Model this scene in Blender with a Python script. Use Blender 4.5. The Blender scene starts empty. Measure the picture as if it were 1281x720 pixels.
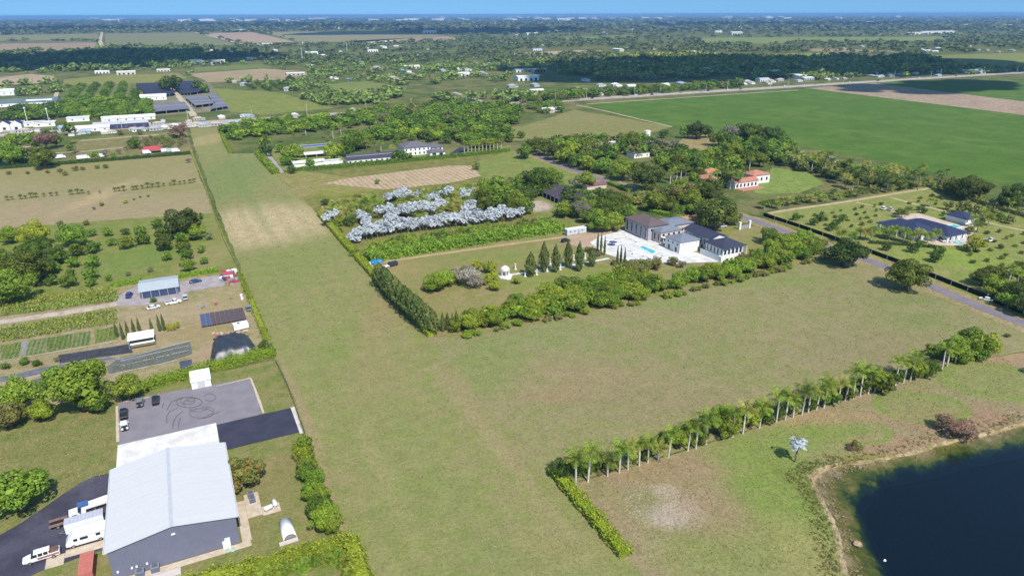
import bpy, bmesh, math, random
import numpy as np
from mathutils import Vector, Matrix, Euler

# ------------------------------------------------------------------ camera, sky, sun, exposure
SCN = bpy.context.scene
COL = SCN.collection
W0, H0 = 1281.0, 720.0
FPX, CAMH, HORIZ, ROLL, YAW = 865.0, 100.0, 18.0, math.radians(0.18), math.radians(26.0)
PITCH = math.atan((H0 / 2 - HORIZ) / FPX)
cam_data = bpy.data.cameras.new("camera")
cam = bpy.data.objects.new("camera", cam_data)
COL.objects.link(cam)
cam.location = (0, 0, CAMH)
cam_data.sensor_fit = 'HORIZONTAL'
cam_data.sensor_width = 36.0
cam_data.lens = 36.0 * FPX / W0
cam_data.clip_start = 0.5
cam_data.clip_end = 400000
_fwd = Vector((math.sin(YAW) * math.cos(PITCH), math.cos(YAW) * math.cos(PITCH), -math.sin(PITCH)))
_q = _fwd.to_track_quat('-Z', 'Y').to_matrix() @ Matrix.Rotation(-ROLL, 3, 'Z')
cam.rotation_euler = _q.to_euler()
SCN.camera = cam

SUN_EL = 50.0
world = bpy.data.worlds.new("World")
SCN.world = world
world.use_nodes = True
wt = world.node_tree
for n in list(wt.nodes):
    wt.nodes.remove(n)
sky = wt.nodes.new('ShaderNodeTexSky')
sky.sky_type = 'NISHITA'
sky.sun_disc = False
sky.sun_elevation = math.radians(SUN_EL)
sky.sun_rotation = math.radians(180)
sky.altitude = 100
sky.air_density = 1.0
sky.dust_density = 0.0
sky.ozone_density = 3.0
tint = wt.nodes.new('ShaderNodeMixRGB')
tint.blend_type = 'MULTIPLY'
tint.inputs[0].default_value = 1.0
tint.inputs[2].default_value = (0.88, 1.16, 1.12, 1)
bg = wt.nodes.new('ShaderNodeBackground')
bg.inputs[1].default_value = 0.12
wo = wt.nodes.new('ShaderNodeOutputWorld')
# clear deep blue air right down to the horizon: the dome is read a little higher than it stands, all the way round
tcw = wt.nodes.new('ShaderNodeTexCoord')
lift = wt.nodes.new('ShaderNodeVectorMath')
lift.operation = 'ADD'
lift.inputs[1].default_value = (0, 0, 0.34)
nrmz = wt.nodes.new('ShaderNodeVectorMath')
nrmz.operation = 'NORMALIZE'
wt.links.new(tcw.outputs['Generated'], lift.inputs[0])
wt.links.new(lift.outputs[0], nrmz.inputs[0])
wt.links.new(nrmz.outputs[0], sky.inputs[0])
wt.links.new(sky.outputs[0], tint.inputs[1])
wt.links.new(tint.outputs[0], bg.inputs[0])
wt.links.new(bg.outputs[0], wo.inputs[0])

sun_data = bpy.data.lights.new("sun", 'SUN')
sun_data.energy = 4.0
sun_data.angle = math.radians(0.5)
sun_data.color = (1.0, 0.95, 0.86)
sun = bpy.data.objects.new("sun", sun_data)
COL.objects.link(sun)
sun.location = (0, -200, 300)
sun.rotation_euler = Vector((0.0, math.cos(math.radians(SUN_EL)), -math.sin(math.radians(SUN_EL)))).to_track_quat('-Z', 'Y').to_euler()

SCN.view_settings.view_transform = 'Standard'
SCN.view_settings.look = 'None'
SCN.view_settings.gamma = 1.0
SCN.view_settings.exposure = 0.56
SCN.view_settings.use_curve_mapping = False
SCN.render.engine = 'CYCLES'
SCN.cycles.use_denoising = True
SCN.cycles.max_bounces = 5
SCN.cycles.diffuse_bounces = 2
SCN.cycles.glossy_bounces = 2
SCN.cycles.transparent_max_bounces = 6
SCN.cycles.volume_bounces = 0

# ------------------------------------------------------------------ photo pixel -> place on the ground (x = east, y = north)
_cp, _sp, _cr, _sr = math.cos(PITCH), math.sin(PITCH), math.cos(ROLL), math.sin(ROLL)
_cy, _sy = math.cos(YAW), math.sin(YAW)

def G(x, y, z=0.0):
    u, v = (x - W0 / 2) / FPX, (y - H0 / 2) / FPX
    u, v = u * _cr + v * _sr, -u * _sr + v * _cr
    d = v * _cp + _sp
    k = (CAMH - z) / d
    X, Y = k * u, k * (_cp - v * _sp)
    return Vector((X * _cy + Y * _sy, -X * _sy + Y * _cy, z))

def GA(a):                                   # numpy version, rows of (px, py)
    a = np.asarray(a, float)
    u, v = (a[:, 0] - W0 / 2) / FPX, (a[:, 1] - H0 / 2) / FPX
    u, v = u * _cr + v * _sr, -u * _sr + v * _cr
    d = v * _cp + _sp
    X, Y = CAMH * u / d, CAMH * (_cp - v * _sp) / d
    return np.stack([X * _cy + Y * _sy, -X * _sy + Y * _cy], 1)

def PX(p):                                   # place -> photo pixel (used only to order and name things)
    x, y, z = p
    X, Y = x * _cy - y * _sy, x * _sy + y * _cy
    zz = Y * _cp + (CAMH - z) * _sp
    if zz < 1:
        return (-9999, 9999)
    v, u = ((CAMH - z) * _cp - Y * _sp) / zz, X / zz
    return (W0 / 2 + FPX * u, H0 / 2 + FPX * v)

def MPP(p):                                  # metres per photo pixel at a place
    x, y = p[0], p[1]
    return ((x * _sy + y * _cy) * _cp + CAMH * _sp) / FPX

def Q(e, n, z=0.0):                          # survey units -> metres
    return Vector((e * 4 / 3, n * 4 / 3, z))

# ------------------------------------------------------------------ mesh and object helpers
class MB:
    def __init__(s):
        s.v, s.f, s.m = [], [], []

    def add(s, vs, fs, m=0):
        o = len(s.v)
        s.v += [tuple(v) for v in vs]
        s.f += [tuple(i + o for i in f) for f in fs]
        s.m += [m] * len(fs)
        return s

    def box(s, x0, x1, y0, y1, z0, z1, m=0):
        return s.add([(x0, y0, z0), (x1, y0, z0), (x1, y1, z0), (x0, y1, z0), (x0, y0, z1), (x1, y0, z1), (x1, y1, z1), (x0, y1, z1)],
                     [(3, 2, 1, 0), (4, 5, 6, 7), (0, 1, 5, 4), (1, 2, 6, 5), (2, 3, 7, 6), (3, 0, 4, 7)], m)

    def tube(s, pts, rads, k=6, m=0, cap=True):
        pts = [Vector(p) for p in pts]
        n = len(pts)
        vs, fs = [], []
        for i, p in enumerate(pts):
            d = (pts[min(i + 1, n - 1)] - pts[max(i - 1, 0)]).normalized()
            a = d.cross(Vector((0, 0, 1)))
            if a.length < 1e-3:
                a = Vector((1, 0, 0))
            a.normalize()
            b = a.cross(d).normalized()
            for j in range(k):
                t = 2 * math.pi * j / k
                vs.append(p + (a * math.cos(t) + b * math.sin(t)) * rads[i])
        for i in range(n - 1):
            for j in range(k):
                fs.append((i * k + j, i * k + (j + 1) % k, (i + 1) * k + (j + 1) % k, (i + 1) * k + j))
        if cap:
            fs.append(tuple(range(k - 1, -1, -1)))
            fs.append(tuple((n - 1) * k + j for j in range(k)))
        return s.add(vs, fs, m)

    def cyl(s, c, r, z0, z1, k=10, m=0, r1=None):
        r1 = r if r1 is None else r1
        vs = [(c[0] + r * math.cos(2 * math.pi * j / k), c[1] + r * math.sin(2 * math.pi * j / k), z0) for j in range(k)]
        vs += [(c[0] + r1 * math.cos(2 * math.pi * j / k), c[1] + r1 * math.sin(2 * math.pi * j / k), z1) for j in range(k)]
        fs = [(j, (j + 1) % k, k + (j + 1) % k, k + j) for j in range(k)] + [tuple(range(k - 1, -1, -1)), tuple(range(k, 2 * k))]
        return s.add(vs, fs, m)

    def wheel(s, c, r, w, k=12, m=0):        # axle along local y
        vs = []
        for sy, rr in ((-w / 2, r * .86), (-w / 2 * .7, r), (w / 2 * .7, r), (w / 2, r * .86)):
            vs += [(c[0] + rr * math.cos(2 * math.pi * j / k), c[1] + sy, c[2] + rr * math.sin(2 * math.pi * j / k)) for j in range(k)]
        fs = [(i * k + j, i * k + (j + 1) % k, (i + 1) * k + (j + 1) % k, (i + 1) * k + j) for i in range(3) for j in range(k)]
        fs += [tuple(range(k - 1, -1, -1)), tuple(range(3 * k, 4 * k))]
        return s.add(vs, fs, m)

    def loft(s, secs, m=0):                  # secs: (x, half width, z bottom, z shoulder, z top, top half width)
        vs, fs = [], []
        for x, hw, z0, z1, z2, tw in secs:
            vs += [(x, -hw * .9, z0), (x, hw * .9, z0), (x, hw, z0 + (z1 - z0) * .3), (x, hw, z1), (x, tw, z2), (x, -tw, z2), (x, -hw, z1), (x, -hw, z0 + (z1 - z0) * .3)]
        for i in range(len(secs) - 1):
            for j in range(8):
                fs.append((i * 8 + j, (i + 1) * 8 + j, (i + 1) * 8 + (j + 1) % 8, i * 8 + (j + 1) % 8))
        L = (len(secs) - 1) * 8
        fs += [tuple(range(8)), tuple(L + j for j in range(7, -1, -1))]
        return s.add(vs, fs, m)

    def mesh(s, name, mats, smooth=False):
        me = bpy.data.meshes.new(name)
        me.from_pydata(s.v, [], s.f)
        for m in (mats if isinstance(mats, (list, tuple)) else [mats]):
            me.materials.append(m)
        if any(s.m):
            me.polygons.foreach_set('material_index', s.m)
        if smooth:
            me.polygons.foreach_set('use_smooth', [True] * len(me.polygons))
        bm = bmesh.new(); bm.from_mesh(me)
        bmesh.ops.recalc_face_normals(bm, faces=bm.faces)
        bm.to_mesh(me); bm.free()
        me.update()
        return me

def quad_mesh(name, V, mat, per=4):          # V: (n*per, 3) array, each run of per verts is one face
    V = np.asarray(V, np.float32).reshape(-1, 3)
    n = len(V) // per
    me = bpy.data.meshes.new(name)
    me.vertices.add(len(V)); me.vertices.foreach_set('co', V.ravel())
    me.loops.add(len(V)); me.loops.foreach_set('vertex_index', np.arange(len(V), dtype=np.int32))
    me.polygons.add(n)
    me.polygons.foreach_set('loop_start', np.arange(0, n * per, per, dtype=np.int32))
    me.update(calc_edges=True)
    me.materials.append(mat)
    return me

def obj(name, data, loc=(0, 0, 0), rot=0.0, scale=(1, 1, 1), parent=None):
    o = bpy.data.objects.new(name, data)
    COL.objects.link(o)
    o.location = loc
    o.rotation_euler = rot if isinstance(rot, (tuple, Euler)) else (0, 0, rot)
    o.scale = scale if not isinstance(scale, (int, float)) else (scale,) * 3
    if parent:
        o.parent = parent
    return o

THINGS = []

def tag(o, label, cat, group=None, order=None):
    o['label'] = label
    o['category'] = cat
    if group:
        o['group'] = group
    THINGS.append((o, order))
    return o

def thing(name, label, cat, loc, rot=0.0, group=None, order=None, scale=1.0):
    return tag(obj(name, None, loc, rot, scale), label, cat, group, order)

def struct(name, me, label=None, loc=(0, 0, 0)):
    o = obj(name, me, loc)
    o['kind'] = 'structure'
    if label:
        o['label'] = label
    return o

def stuff(name, me, label, parent=None):
    o = obj(name, me, parent=parent)
    o['kind'] = 'stuff'
    if label and not parent:
        o['label'] = label
    return o

# ------------------------------------------------------------------ materials
def sock(t, typ, ins=None, **at):
    n = t.nodes.new(typ)
    for k, v in at.items():
        setattr(n, k, v)
    for k, v in (ins or {}).items():
        s = n.inputs[k]
        if isinstance(v, bpy.types.NodeSocket):
            t.links.new(v, s)
        else:
            if isinstance(v, (tuple, list)) and len(v) == 3 and s.type == 'RGBA':
                v = (*v, 1)
            s.default_value = v
    return n

def new_mat(name):
    m = bpy.data.materials.new(name)
    m.use_nodes = True
    t = m.node_tree
    for n in list(t.nodes):
        t.nodes.remove(n)
    out = t.nodes.new('ShaderNodeOutputMaterial')
    return m, t, out

def mix(t, f, a, b, mode='MIX'):
    return sock(t, 'ShaderNodeMixRGB', {0: f, 1: a, 2: b}, blend_type=mode).outputs[0]

def mth(t, op, a, b=0.0, c=0.0, clamp=False):
    return sock(t, 'ShaderNodeMath', {0: a, 1: b, 2: c}, operation=op, use_clamp=clamp).outputs[0]

def smooth(t, v, lo, hi, a=0.0, b=1.0):
    return sock(t, 'ShaderNodeMapRange', {0: v, 1: lo, 2: hi, 3: a, 4: b}, interpolation_type='SMOOTHSTEP').outputs[0]

def noise(t, vec, scale, detail=4, rough=0.55):
    return sock(t, 'ShaderNodeTexNoise', {'Vector': vec, 'Scale': scale, 'Detail': detail, 'Roughness': rough}).outputs[0]

def gray(t, v):
    return sock(t, 'ShaderNodeCombineColor', {0: v, 1: v, 2: v}).outputs[0]

def bsdf(t, out, col, rough=0.8, spec=0.3, metal=0.0, **kw):
    b = sock(t, 'ShaderNodeBsdfPrincipled', {'Base Color': col, 'Roughness': rough, 'Specular IOR Level': spec, 'Metallic': metal, **kw})
    t.links.new(b.outputs[0], out.inputs[0])
    return b

_MC = {}
def paint(name, col, rough=0.5, spec=0.4, metal=0.0, var=0.08, scale=1.5):
    """plain painted or built surface with faint mottling of its own colour"""
    if name in _MC:
        return _MC[name]
    m, t, out = new_mat(name)
    p = sock(t, 'ShaderNodeNewGeometry').outputs['Position']
    n = noise(t, p, scale, 4)
    v = smooth(t, n, 0.25, 0.75, 1 - var, 1 + var)
    c = mix(t, 1.0, tuple(col), gray(t, v), 'MULTIPLY')
    bsdf(t, out, c, rough, spec, metal)
    _MC[name] = m
    return m

def field_mat(name, a, b, c, big=45.0, mid=9.0, fine=1.3, patches=(), stripes=None, fv=0.22, seed=0.0, midlo=.42, midhi=.62):
    """mown grass / soil: three colours of turf mixed by noise, stripes along the rows, and shaped patches of other turf
    patches: (px, py, half width, half height in px, colour, strength, softness, ring)"""
    m, t, out = new_mat(name)
    pos = sock(t, 'ShaderNodeNewGeometry').outputs['Position']
    pp = sock(t, 'ShaderNodeVectorMath', {0: pos, 1: (seed, seed * .7, 0)}, operation='ADD').outputs[0]
    n1 = noise(t, pp, 1 / big, 4)
    col = mix(t, smooth(t, n1, 0.36, 0.64), tuple(a), tuple(b))
    n2 = noise(t, pp, 1 / mid, 5, 0.65)
    col = mix(t, smooth(t, n2, midlo, midhi), col, tuple(c))
    if patches:
        w1 = sock(t, 'ShaderNodeTexNoise', {'Vector': pos, 'Scale': 1 / 14.0, 'Detail': 4.0}).outputs['Color']
        w2 = sock(t, 'ShaderNodeVectorMath', {0: w1, 1: (0.5, 0.5, 0.5)}, operation='SUBTRACT').outputs[0]
        for (x, y, hw, hh, pc, st, soft, ring) in patches:
            g = G(x, y)
            hx = hw * MPP(g)
            hy = (G(x, y - hh) - G(x, y + hh)).length / 2
            wrp = sock(t, 'ShaderNodeVectorMath', {0: w2, 'Scale': 0.7 * min(hx, hy, 30)}, operation='SCALE').outputs[0]
            q = sock(t, 'ShaderNodeVectorMath', {0: pos, 1: wrp}, operation='ADD').outputs[0]
            q = sock(t, 'ShaderNodeMapping', {'Vector': q, 'Location': g, 'Rotation': (0, 0, 0.0 if hh > 2.4 * hw else -YAW), 'Scale': (hx, hy, 1e5)}, vector_type='TEXTURE').outputs[0]
            d = sock(t, 'ShaderNodeVectorMath', {0: q}, operation='LENGTH').outputs['Value']
            if ring:
                d = mth(t, 'ABSOLUTE', mth(t, 'SUBTRACT', d, 0.85))
                f = smooth(t, d, ring, 0.0, 0.0, st)
            else:
                f = smooth(t, d, 1 - soft, 1 + soft, st, 0.0)
            f = mth(t, 'MULTIPLY', f, smooth(t, n2, 0.25, 0.6, 0.55, 1.0))
            col = mix(t, f, col, tuple(pc))
    if stripes:
        ax, wid, amt, scol = stripes
        xyz = sock(t, 'ShaderNodeSeparateXYZ', {0: pos})
        co = xyz.outputs[ax]
        co = mth(t, 'ADD', co, mth(t, 'MULTIPLY', n2, wid * .35))
        s = mth(t, 'SINE', mth(t, 'MULTIPLY', co, 2 * math.pi / wid))
        f = smooth(t, s, -0.3, 0.5, 0.0, amt)
        col = mix(t, f, col, tuple(scol))
    n3 = noise(t, pos, 1 / fine, 3, 0.7)
    n4 = noise(t, pos, 1 / (fine * 5), 3, 0.7)
    n5 = noise(t, pos, 1 / (fine * .32), 2, 0.8)
    v = mth(t, 'ADD', smooth(t, n3, 0.3, 0.7, 1 - fv, 1 + fv), smooth(t, n4, 0.3, 0.7, -fv * .5, fv * .5))
    v = mth(t, 'ADD', v, smooth(t, n5, 0.3, 0.7, -fv * 1.1, fv * 1.1))
    col = mix(t, 1.0, col, gray(t, v), 'MULTIPLY')
    b = bsdf(t, out, col, 0.95, 0.1)
    bump = sock(t, 'ShaderNodeBump', {'Strength': 0.35, 'Distance': 0.25, 'Height': n3})
    t.links.new(bump.outputs[0], b.inputs['Normal'])
    return m

def leaf_mat(name, lo, hi, transl=0.22, hue=0.02, val=0.22, tipcol=None, tipamt=0.0):
    if name in _MC:
        return _MC[name]
    m, t, out = new_mat(name)
    r = sock(t, 'ShaderNodeNewGeometry').outputs['Random Per Island']
    ob = sock(t, 'ShaderNodeObjectInfo').outputs['Random']
    c = mix(t, r, tuple(lo), tuple(hi))
    if tipcol:
        c = mix(t, mth(t, 'GREATER_THAN', mth(t, 'FRACT', mth(t, 'MULTIPLY', r, 37.0)), 1 - tipamt), c, tuple(tipcol))
    hv = sock(t, 'ShaderNodeHueSaturation', {'Hue': smooth(t, ob, 0, 1, 0.5 - hue, 0.5 + hue), 'Saturation': 1.0,
              'Value': mth(t, 'ADD', 1 - val, mth(t, 'MULTIPLY', mth(t, 'FRACT', mth(t, 'MULTIPLY', ob, 7.3)), 2 * val)), 'Color': c}).outputs[0]
    b = sock(t, 'ShaderNodeBsdfPrincipled', {'Base Color': hv, 'Roughness': 0.65, 'Specular IOR Level': 0.12})
    tr = sock(t, 'ShaderNodeBsdfTranslucent', {0: hv})
    mx = sock(t, 'ShaderNodeMixShader', {0: transl, 1: b.outputs[0], 2: tr.outputs[0]})
    t.links.new(mx.outputs[0], out.inputs[0])
    _MC[name] = m
    return m

def asphalt_mat(name, a, b, spots=0.15, scale=0.25, fine=2.0):
    m, t, out = new_mat(name)
    p = sock(t, 'ShaderNodeNewGeometry').outputs['Position']
    n = noise(t, p, scale, 5, 0.6)
    c = mix(t, smooth(t, n, 0.35, 0.68), tuple(a), tuple(b))
    n2 = noise(t, p, fine, 4, 0.7)
    c = mix(t, 1.0, c, gray(t, smooth(t, n2, 0.25, 0.75, 1 - spots, 1 + spots)), 'MULTIPLY')
    bsdf(t, out, c, 0.85, 0.25)
    return m

def roof_mat(name, col, axis=0, pitch=0.6, var=0.1, rough=0.5, metal=0.0, spec=0.35, depth=0.35):
    """standing seams, tiles or shingle courses: relief and faint tone per course on a roof plane"""
    m, t, out = new_mat(name)
    p = sock(t, 'ShaderNodeNewGeometry').outputs['Position']
    xyz = sock(t, 'ShaderNodeSeparateXYZ', {0: p})
    s = mth(t, 'FRACT', mth(t, 'DIVIDE', xyz.outputs[axis], pitch))
    seam = smooth(t, s, 0.0, 0.12)
    cell = sock(t, 'ShaderNodeTexWhiteNoise', {'W': mth(t, 'FLOOR', mth(t, 'DIVIDE', xyz.outputs[axis], pitch))}, noise_dimensions='1D').outputs[0]
    n = noise(t, p, 0.5, 4)
    v = mth(t, 'ADD', smooth(t, n, 0.25, 0.75, 1 - var, 1 + var * .5), mth(t, 'MULTIPLY', mth(t, 'SUBTRACT', cell, 0.5), var))
    c = mix(t, 1.0, tuple(col), gray(t, v), 'MULTIPLY')
    b = bsdf(t, out, c, rough, spec, metal)
    bump = sock(t, 'ShaderNodeBump', {'Strength': depth, 'Distance': 0.05, 'Height': seam})
    t.links.new(bump.outputs[0], b.inputs['Normal'])
    return m
# ------------------------------------------------------------------ the ground, fields, water, roads and pavings
def S(r, g, b, k=1.62):
    """albedo of a surface that shows as this sRGB colour in full sun"""
    f = lambda c: (c / 255 / 12.92 if c / 255 <= 0.04045 else ((c / 255 + 0.055) / 1.055) ** 2.4) / k
    return tuple(min(0.8, f(c) * m) for c, m in zip((r, g, b), (1.07, 0.98, 1.0)))

RNG = random.Random(11)
_lv = [0]
def LVL(level):
    """every ground sheet lies on its own height"""
    _lv[0] += 1
    return 0.02 * level + 0.00012 * _lv[0]


def jitter_ring(pts, step, amp, rng):
    out = []
    n = len(pts)
    for i in range(n):
        a, b = pts[i], pts[(i + 1) % n]
        L = (b - a).length
        k = max(1, min(60, int(L / step)))
        nx = Vector((-(b - a).y, (b - a).x, 0)).normalized() if L > 0 else Vector((0, 0, 0))
        for j in range(k):
            p = a.lerp(b, j / k)
            if j:
                p = p + nx * rng.uniform(-amp, amp)
            out.append(p)
    return out

def sheet(name, px, level, mat, jit=0.5, step=4.0, world=False, label=None, z=None):
    zz = LVL(level) if z is None else z
    pts = [Vector(p) if world else G(*p) for p in px]
    pts = jitter_ring(pts, step, jit, RNG) if jit else pts
    me = bpy.data.meshes.new(name)
    me.from_pydata([(p.x, p.y, zz) for p in pts], [], [tuple(range(len(pts)))])
    me.materials.append(mat)
    if me.polygons[0].normal.z < 0:
        me.flip_normals()
    me.update()
    return struct(name, me, label)

def rect(name, e0, e1, n0, n1, level, mat, jit=0.0, label=None):
    return sheet(name, [Q(e0, n0), Q(e1, n0), Q(e1, n1), Q(e0, n1)], level, mat, jit, world=True, label=label)

def ribbon_mesh(name, pts, width, z, mat, jit=0.0, crown=0.0):
    pts = [Vector(p) for p in pts]
    dense = []
    for a, b in zip(pts, pts[1:]):
        k = max(1, min(40, int((b - a).length / 6)))
        dense += [a.lerp(b, j / k) for j in range(k)]
    dense.append(pts[-1])
    mb = MB()
    vs, fs = [], []
    n = len(dense)
    for i, p in enumerate(dense):
        d = (dense[min(i + 1, n - 1)] - dense[max(i - 1, 0)])
        d.z = 0
        d.normalize()
        s = Vector((-d.y, d.x, 0))
        w = width / 2
        for k in (1, 0, -1):
            q = p + s * (k * (w + RNG.uniform(-jit, jit)))
            vs.append((q.x, q.y, z + (crown if k == 0 else 0)))
    for i in range(n - 1):
        for k in (0, 1):
            fs.append((i * 3 + k, i * 3 + k + 1, (i + 1) * 3 + k + 1, (i + 1) * 3 + k))
    return mb.add(vs, fs).mesh(name, mat)

def ribbon(name, px, width, level, mat, jit=0.0, crown=0.0, world=False, label=None, z=None):
    pts = [Vector(p) if world else G(*p) for p in px]
    return struct(name, ribbon_mesh(name, pts, width, LVL(level) if z is None else z, mat, jit, crown), label)

# pond outline, outer bank and the edge where the bottom drops away
POND = [((1281, 533), (1281, 549)), ((1240, 543), (1242, 556)), ((1180, 556), (1200, 565)), ((1130, 570), (1150, 577)), ((1080, 579), (1112, 584)),
        ((1050, 581), (1098, 587)), ((1030, 586), (1096, 594)), ((1018, 592), (1091, 603)), ((1013, 600), (1077, 610)), ((1018, 612), (1070, 622)),
        ((1027, 628), (1073, 640)), ((1036, 645), (1079, 655)), ((1043, 662), (1086, 672)), ((1047, 680), (1094, 690)), ((1050, 700), (1104, 708)),
        ((1056, 718), (1114, 725)), ((1065, 735), (1125, 745)), ((1100, 800), (1150, 795)), ((1200, 850), (1220, 830)), ((1400, 800), (1380, 780)),
        ((1480, 650), (1440, 660)), ((1420, 540), (1390, 562)), ((1340, 526), (1335, 545))]
def dense_ring(ps, k):
    """closed Catmull-Rom through the points"""
    out, n = [], len(ps)
    for i in range(n):
        p0, p1, p2, p3 = ps[i - 1], ps[i], ps[(i + 1) % n], ps[(i + 2) % n]
        for j in range(k):
            t = j / k
            out.append(0.5 * ((2 * p1) + (p2 - p0) * t + (2 * p0 - 5 * p1 + 4 * p2 - p3) * t * t + (3 * p1 - p0 - 3 * p2 + p3) * t ** 3))
    return out
_ro = dense_ring([G(*a) for a, b in POND], 4)
_ri = dense_ring([G(*b) for a, b in POND], 4)
_rr = random.Random(5)
_ro = [p + Vector((_rr.uniform(-.25, .25), _rr.uniform(-.25, .25), 0)) for p in _ro]
NP = len(_ro)

# base ground: near field split round the pond, then a wide ring to the horizon
_x0, _x1, _y0, _y1, _F = -900.0, 2200.0, -300.0, 2600.0, 90000.0
ig = max(range(NP), key=lambda i: _ro[i].y)          # northmost
il = min(range(NP), key=lambda i: _ro[i].y)          # southmost
idx = lambda a, b: [(a + k) % NP for k in range(((b - a) % NP) + 1)]
gv = [(p.x, p.y, 0) for p in _ro]
nb = len(gv)
gv += [(_x0, _y0, 0), (_ro[il].x, _y0, 0), (_x1, _y0, 0), (_x1, _y1, 0), (_ro[ig].x, _y1, 0), (_x0, _y1, 0)]
side1, side2 = idx(ig, il), idx(il, ig)
if sum(_ro[i].x for i in side1) / len(side1) > sum(_ro[i].x for i in side2) / len(side2):
    west, east = side2[::-1], side1[::-1]              # each from north to south / south to north
    west = idx(il, ig)[::-1]
    east = idx(ig, il)[::-1]
else:
    west, east = side1, side2
gf = [tuple([nb + 0, nb + 1] + west[::-1] + [nb + 4, nb + 5]), tuple([nb + 1, nb + 2, nb + 3, nb + 4] + east[::-1])]
nf = len(gv)
xs, ys = [-_F, _x0, _x1, _F], [-_F, _y0, _y1, _F]
for yy in ys:
    for xx in xs:
        gv.append((xx, yy, 0))
for j in range(3):
    for i in range(3):
        if (i, j) != (1, 1):
            a = nf + j * 4 + i
            gf.append((a, a + 1, a + 5, a + 4))
base_m = field_mat("rough_green_ground", S(112, 128, 66), S(138, 136, 88), S(92, 112, 55), big=160, mid=30, fine=2.5)
gme = bpy.data.meshes.new("ground")
gme.from_pydata(gv, [], gf)
gme.materials.append(base_m)
bm = bmesh.new(); bm.from_mesh(gme)
for f in bm.faces:
    if f.normal.z < 0:
        f.normal_flip()
bm.to_mesh(gme); bm.free()
struct("ground", gme, "flat rough green land running out to the horizon")

# pond bed and water
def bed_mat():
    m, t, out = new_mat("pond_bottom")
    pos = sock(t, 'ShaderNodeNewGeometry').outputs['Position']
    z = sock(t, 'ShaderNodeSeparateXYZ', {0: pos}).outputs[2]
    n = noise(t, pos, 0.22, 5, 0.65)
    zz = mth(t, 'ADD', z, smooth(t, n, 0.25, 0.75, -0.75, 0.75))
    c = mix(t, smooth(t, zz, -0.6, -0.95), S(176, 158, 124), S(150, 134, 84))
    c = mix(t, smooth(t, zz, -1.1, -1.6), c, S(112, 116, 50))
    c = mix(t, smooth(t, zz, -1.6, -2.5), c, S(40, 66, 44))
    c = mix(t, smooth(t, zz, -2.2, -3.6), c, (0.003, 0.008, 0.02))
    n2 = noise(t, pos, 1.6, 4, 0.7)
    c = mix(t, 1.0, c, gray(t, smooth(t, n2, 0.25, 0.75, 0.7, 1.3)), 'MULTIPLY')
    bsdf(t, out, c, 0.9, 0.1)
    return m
cen = sum(_ri, Vector()) / NP
rings = [(0.0, 0.0), (0.07, -0.6), (0.16, -0.85), (0.5, -1.25), (0.8, -1.7), (1.0, -2.3)]
bv, bf = [], []
for t_, z_ in rings:
    for a, b in zip(_ro, _ri):
        p = a.lerp(b, t_)
        w = 0.0 if t_ in (0.0,) else _rr.uniform(-.12, .12)
        bv.append((p.x, p.y, z_ + w))
for a in _ri:
    p = a.lerp(cen, 0.16); bv.append((p.x, p.y, -4.4))
for r in range(len(rings)):
    for i in range(NP):
        j = (i + 1) % NP
        bf.append((r * NP + i, r * NP + j, (r + 1) * NP + j, (r + 1) * NP + i))
bf.append(tuple(len(rings) * NP + i for i in range(NP)))
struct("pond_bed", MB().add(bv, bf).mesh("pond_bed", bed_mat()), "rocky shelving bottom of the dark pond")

def water_mat():
    m, t, out = new_mat("pond_water")
    pos = sock(t, 'ShaderNodeNewGeometry').outputs['Position']
    n = noise(t, pos, 0.9, 4)
    bump = sock(t, 'ShaderNodeBump', {'Strength': 0.12, 'Distance': 0.1, 'Height': n}).outputs[0]
    fr = sock(t, 'ShaderNodeFresnel', {'IOR': 1.28, 'Normal': bump}).outputs[0]
    gl = sock(t, 'ShaderNodeBsdfGlossy', {'Color': (1, 1, 1, 1), 'Roughness': 0.06, 'Normal': bump}).outputs[0]
    tr = sock(t, 'ShaderNodeBsdfTransparent', {0: (0.78, 0.86, 0.84, 1)}).outputs[0]
    mx = sock(t, 'ShaderNodeMixShader', {0: fr, 1: tr, 2: gl}).outputs[0]
    t.links.new(mx, out.inputs[0])
    return m
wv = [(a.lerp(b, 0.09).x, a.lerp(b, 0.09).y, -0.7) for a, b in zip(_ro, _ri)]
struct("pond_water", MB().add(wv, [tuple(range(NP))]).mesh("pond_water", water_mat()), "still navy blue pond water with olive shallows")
# pale worn lip round the bank
lip_m = field_mat("pale_bank_soil", S(196, 182, 146), S(172, 158, 118), S(150, 142, 92), big=9, mid=3, fine=.7)
lv, lf = [], []
for i in range(NP):
    d = (_ri[i] - _ro[i]).normalized()
    for k, (o, z_) in enumerate(((0.6, -0.3), (0.15, 0.1), (-0.35, 0.16), (-0.85, 0.05))):
        p = _ro[i] + d * (o + _rr.uniform(-.15, .15))
        lv.append((p.x, p.y, z_))
for i in range(NP):
    j = (i + 1) % NP
    for k in range(3):
        lf.append((i * 4 + k, j * 4 + k, j * 4 + k + 1, i * 4 + k + 1))
struct("bank", MB().add(lv, lf).mesh("bank", lip_m), "pale worn earth lip round the pond")

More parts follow.
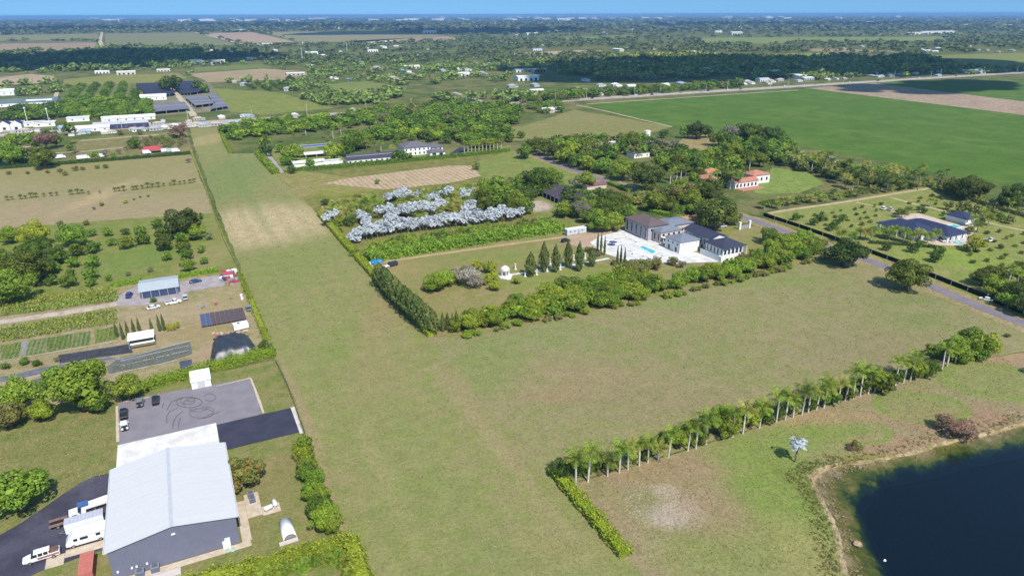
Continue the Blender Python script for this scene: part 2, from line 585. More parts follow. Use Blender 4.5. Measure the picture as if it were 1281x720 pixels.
# ---- grass airstrip, open field and the lawn by the pond
strip_m = field_mat("airstrip_turf", S(154, 159, 100), S(162, 159, 109), S(147, 157, 91), big=50, mid=7, fine=.8, fv=.14, seed=3,
    patches=[(330, 278, 85, 24, S(214, 198, 156), .9, .5, 0), (262, 172, 22, 8, S(186, 176, 122), .8, .3, 0),
             (275, 222, 50, 38, S(132, 156, 90), .8, .5, 0), (360, 330, 60, 26, S(140, 158, 84), .7, .6, 0), (430, 425, 30, 22, S(134, 156, 78), 0.59, .6, 0),
             (470, 470, 34, 26, S(172, 156, 116), 0.49, .7, 0), (475, 395, 22, 40, S(172, 154, 114), 0.59, .7, 0), (585, 500, 14, 50, S(176, 158, 120), 0.59, .7, 0),
             (372, 505, 6, 70, S(186, 168, 132), .6, .5, 0), (415, 640, 6, 60, S(186, 168, 132), .55, .5, 0), (625, 560, 9, 80, S(178, 166, 122), .45, .5, 0), (520, 560, 12, 90, S(144, 160, 92), .5, .8, 0), (480, 600, 10, 80, S(176, 168, 118), .45, .8, 0), (300, 225, 8, 40, S(132, 156, 92), .6, .6, 0), (378, 520, 10, 60, S(176, 160, 122), 0.55, .6, 0), (405, 620, 12, 50, S(174, 156, 118), 0.49, .6, 0), (540, 640, 60, 50, S(140, 154, 86), 0.49, .8, 0),
             (620, 690, 40, 30, S(132, 150, 84), 0.49, .8, 0), (640, 570, 20, 14, S(172, 156, 116), 0.49, .7, 0), (700, 680, 60, 30, S(168, 158, 112), 0.49, .8, 0)],
    stripes=(0, 9.0, .18, S(140, 150, 88)))
sheet("grass_airstrip", [(239, 158), (275, 157), (289, 190), (322, 190), (345, 212), (404, 270), (473, 345), (540, 419), (625, 500), (720, 600), (810, 700), (860, 760), (470, 770), (451, 720), (352, 470), (243, 178)], 3, strip_m, 0.5,
      label="long mown grass airstrip with bleached patches")
field_m = field_mat("open_field_turf", S(158, 155, 108), S(163, 156, 114), S(150, 155, 98), big=40, mid=7, fine=.8, fv=.15, seed=21,
    patches=[(610, 450, 50, 34, S(134, 156, 84), 0.62, .5, 0), (600, 540, 22, 60, S(172, 158, 118), 0.49, .6, 0), (700, 420, 60, 20, S(138, 158, 92), 0.49, .6, 0), (740, 470, 90, 18, S(170, 150, 116), 0.41, .7, 0), (690, 495, 50, 10, S(176, 150, 118), 0.45, .6, 0),
             (860, 440, 100, 30, S(138, 152, 88), 0.36, .8, 0), (960, 350, 90, 14, S(138, 158, 84), 0.58, .5, 0), (1100, 385, 90, 20, S(144, 150, 94), 0.36, .7, 0),
             (1150, 405, 40, 10, S(126, 148, 78), 0.45, .6, 0), (1080, 440, 90, 26, S(156, 144, 110), 0.49, .7, 0), (820, 378, 60, 9, S(134, 158, 86), 0.54, .6, 0), (820, 500, 120, 20, S(158, 146, 110), 0.45, .7, 0),
             (1140, 378, 60, 6, S(128, 150, 80), 0.45, .6, 0)])
sheet("open_field", [(537, 421), (600, 418), (700, 398), (800, 380), (900, 356), (1020, 328), (1075, 330), (1110, 345), (1190, 375), (1281, 414), (1330, 436), (1190, 458), (1060, 500), (860, 562), (716, 604), (692, 600), (600, 500)], 4, field_m, 0.5,
      label="wide open mown field between the palms and the dense green belt")
lawn_m = field_mat("lakeside_turf", S(164, 155, 114), S(156, 153, 102), S(168, 154, 120), big=26, mid=6, fine=.8, fv=.16, seed=7,
    patches=[(960, 590, 70, 60, S(136, 161, 76), .9, .5, 0), (985, 640, 50, 70, S(136, 161, 76), .8, .5, 0), (920, 690, 100, 40, S(136, 161, 76), .6, .6, 0), (1030, 545, 70, 22, S(136, 161, 76), .85, .3, 0),
             (1000, 690, 40, 40, S(166, 164, 104), .7, .5, 0), (1130, 560, 80, 11, S(178, 150, 120), .9, .4, 0), (1200, 528, 80, 16, S(174, 146, 118), .9, .4, 0), (1150, 512, 62, 18, S(136, 161, 76), .9, .25, .22), (1150, 512, 55, 16, S(136, 161, 76), .5, .4, 0),
             (1240, 480, 62, 24, S(136, 161, 76), .9, .25, .25), (1235, 480, 70, 22, S(140, 160, 82), .65, .4, 0), (1060, 540, 55, 18, S(136, 161, 76), .9, .3, .2),
             (840, 644, 34, 14, S(206, 196, 178), .85, .6, 0), (832, 618, 16, 10, S(200, 190, 170), .75, .6, 0), (800, 630, 22, 18, S(150, 150, 104), .7, .6, 0), (858, 634, 14, 12, S(196, 182, 160), .6, .6, 0), (820, 590, 90, 16, S(172, 152, 116), .7, .5, 0), (740, 640, 40, 30, S(166, 154, 112), .5, .6, 0), (1000, 525, 120, 8, S(182, 158, 120), .8, .5, 0), (1240, 440, 60, 14, S(186, 156, 122), .9, .5, 0), (890, 640, 50, 34, S(168, 150, 114), .6, .6, 0),
             (1010, 620, 10, 40, S(120, 134, 62), .6, .6, 0), (1100, 576, 70, 5, S(150, 148, 74), .8, .5, 0)])
sheet("lakeside_lawn", [(690, 602), (716, 605), (860, 564), (1060, 502), (1190, 459), (1330, 437), (1420, 470), (1420, 520), (1340, 524), (1283, 531), (1240, 541), (1180, 554), (1130, 568), (1080, 577), (1050, 579), (1030, 583), (1015, 590), (1009, 600), (1014, 612),
       (1023, 628), (1032, 645), (1039, 662), (1043, 680), (1046, 700), (1052, 718), (1060, 737), (1000, 770), (850, 770), (780, 700)], 4, lawn_m, 0.35, label="patchy lawn with green rings and bare soil beside the pond")

# ---- west side: dry field, orchard, nursery, warehouse lot
dry_m = field_mat("dry_field", S(170, 164, 120), S(160, 158, 106), S(176, 164, 126), big=40, mid=8, fine=1.2, fv=.12, seed=9,
    patches=[(120, 205, 120, 16, S(156, 156, 96), .7, .5, 0), (60, 262, 80, 14, S(182, 166, 134), .7, .6, 0), (200, 260, 60, 12, S(178, 164, 128), .7, .6, 0), (130, 240, 14, 16, S(204, 184, 140), .7, .5, 0), (215, 232, 50, 6, S(150, 154, 88), .6, .5, 0)],
    stripes=(1, 7.0, .25, S(158, 154, 100)))
sheet("dry_field", [(-60, 214), (0, 207), (240, 190), (268, 264), (100, 275), (-80, 288)], 3, dry_m, .5, label="dry brown field with a line of young palms")
orch_m = field_mat("orchard_grass", S(138, 150, 78), S(152, 154, 92), S(126, 146, 66), big=24, mid=6, fine=.9, fv=.16, seed=2,
    patches=[(170, 320, 40, 20, S(124, 152, 74), .7, .6, 0), (260, 320, 26, 20, S(168, 160, 112), .6, .6, 0), (180, 350, 40, 6, S(138, 150, 76), .6, .6, 0)])
sheet("orchard_ground", [(-80, 288), (100, 275), (268, 264), (300, 338), (272, 341), (180, 351), (0, 373), (-90, 384)], 3, orch_m, .5, label="grassy orchard floor under scattered fruit trees")
nurs_m = field_mat("nursery_soil", S(180, 170, 134), S(172, 160, 120), S(152, 152, 96), big=16, mid=4, fine=.7, fv=.16, seed=12,
    patches=[(220, 400, 80, 24, S(192, 176, 142), .6, .6, 0), (260, 410, 60, 14, S(164, 152, 100), .6, .5, 0), (260, 440, 14, 24, S(190, 166, 140), .7, .5, 0), (300, 365, 40, 14, S(176, 166, 116), .6, .5, 0)])
sheet("nursery_yard", [(-90, 384), (0, 373), (180, 351), (298, 338), (348, 442), (240, 470), (180, 482), (0, 520), (-140, 545)], 3, nurs_m, .4, label="bare tan nursery yard with beds and sheds")
grav_m = field_mat("white_gravel", S(226, 216, 198), S(206, 198, 180), S(190, 178, 156), big=10, mid=3, fine=.5, fv=.12)
ribbon("gravel_road", [(-60, 407), (0, 399), (80, 388), (147, 377), (180, 371)], 4.6, 5, grav_m, .35, label="white gravel lane between the two crop blocks")
conc_m = asphalt_mat("worn_concrete", S(196, 192, 190), S(172, 168, 168), .08)
sheet("concrete_yard", [(140, 372), (176, 352), (225, 350), (296, 338), (302, 352), (230, 363), (232, 371), (180, 379), (148, 380)], 5, conc_m, .4, label="pale concrete yard round the long nursery shed")
lot_m = field_mat("warehouse_lawn", S(146, 146, 90), S(154, 150, 98), S(126, 142, 72), big=20, mid=5, fine=.7, fv=.17, seed=31,
    patches=[(80, 560, 60, 30, S(138, 144, 82), .5, .6, 0), (340, 600, 30, 40, S(156, 146, 100), .6, .6, 0), (120, 610, 30, 10, S(160, 148, 98), .5, .6, 0), (340, 640, 30, 30, S(148, 150, 94), .5, .6, 0)])
sheet("warehouse_lawn", [(-140, 545), (0, 520), (180, 482), (346, 448), (380, 545), (452, 720), (470, 772), (-300, 790)], 3, lot_m, .4, label="lawn round the warehouse and its paved yard")
gasph_m = asphalt_mat("grey_asphalt", S(158, 156, 162), S(146, 145, 152), .05)
basph_m = asphalt_mat("dark_asphalt", S(74, 78, 96), S(64, 68, 86), .1)
drive_m = asphalt_mat("black_drive", S(72, 72, 88), S(96, 96, 112), .12, .12)
apron_m = asphalt_mat("white_concrete", (.68, .66, .64), (.54, .51, .49), .05, .3)
white_m = asphalt_mat("bright_concrete", S(240, 238, 232), S(224, 220, 212), .04, .5)
lime_m = asphalt_mat("pale_edge", S(232, 222, 196), S(214, 200, 172), .1, .6)
sheet("parking_pad", [(147, 553), (146, 505), (150, 498), (312, 471), (328, 515), (270, 529.5)], 6, gasph_m, .12, label="grey asphalt parking pad scored by looping tyre marks")
rect("concrete_apron", -18.4, -1.2, 114.6, 131.3, 7, apron_m, label="white concrete apron behind the warehouse")
rect("asphalt_pad", -1.1, 13.0, 120.6, 130.5, 8, basph_m, label="dark asphalt pad east of the concrete apron")
rect("concrete_strip", 13.0, 14.0, 119.9, 130.6, 9, white_m, label="white concrete strip ending the dark asphalt pad")
sheet("driveway", [(140, 588), (118, 592), (98, 601), (78, 614), (55, 630), (25, 650), (0, 664), (-60, 690), (-120, 800), (30, 800), (32, 718), (60, 706), (128, 684), (150, 690)], 6, drive_m, .15, 3, label="black curving driveway beside the warehouse")
# pale kerb edgings along the pad
for nm, a, b, w in (("pad_edging", (146, 550), (145, 505), .7), ("pad_edging", (147, 501), (186, 494), .55), ("pad_edging", (270, 481), (313, 471), .5), ("pad_edging", (313, 471), (329, 515), .5)):
    ribbon(nm, [a, b], w, 9, lime_m, .14, label="ragged pale limestone edging of the parking pad")
rect("concrete_walk", -19.3, 0.9, 92.4, 93.7, 7, lime_m, label="pale concrete walk along the grey gable wall")
rect("concrete_walk", -0.3, 1.1, 93.72, 104.0, 7, lime_m, label="pale concrete walk along the east warehouse wall")
rect("concrete_walk", 1.13, 3.4, 99.0, 105.4, 7, lime_m, label="concrete slab under the machines by the warehouse")
rect("concrete_walk", 3.43, 6.2, 98.6, 101.0, 7, lime_m, label="concrete stub east of the machines slab")
rect("concrete_walk", -14.0, -9.0, 89.6, 92.37, 7, white_m, label="white slab under the air conditioners")
rect("concrete_walk", -24.4, -17.9, 101.9, 103.7, 9, lime_m, label="pale slab beside the motorhome")
rect("concrete_walk", -26.8, -24.43, 100.5, 103.1, 9, lime_m, label="pale slab before the rusty container")

# ---- east of the airstrip: estate, plantation, upper fields
est_m = field_mat("estate_lawn", S(154, 152, 96), S(166, 154, 108), S(138, 152, 78), big=26, mid=6, fine=.9, fv=.14, seed=41,
    patches=[(470, 335, 60, 10, S(180, 158, 112), .6, .6, 0), (540, 375, 60, 16, S(160, 150, 100), .5, .6, 0), (700, 350, 80, 16, S(142, 160, 80), .7, .5, 0), (610, 310, 60, 6, S(150, 150, 92), .6, .5, 0), (760, 348, 20, 14, S(134, 160, 72), .5, .5, 0), (640, 320, 60, 8, S(140, 154, 82), .6, .5, 0)])
sheet("estate_lawn", [(466, 327), (700, 286), (790, 282), (960, 285), (1040, 300), (1020, 330), (800, 380), (600, 418), (540, 420), (500, 370)], 3, est_m, .4, label="estate lawn with a pale track")
plant_m = field_mat("plantation_ground", S(132, 138, 70), S(118, 130, 56), S(150, 146, 88), big=20, mid=6, fine=1.0, seed=5, patches=[(425, 234, 46, 9, S(150, 160, 68), .85, .5, 0), (370, 240, 24, 10, S(170, 158, 112), .7, .5, 0)])
sheet("plantation_ground", [(347, 218), (640, 190), (668, 240), (700, 286), (466, 327), (402, 270)], 3, plant_m, .5, label="rough ground of the silver palm plantation")
plow_m = field_mat("planted_soil", S(186, 170, 124), S(176, 164, 112), S(200, 176, 146), big=30, mid=8, fine=1.2, seed=15, stripes=(0, 3.6, .75, S(214, 196, 170)))
sheet("planted_plot", [(440, 221), (560, 207), (590, 207), (604, 220), (560, 229), (480, 236), (405, 228)], 4, plow_m, .6, label="pale plot set with rows of seedlings")
sheet("rough_field", [(345, 216), (380, 212), (440, 221), (405, 228), (470, 236), (430, 240), (400, 236), (365, 232)], 4, field_mat("weedy_soil", S(152, 152, 92), S(146, 154, 72), S(168, 158, 108), big=18, mid=6), .6, label="weedy strip beside the seedling plot")
meadow_m = field_mat("meadow", S(140, 158, 82), S(150, 154, 90), S(130, 152, 74), big=40, mid=9, seed=18)
sheet("meadow", [(590, 205), (640, 188), (690, 200), (745, 232), (668, 242), (640, 236), (606, 222)], 4, meadow_m, .5, label="green meadow west of the estate road")
sheet("barn_lawn", [(640, 236), (745, 232), (800, 255), (790, 280), (700, 288), (660, 262)], 5, field_mat("barn_turf", S(140, 152, 82), S(154, 152, 96), S(128, 144, 70), big=20, mid=5, patches=[(672, 258, 18, 7, S(206, 192, 178), .95, .3, 0)]), .5, label="lawn round the dark roofed barn")
fallow_m = field_mat("fallow_field", S(160, 152, 104), S(148, 148, 88), S(140, 154, 84), big=60, mid=12, seed=22, stripes=(1, 16, .35, S(150, 140, 98)))
sheet("fallow_field", [(600, 163), (655, 158), (720, 138), (790, 150), (842, 160), (800, 172), (700, 178), (640, 176)], 4, fallow_m, .8, label="fallow field below the white field track")
tanp_m = field_mat("tan_track", S(214, 192, 150), S(200, 178, 136), S(188, 170, 126), big=8, mid=3, fine=.6)
ribbon("dirt_track", [(470, 328), (560, 316), (650, 304), (700, 298), (736, 293)], 2.6, 6, tanp_m, .25, label="straight pale dirt track north of the estate lawn")
terr_m = asphalt_mat("white_paving", (.64, .625, .61), (.5, .47, .45), .08, .3)
sheet("pool_terrace", [(738, 304), (752, 296), (780, 289), (840, 310), (890, 322), (905, 329), (845, 331), (815, 329), (787, 328), (757, 318), (748, 311)], 6, terr_m, .1, label="white paved terrace round the swimming pool")
sheet("dirt_yard", [(700, 302), (716, 293), (752, 288), (782, 286), (782, 291), (752, 300), (750, 312), (728, 310)], 5, field_mat("bare_yard_dirt", S(214, 196, 172), S(200, 178, 152), S(188, 168, 138), big=8, mid=3, fine=.6), .5, 3, label="bare pinkish dirt yard between the trailer and the terrace")
ribbon("garden_walk", [(628, 345), (660, 341), (700, 335), (740, 328), (762, 324)], 1.8, 6, terr_m, .05, label="white garden walk between columnar trees")
ribbon("side_walk", [(762, 326), (775, 336), (790, 345)], 1.4, 6, tanp_m, .1, label="tan path edging the lawn south of the terrace")
road_m = asphalt_mat("road_asphalt", S(150, 146, 154), S(136, 133, 142), .07, .2)
verge_m = field_mat("verge", S(166, 158, 112), S(150, 150, 92), S(176, 160, 122), big=20, mid=5)
_rd = [(1420, 466), (1281, 409.5), (1234, 391), (1180, 368), (1130, 346), (1085, 328), (1040, 313), (990, 295), (945, 278), (880, 260), (800, 240), (740, 221), (700, 206), (672, 195)]
ribbon("road_verge", _rd, 13.5, 5, verge_m, .8, label="grassy verge of the estate road")
ribbon("road", _rd, 5.4, 7, road_m, .12, .05, label="narrow grey asphalt road along the estate fronts")
sheet("east_estate_lawn", [(955, 271), (1160, 236), (1185, 240), (1281, 275), (1340, 300), (1340, 430), (1281, 402)], 4, field_mat("bright_lawn", S(146, 160, 84), S(134, 156, 74), S(160, 160, 98), big=26, mid=6, fine=1, seed=44,
      patches=[(1225, 330, 40, 22, S(148, 172, 78), .7, .5, 0), (1060, 268, 50, 12, S(150, 162, 88), .6, .6, 0), (1170, 325, 40, 10, S(140, 168, 72), .6, .5, 0)]), .4, label="bright lawn set with saplings round the slate roofed house")
sandp = field_mat("sandy_drive", S(214, 202, 160), S(202, 188, 150), S(190, 182, 140), big=8, mid=3, fine=.7)
ribbon("sandy_drive", [(962, 269), (1000, 263), (1060, 255), (1110, 247), (1163, 239)], 3.2, 6, sandp, .3, label="pale sandy drive along the palm belt")
ribbon("sandy_drive", [(1114, 250), (1150, 260), (1200, 272), (1250, 286), (1300, 296)], 2.4, 6, sandp, .25, label="sandy drive behind the slate roofed house")
ribbon("sandy_drive", [(1072, 256), (1100, 262), (1125, 270)], 2.0, 7, sandp, .25, label="short sandy spur towards the slate roofed house")
sheet("house_terrace", [(1114, 279), (1128, 272), (1150, 270), (1196, 284), (1226, 287), (1214, 299), (1222, 306), (1196, 311), (1172, 310), (1150, 304), (1124, 290)], 6, asphalt_mat("cream_paving", S(234, 222, 206), S(214, 200, 180), .06, .3), .2, label="cream paved terrace under the slate roofed house")
lawn2 = field_mat("hacienda_lawn", S(140, 166, 82), S(150, 166, 92), S(128, 156, 70), big=24, mid=6)
sheet("hacienda_lawn", [(952, 222), (968, 212), (1010, 218), (1032, 232), (1000, 244), (950, 245), (935, 236)], 5, lawn2, .5, label="smooth lawn east of the red tiled house")
sheet("clearing", [(842, 187), (862, 169), (885, 171), (905, 180), (900, 190), (862, 192)], 5, field_mat("clearing_turf", S(168, 158, 108), S(150, 152, 86), S(184, 160, 118), big=14, mid=5), .5, label="bleached clearing inside the woods")
crop_m = field_mat("green_crop", S(96, 131, 50), S(108, 139, 58), S(88, 123, 46), big=90, mid=26, fine=2.0, fv=.1, seed=50, stripes=(0, 27, .3, S(90, 127, 48)))
sheet("crop_field", [(731, 131), (860, 124), (1000, 115), (1012, 113), (1120, 127), (1281, 148), (1400, 164), (1400, 268), (1290, 240), (1180, 222), (1080, 200), (960, 178), (880, 163), (842, 160), (790, 147)], 5, crop_m, .6, label="broad bright green crop field")
sheet("bare_strip", [(1012, 113), (1095, 107), (1180, 118), (1281, 131), (1420, 150), (1420, 167), (1281, 148), (1120, 127)], 6, field_mat("bare_soil", S(180, 164, 138), S(170, 154, 128), S(188, 170, 146), big=60, mid=14, fine=3), .8, label="bare brown strip between two green crops")
sheet("far_crop_field", [(1095, 107), (1130, 104), (1281, 106), (1420, 108), (1420, 150), (1281, 131), (1180, 118)], 5, crop_m, .6, label="second green crop field beyond the bare strip")
whit = field_mat("white_track", S(226, 216, 190), S(214, 204, 176), S(200, 192, 160), big=8, mid=3)
ribbon("field_track", [(722, 132), (760, 140), (800, 150), (842, 160)], 2.6, 7, whit, .2, label="white track along the crop field edge")
ribbon("field_track", [(1000, 115), (900, 121), (800, 127), (735, 131)], 3.4, 7, whit, .2, label="pale margin between the crop and the highway")

# ---- the highway across the view and its roadside
hw = asphalt_mat("highway_asphalt", S(206, 200, 196), S(190, 184, 182), .05, .1)
HWN = 577.5
ribbon("highway_shoulder", [Q(-260, HWN - 2), Q(40, HWN), Q(300, HWN - 1.5), Q(1500, HWN - 6)], 26, 5, field_mat("roadside_soil", S(204, 196, 180), S(188, 180, 158), S(164, 162, 124), big=30, mid=8), 2.0, world=True, label="pale roadside ground along the highway")
ribbon("highway", [Q(-260, HWN - 1), Q(40, HWN - 1), Q(300, HWN - 1), Q(1500, HWN - 7)], 14, 8, hw, .2, world=True, label="straight grey highway crossing the whole view")
for o_ in (-5.0, 5.0, 0.0):
    ribbon("road_line", [Q(-260, HWN - 1 + o_ * .75), Q(300, HWN - 1 + o_ * .75), Q(1500, HWN - 7 + o_ * .75)], .3, 10, paint("road_paint", (.8, .8, .76)), 0, world=True, label="painted line along the highway")
ribbon("side_road", [(569, 115), (590, 122), (614, 130)], 7, 7, hw, .3, label="side road running north from the highway")
ribbon("side_road", [(66, 134), (70, 122), (74, 108)], 5, 7, whit, .3, label="white track beside the long greenhouse")
sheet("farm_meadow", [(80, 104), (82, 96), (140, 91), (225, 89), (236, 96), (200, 101)], 7, field_mat("farm_turf", S(150, 156, 84), S(160, 158, 96), S(140, 150, 76), big=50, mid=14), 1.5, label="yellow green meadow above the orchard rows")
sheet("orchard_rows_ground", [(72, 140), (82, 105), (168, 101), (192, 138)], 7, field_mat("orchard_soil", S(112, 132, 70), S(120, 138, 74), S(100, 122, 60), big=40, mid=10, stripes=(0, 9, .5, S(148, 154, 96))), 1.0, label="orchard floor with pale lanes between tree rows")
sheet("green_paddock", [(268, 108), (350, 114), (420, 134), (330, 142), (290, 138)], 6, field_mat("paddock_turf", S(138, 156, 74), S(128, 146, 66), S(152, 158, 90), big=50, mid=12), 1.5, label="green paddock beside the shade houses")
sheet("scrub_plot", [(90, 172), (235, 160), (242, 188), (100, 200)], 4, field_mat("scrub_turf", S(144, 142, 92), S(164, 152, 112), S(128, 134, 72), big=16, mid=5), .6, label="scrubby plot below the roadside sheds")
# far fields, flat bands of turf and soil
FAR = [("far_field", [(-40, 41), (124, 39), (126, 46.5), (-60, 48.5)], (156, 158, 108), (140, 148, 94)), ("far_bare_field", [(-60, 51.5), (122, 50), (128, 60.5), (-90, 62)], (182, 166, 138), (168, 152, 122)),
       ("far_field", [(133, 39), (246, 38.5), (300, 54.5), (134, 57)], (148, 152, 108), (136, 144, 96)), ("far_bare_field", [(250, 39.5), (318, 38.5), (372, 51), (308, 52.5)], (196, 176, 150), (182, 164, 136)),
       ("far_field", [(330, 38.6), (470, 37.5), (560, 44), (450, 52), (375, 51)], (162, 158, 118), (150, 152, 104)), ("far_bare_field", [(436, 50.5), (560, 45), (588, 50), (450, 53.5)], (182, 166, 134), (170, 156, 122)),
       ("far_bare_field", [(640, 67), (720, 63.5), (756, 64), (745, 67), (660, 69.5)], (204, 188, 156), (190, 172, 140)), ("far_field", [(880, 49), (1180, 49.5), (1186, 55), (1040, 56), (880, 58)], (146, 164, 92), (134, 152, 84)),
       ("far_bare_field", [(1010, 63), (1110, 66), (1130, 69), (1020, 67)], (178, 164, 126), (160, 152, 110)), ("far_field", [(960, 70), (1050, 68), (1060, 73), (962, 74)], (150, 166, 84), (140, 156, 78)), ("far_field", [(1150, 73), (1290, 70), (1300, 92), (1230, 88)], (146, 158, 84), (138, 148, 84)),
       ("far_bare_field", [(238, 90), (330, 84), (386, 88), (388, 97), (262, 101)], (190, 172, 140), (172, 160, 122)), ("far_field", [(246, 82), (330, 78), (344, 83), (244, 88)], (132, 148, 82), (120, 140, 74)),
       ("far_field", [(400, 105), (460, 100), (500, 108), (440, 120)], (132, 148, 76), (140, 152, 88)), ("far_field", [(700, 47), (790, 45), (800, 48), (705, 51)], (138, 152, 96), (128, 144, 88)),
       ("far_field", [(1040, 46), (1200, 44), (1210, 46.5), (1040, 48)], (142, 154, 100), (130, 146, 92)), ("far_field", [(0, 73), (124, 73), (126, 76.5), (-10, 78)], (150, 150, 116), (140, 140, 104)),
       ("far_bare_field", [(-30, 96), (40, 89), (70, 92), (66, 100), (-20, 104)], (206, 190, 160), (180, 166, 134))]
for i, (nm, px, c1, c2) in enumerate(FAR):
    far_z = 0.25 if px[0][1] > 60 else 0.6
    sheet(nm, px, 0, field_mat(nm + "_turf", S(*c1), S(*c2), S(*[(a + b) // 2 for a, b in zip(c1, c2)]), big=120, mid=40, fine=6, fv=.1, seed=i * 7), 2.0, 60, z=far_z,
          label="distant bare field in a flat band" if "bare" in nm else "distant green field in a flat band")
for px, w in (([(130, 37), (127, 48), (131, 60)], 14), ([(-40, 50), (126, 48.6)], 22), ([(246, 38), (310, 55)], 16), ([(30, 38.2), (250, 37.6), (470, 36.6)], 26)):
    ribbon("far_track", px, w, 0, whit, 1.5, z=.8, label="distant white farm track between fields")
# ------------------------------------------------------------------ vegetation
def unit(v):
    return v / np.maximum(np.linalg.norm(v, axis=1, keepdims=True), 1e-9)

def leaf_quads(P, Nrm, size, rs, tilt=.4, asp=(.6, 1.0)):
    n = len(P)
    Nrm = unit(Nrm + rs.normal(0, tilt, (n, 3)))
    a = unit(np.cross(Nrm, rs.normal(0, 1, (n, 3))))
    b = np.cross(Nrm, a)
    s = (size * rs.uniform(.65, 1.35, n))[:, None] * .5
    k = rs.uniform(*asp, n)[:, None]
    # a leafy diamond with a slight fold
    V = np.stack([P - a * s, P - b * s * k + Nrm * s * .2, P + a * s, P + b * s * k + Nrm * s * .2], 1)
    return V.reshape(-1, 3)

def crown_pts(rs, n, nl, rx, rz, zc, lr=(.28, .42), low=-.35):
    """leaf points on the outer faces of a heap of uneven lobes"""
    d = unit(rs.normal(0, 1, (nl * 3, 3)))
    d = d[d[:, 2] > low][:nl]
    nl = len(d)
    R = rs.uniform(*lr, nl)
    rad = rs.uniform(.3, 1.12, nl) ** .6
    C = d * (rad * (1 - R * .85))[:, None]
    C = C * [1, 1, rs.uniform(.85, 1.1)] + np.append(rs.uniform(-.08, .08, 2), 0)
    C = np.vstack([C, [[0, 0, -.1]]]); R = np.append(R, .45)
    which = rs.choice(len(R), n * 3, p=R ** 2 / (R ** 2).sum())
    dd = unit(rs.normal(0, 1, (n * 3, 3)))
    P = C[which] + dd * (R[which] * rs.uniform(.82, 1.06, n * 3))[:, None]
    keep = np.ones(len(P), bool)
    for c, r in zip(C, R):
        keep &= ~(((P - c) ** 2).sum(1) < (r * .78) ** 2)
    P, dd = P[keep][:n], dd[keep][:n]
    P = P * [rx, rx, rz] + [0, 0, zc]
    return P, dd

def make_crown(name, mat, seed, n=2200, nl=18, rz=.42, zc=.57, size=.05, lr=(.28, .42), core=True, low=-.35):
    rs = np.random.RandomState(seed)
    P, d = crown_pts(rs, n, nl, .5, rz, zc, lr, low)
    V = leaf_quads(P, d, size, rs)
    if core:                                     # inner twig and leaf mass so that the crown is not hollow
        k = max(60, n // 8)
        dd = unit(rs.normal(0, 1, (k, 3)))
        C = dd * rs.uniform(.2, .58, (k, 1)) * [.5, .5, rz] + [0, 0, zc]
        V = np.vstack([V, leaf_quads(C, dd, .11, rs, .3)])
    return quad_mesh(name, V, mat)

bark_m = paint("grey_brown_bark", (.16, .12, .09), .9, .1, var=.25, scale=3)
palm_bark = paint("pale_palm_bark", (.52, .47, .4), .85, .1, var=.18, scale=2)
dark_bark = paint("dark_palm_bark", (.2, .16, .12), .9, .1, var=.25, scale=3)

def make_trunk(seed, top=.5, r=.035, limbs=5):
    rnd = random.Random(seed)
    mb = MB()
    lean = Vector((rnd.uniform(-.03, .03), rnd.uniform(-.03, .03), 0))
    mb.tube([(0, 0, -.02), lean * .5 + Vector((0, 0, top * .5)), lean + Vector((0, 0, top))], [r * 1.4, r, r * .7], 7)
    for i in range(limbs):
        a = i * 6.283 / limbs + rnd.uniform(-.4, .4)
        z0 = top * rnd.uniform(.45, .95)
        e = Vector((math.cos(a) * rnd.uniform(.2, .34), math.sin(a) * rnd.uniform(.2, .34), z0 + rnd.uniform(.15, .32)))
        b = lean * (z0 / top) + Vector((0, 0, z0))
        mb.tube([b, b.lerp(e, .5) + Vector((0, 0, .03)), e], [r * .6, r * .4, r * .15], 5)
    return mb.mesh("trunk", bark_m, True)

LEAF = {
    'oak': leaf_mat("oak_leaves", (0.06, 0.1, 0.014), (0.19, 0.25, 0.036)),
    'mango': leaf_mat("mango_leaves", (.1, .165, .018), (.29, .38, .045)),
    'lime': leaf_mat("lime_leaves", (0.19, 0.26, 0.02), (0.4, 0.46, 0.05)),
    'dark': leaf_mat("dark_leaves", (0.04, 0.072, 0.016), (0.135, 0.18, 0.035)),
    'olive': leaf_mat("olive_leaves", (0.14, 0.15, 0.04), (0.3, 0.29, 0.085)),
    'brown': leaf_mat("brown_twigs", (.14, .11, .075), (.27, .21, .15)),
    'grey': leaf_mat("grey_twigs", (.15, .15, .1), (.26, .25, .18)),
    'blossom': leaf_mat("pale_blossom", (.26, .24, .17), (.5, .43, .37)),
    'flame': leaf_mat("flame_leaves", (0.109, 0.171, 0.0341), (0.264, 0.341, 0.0775), tipcol=(.62, .27, .1), tipamt=.16),
    'red': leaf_mat("rust_leaves", (.17, .1, .06), (.32, .2, .15)),
    'hedge': leaf_mat("hedge_leaves", (.14, .21, .018), (.33, .42, .045), val=.12),
    'hedged': leaf_mat("dark_hedge_leaves", (0.04, 0.075, 0.018), (0.13, 0.18, 0.04), val=.12),
    'cypress': leaf_mat("cypress_leaves", (0.07, 0.105, 0.03), (0.19, 0.23, 0.06), val=.15),
    'yellow': leaf_mat("yellow_leaves", (.3, .3, .03), (.5, .5, .07)),
    'palm': leaf_mat("palm_fronds", (0.1, 0.16, 0.018), (0.3, 0.37, 0.05)),
    'palmy': leaf_mat("golden_palm_fronds", (.22, .23, .045), (.42, .41, .1)),
    'palmd': leaf_mat("deep_palm_fronds", (0.05, 0.085, 0.016), (0.19, 0.24, 0.045)),
    'silver': leaf_mat("silver_fan_leaves", (.24, .275, .3), (.6, .63, .655), transl=.1, val=.1, hue=.005),
    'crop': leaf_mat("crop_leaves", (0.15, 0.21, 0.03), (0.37, 0.44, 0.075), val=.1),
}
TRUNKS = [make_trunk(i) for i in range(4)]
_CR = {}
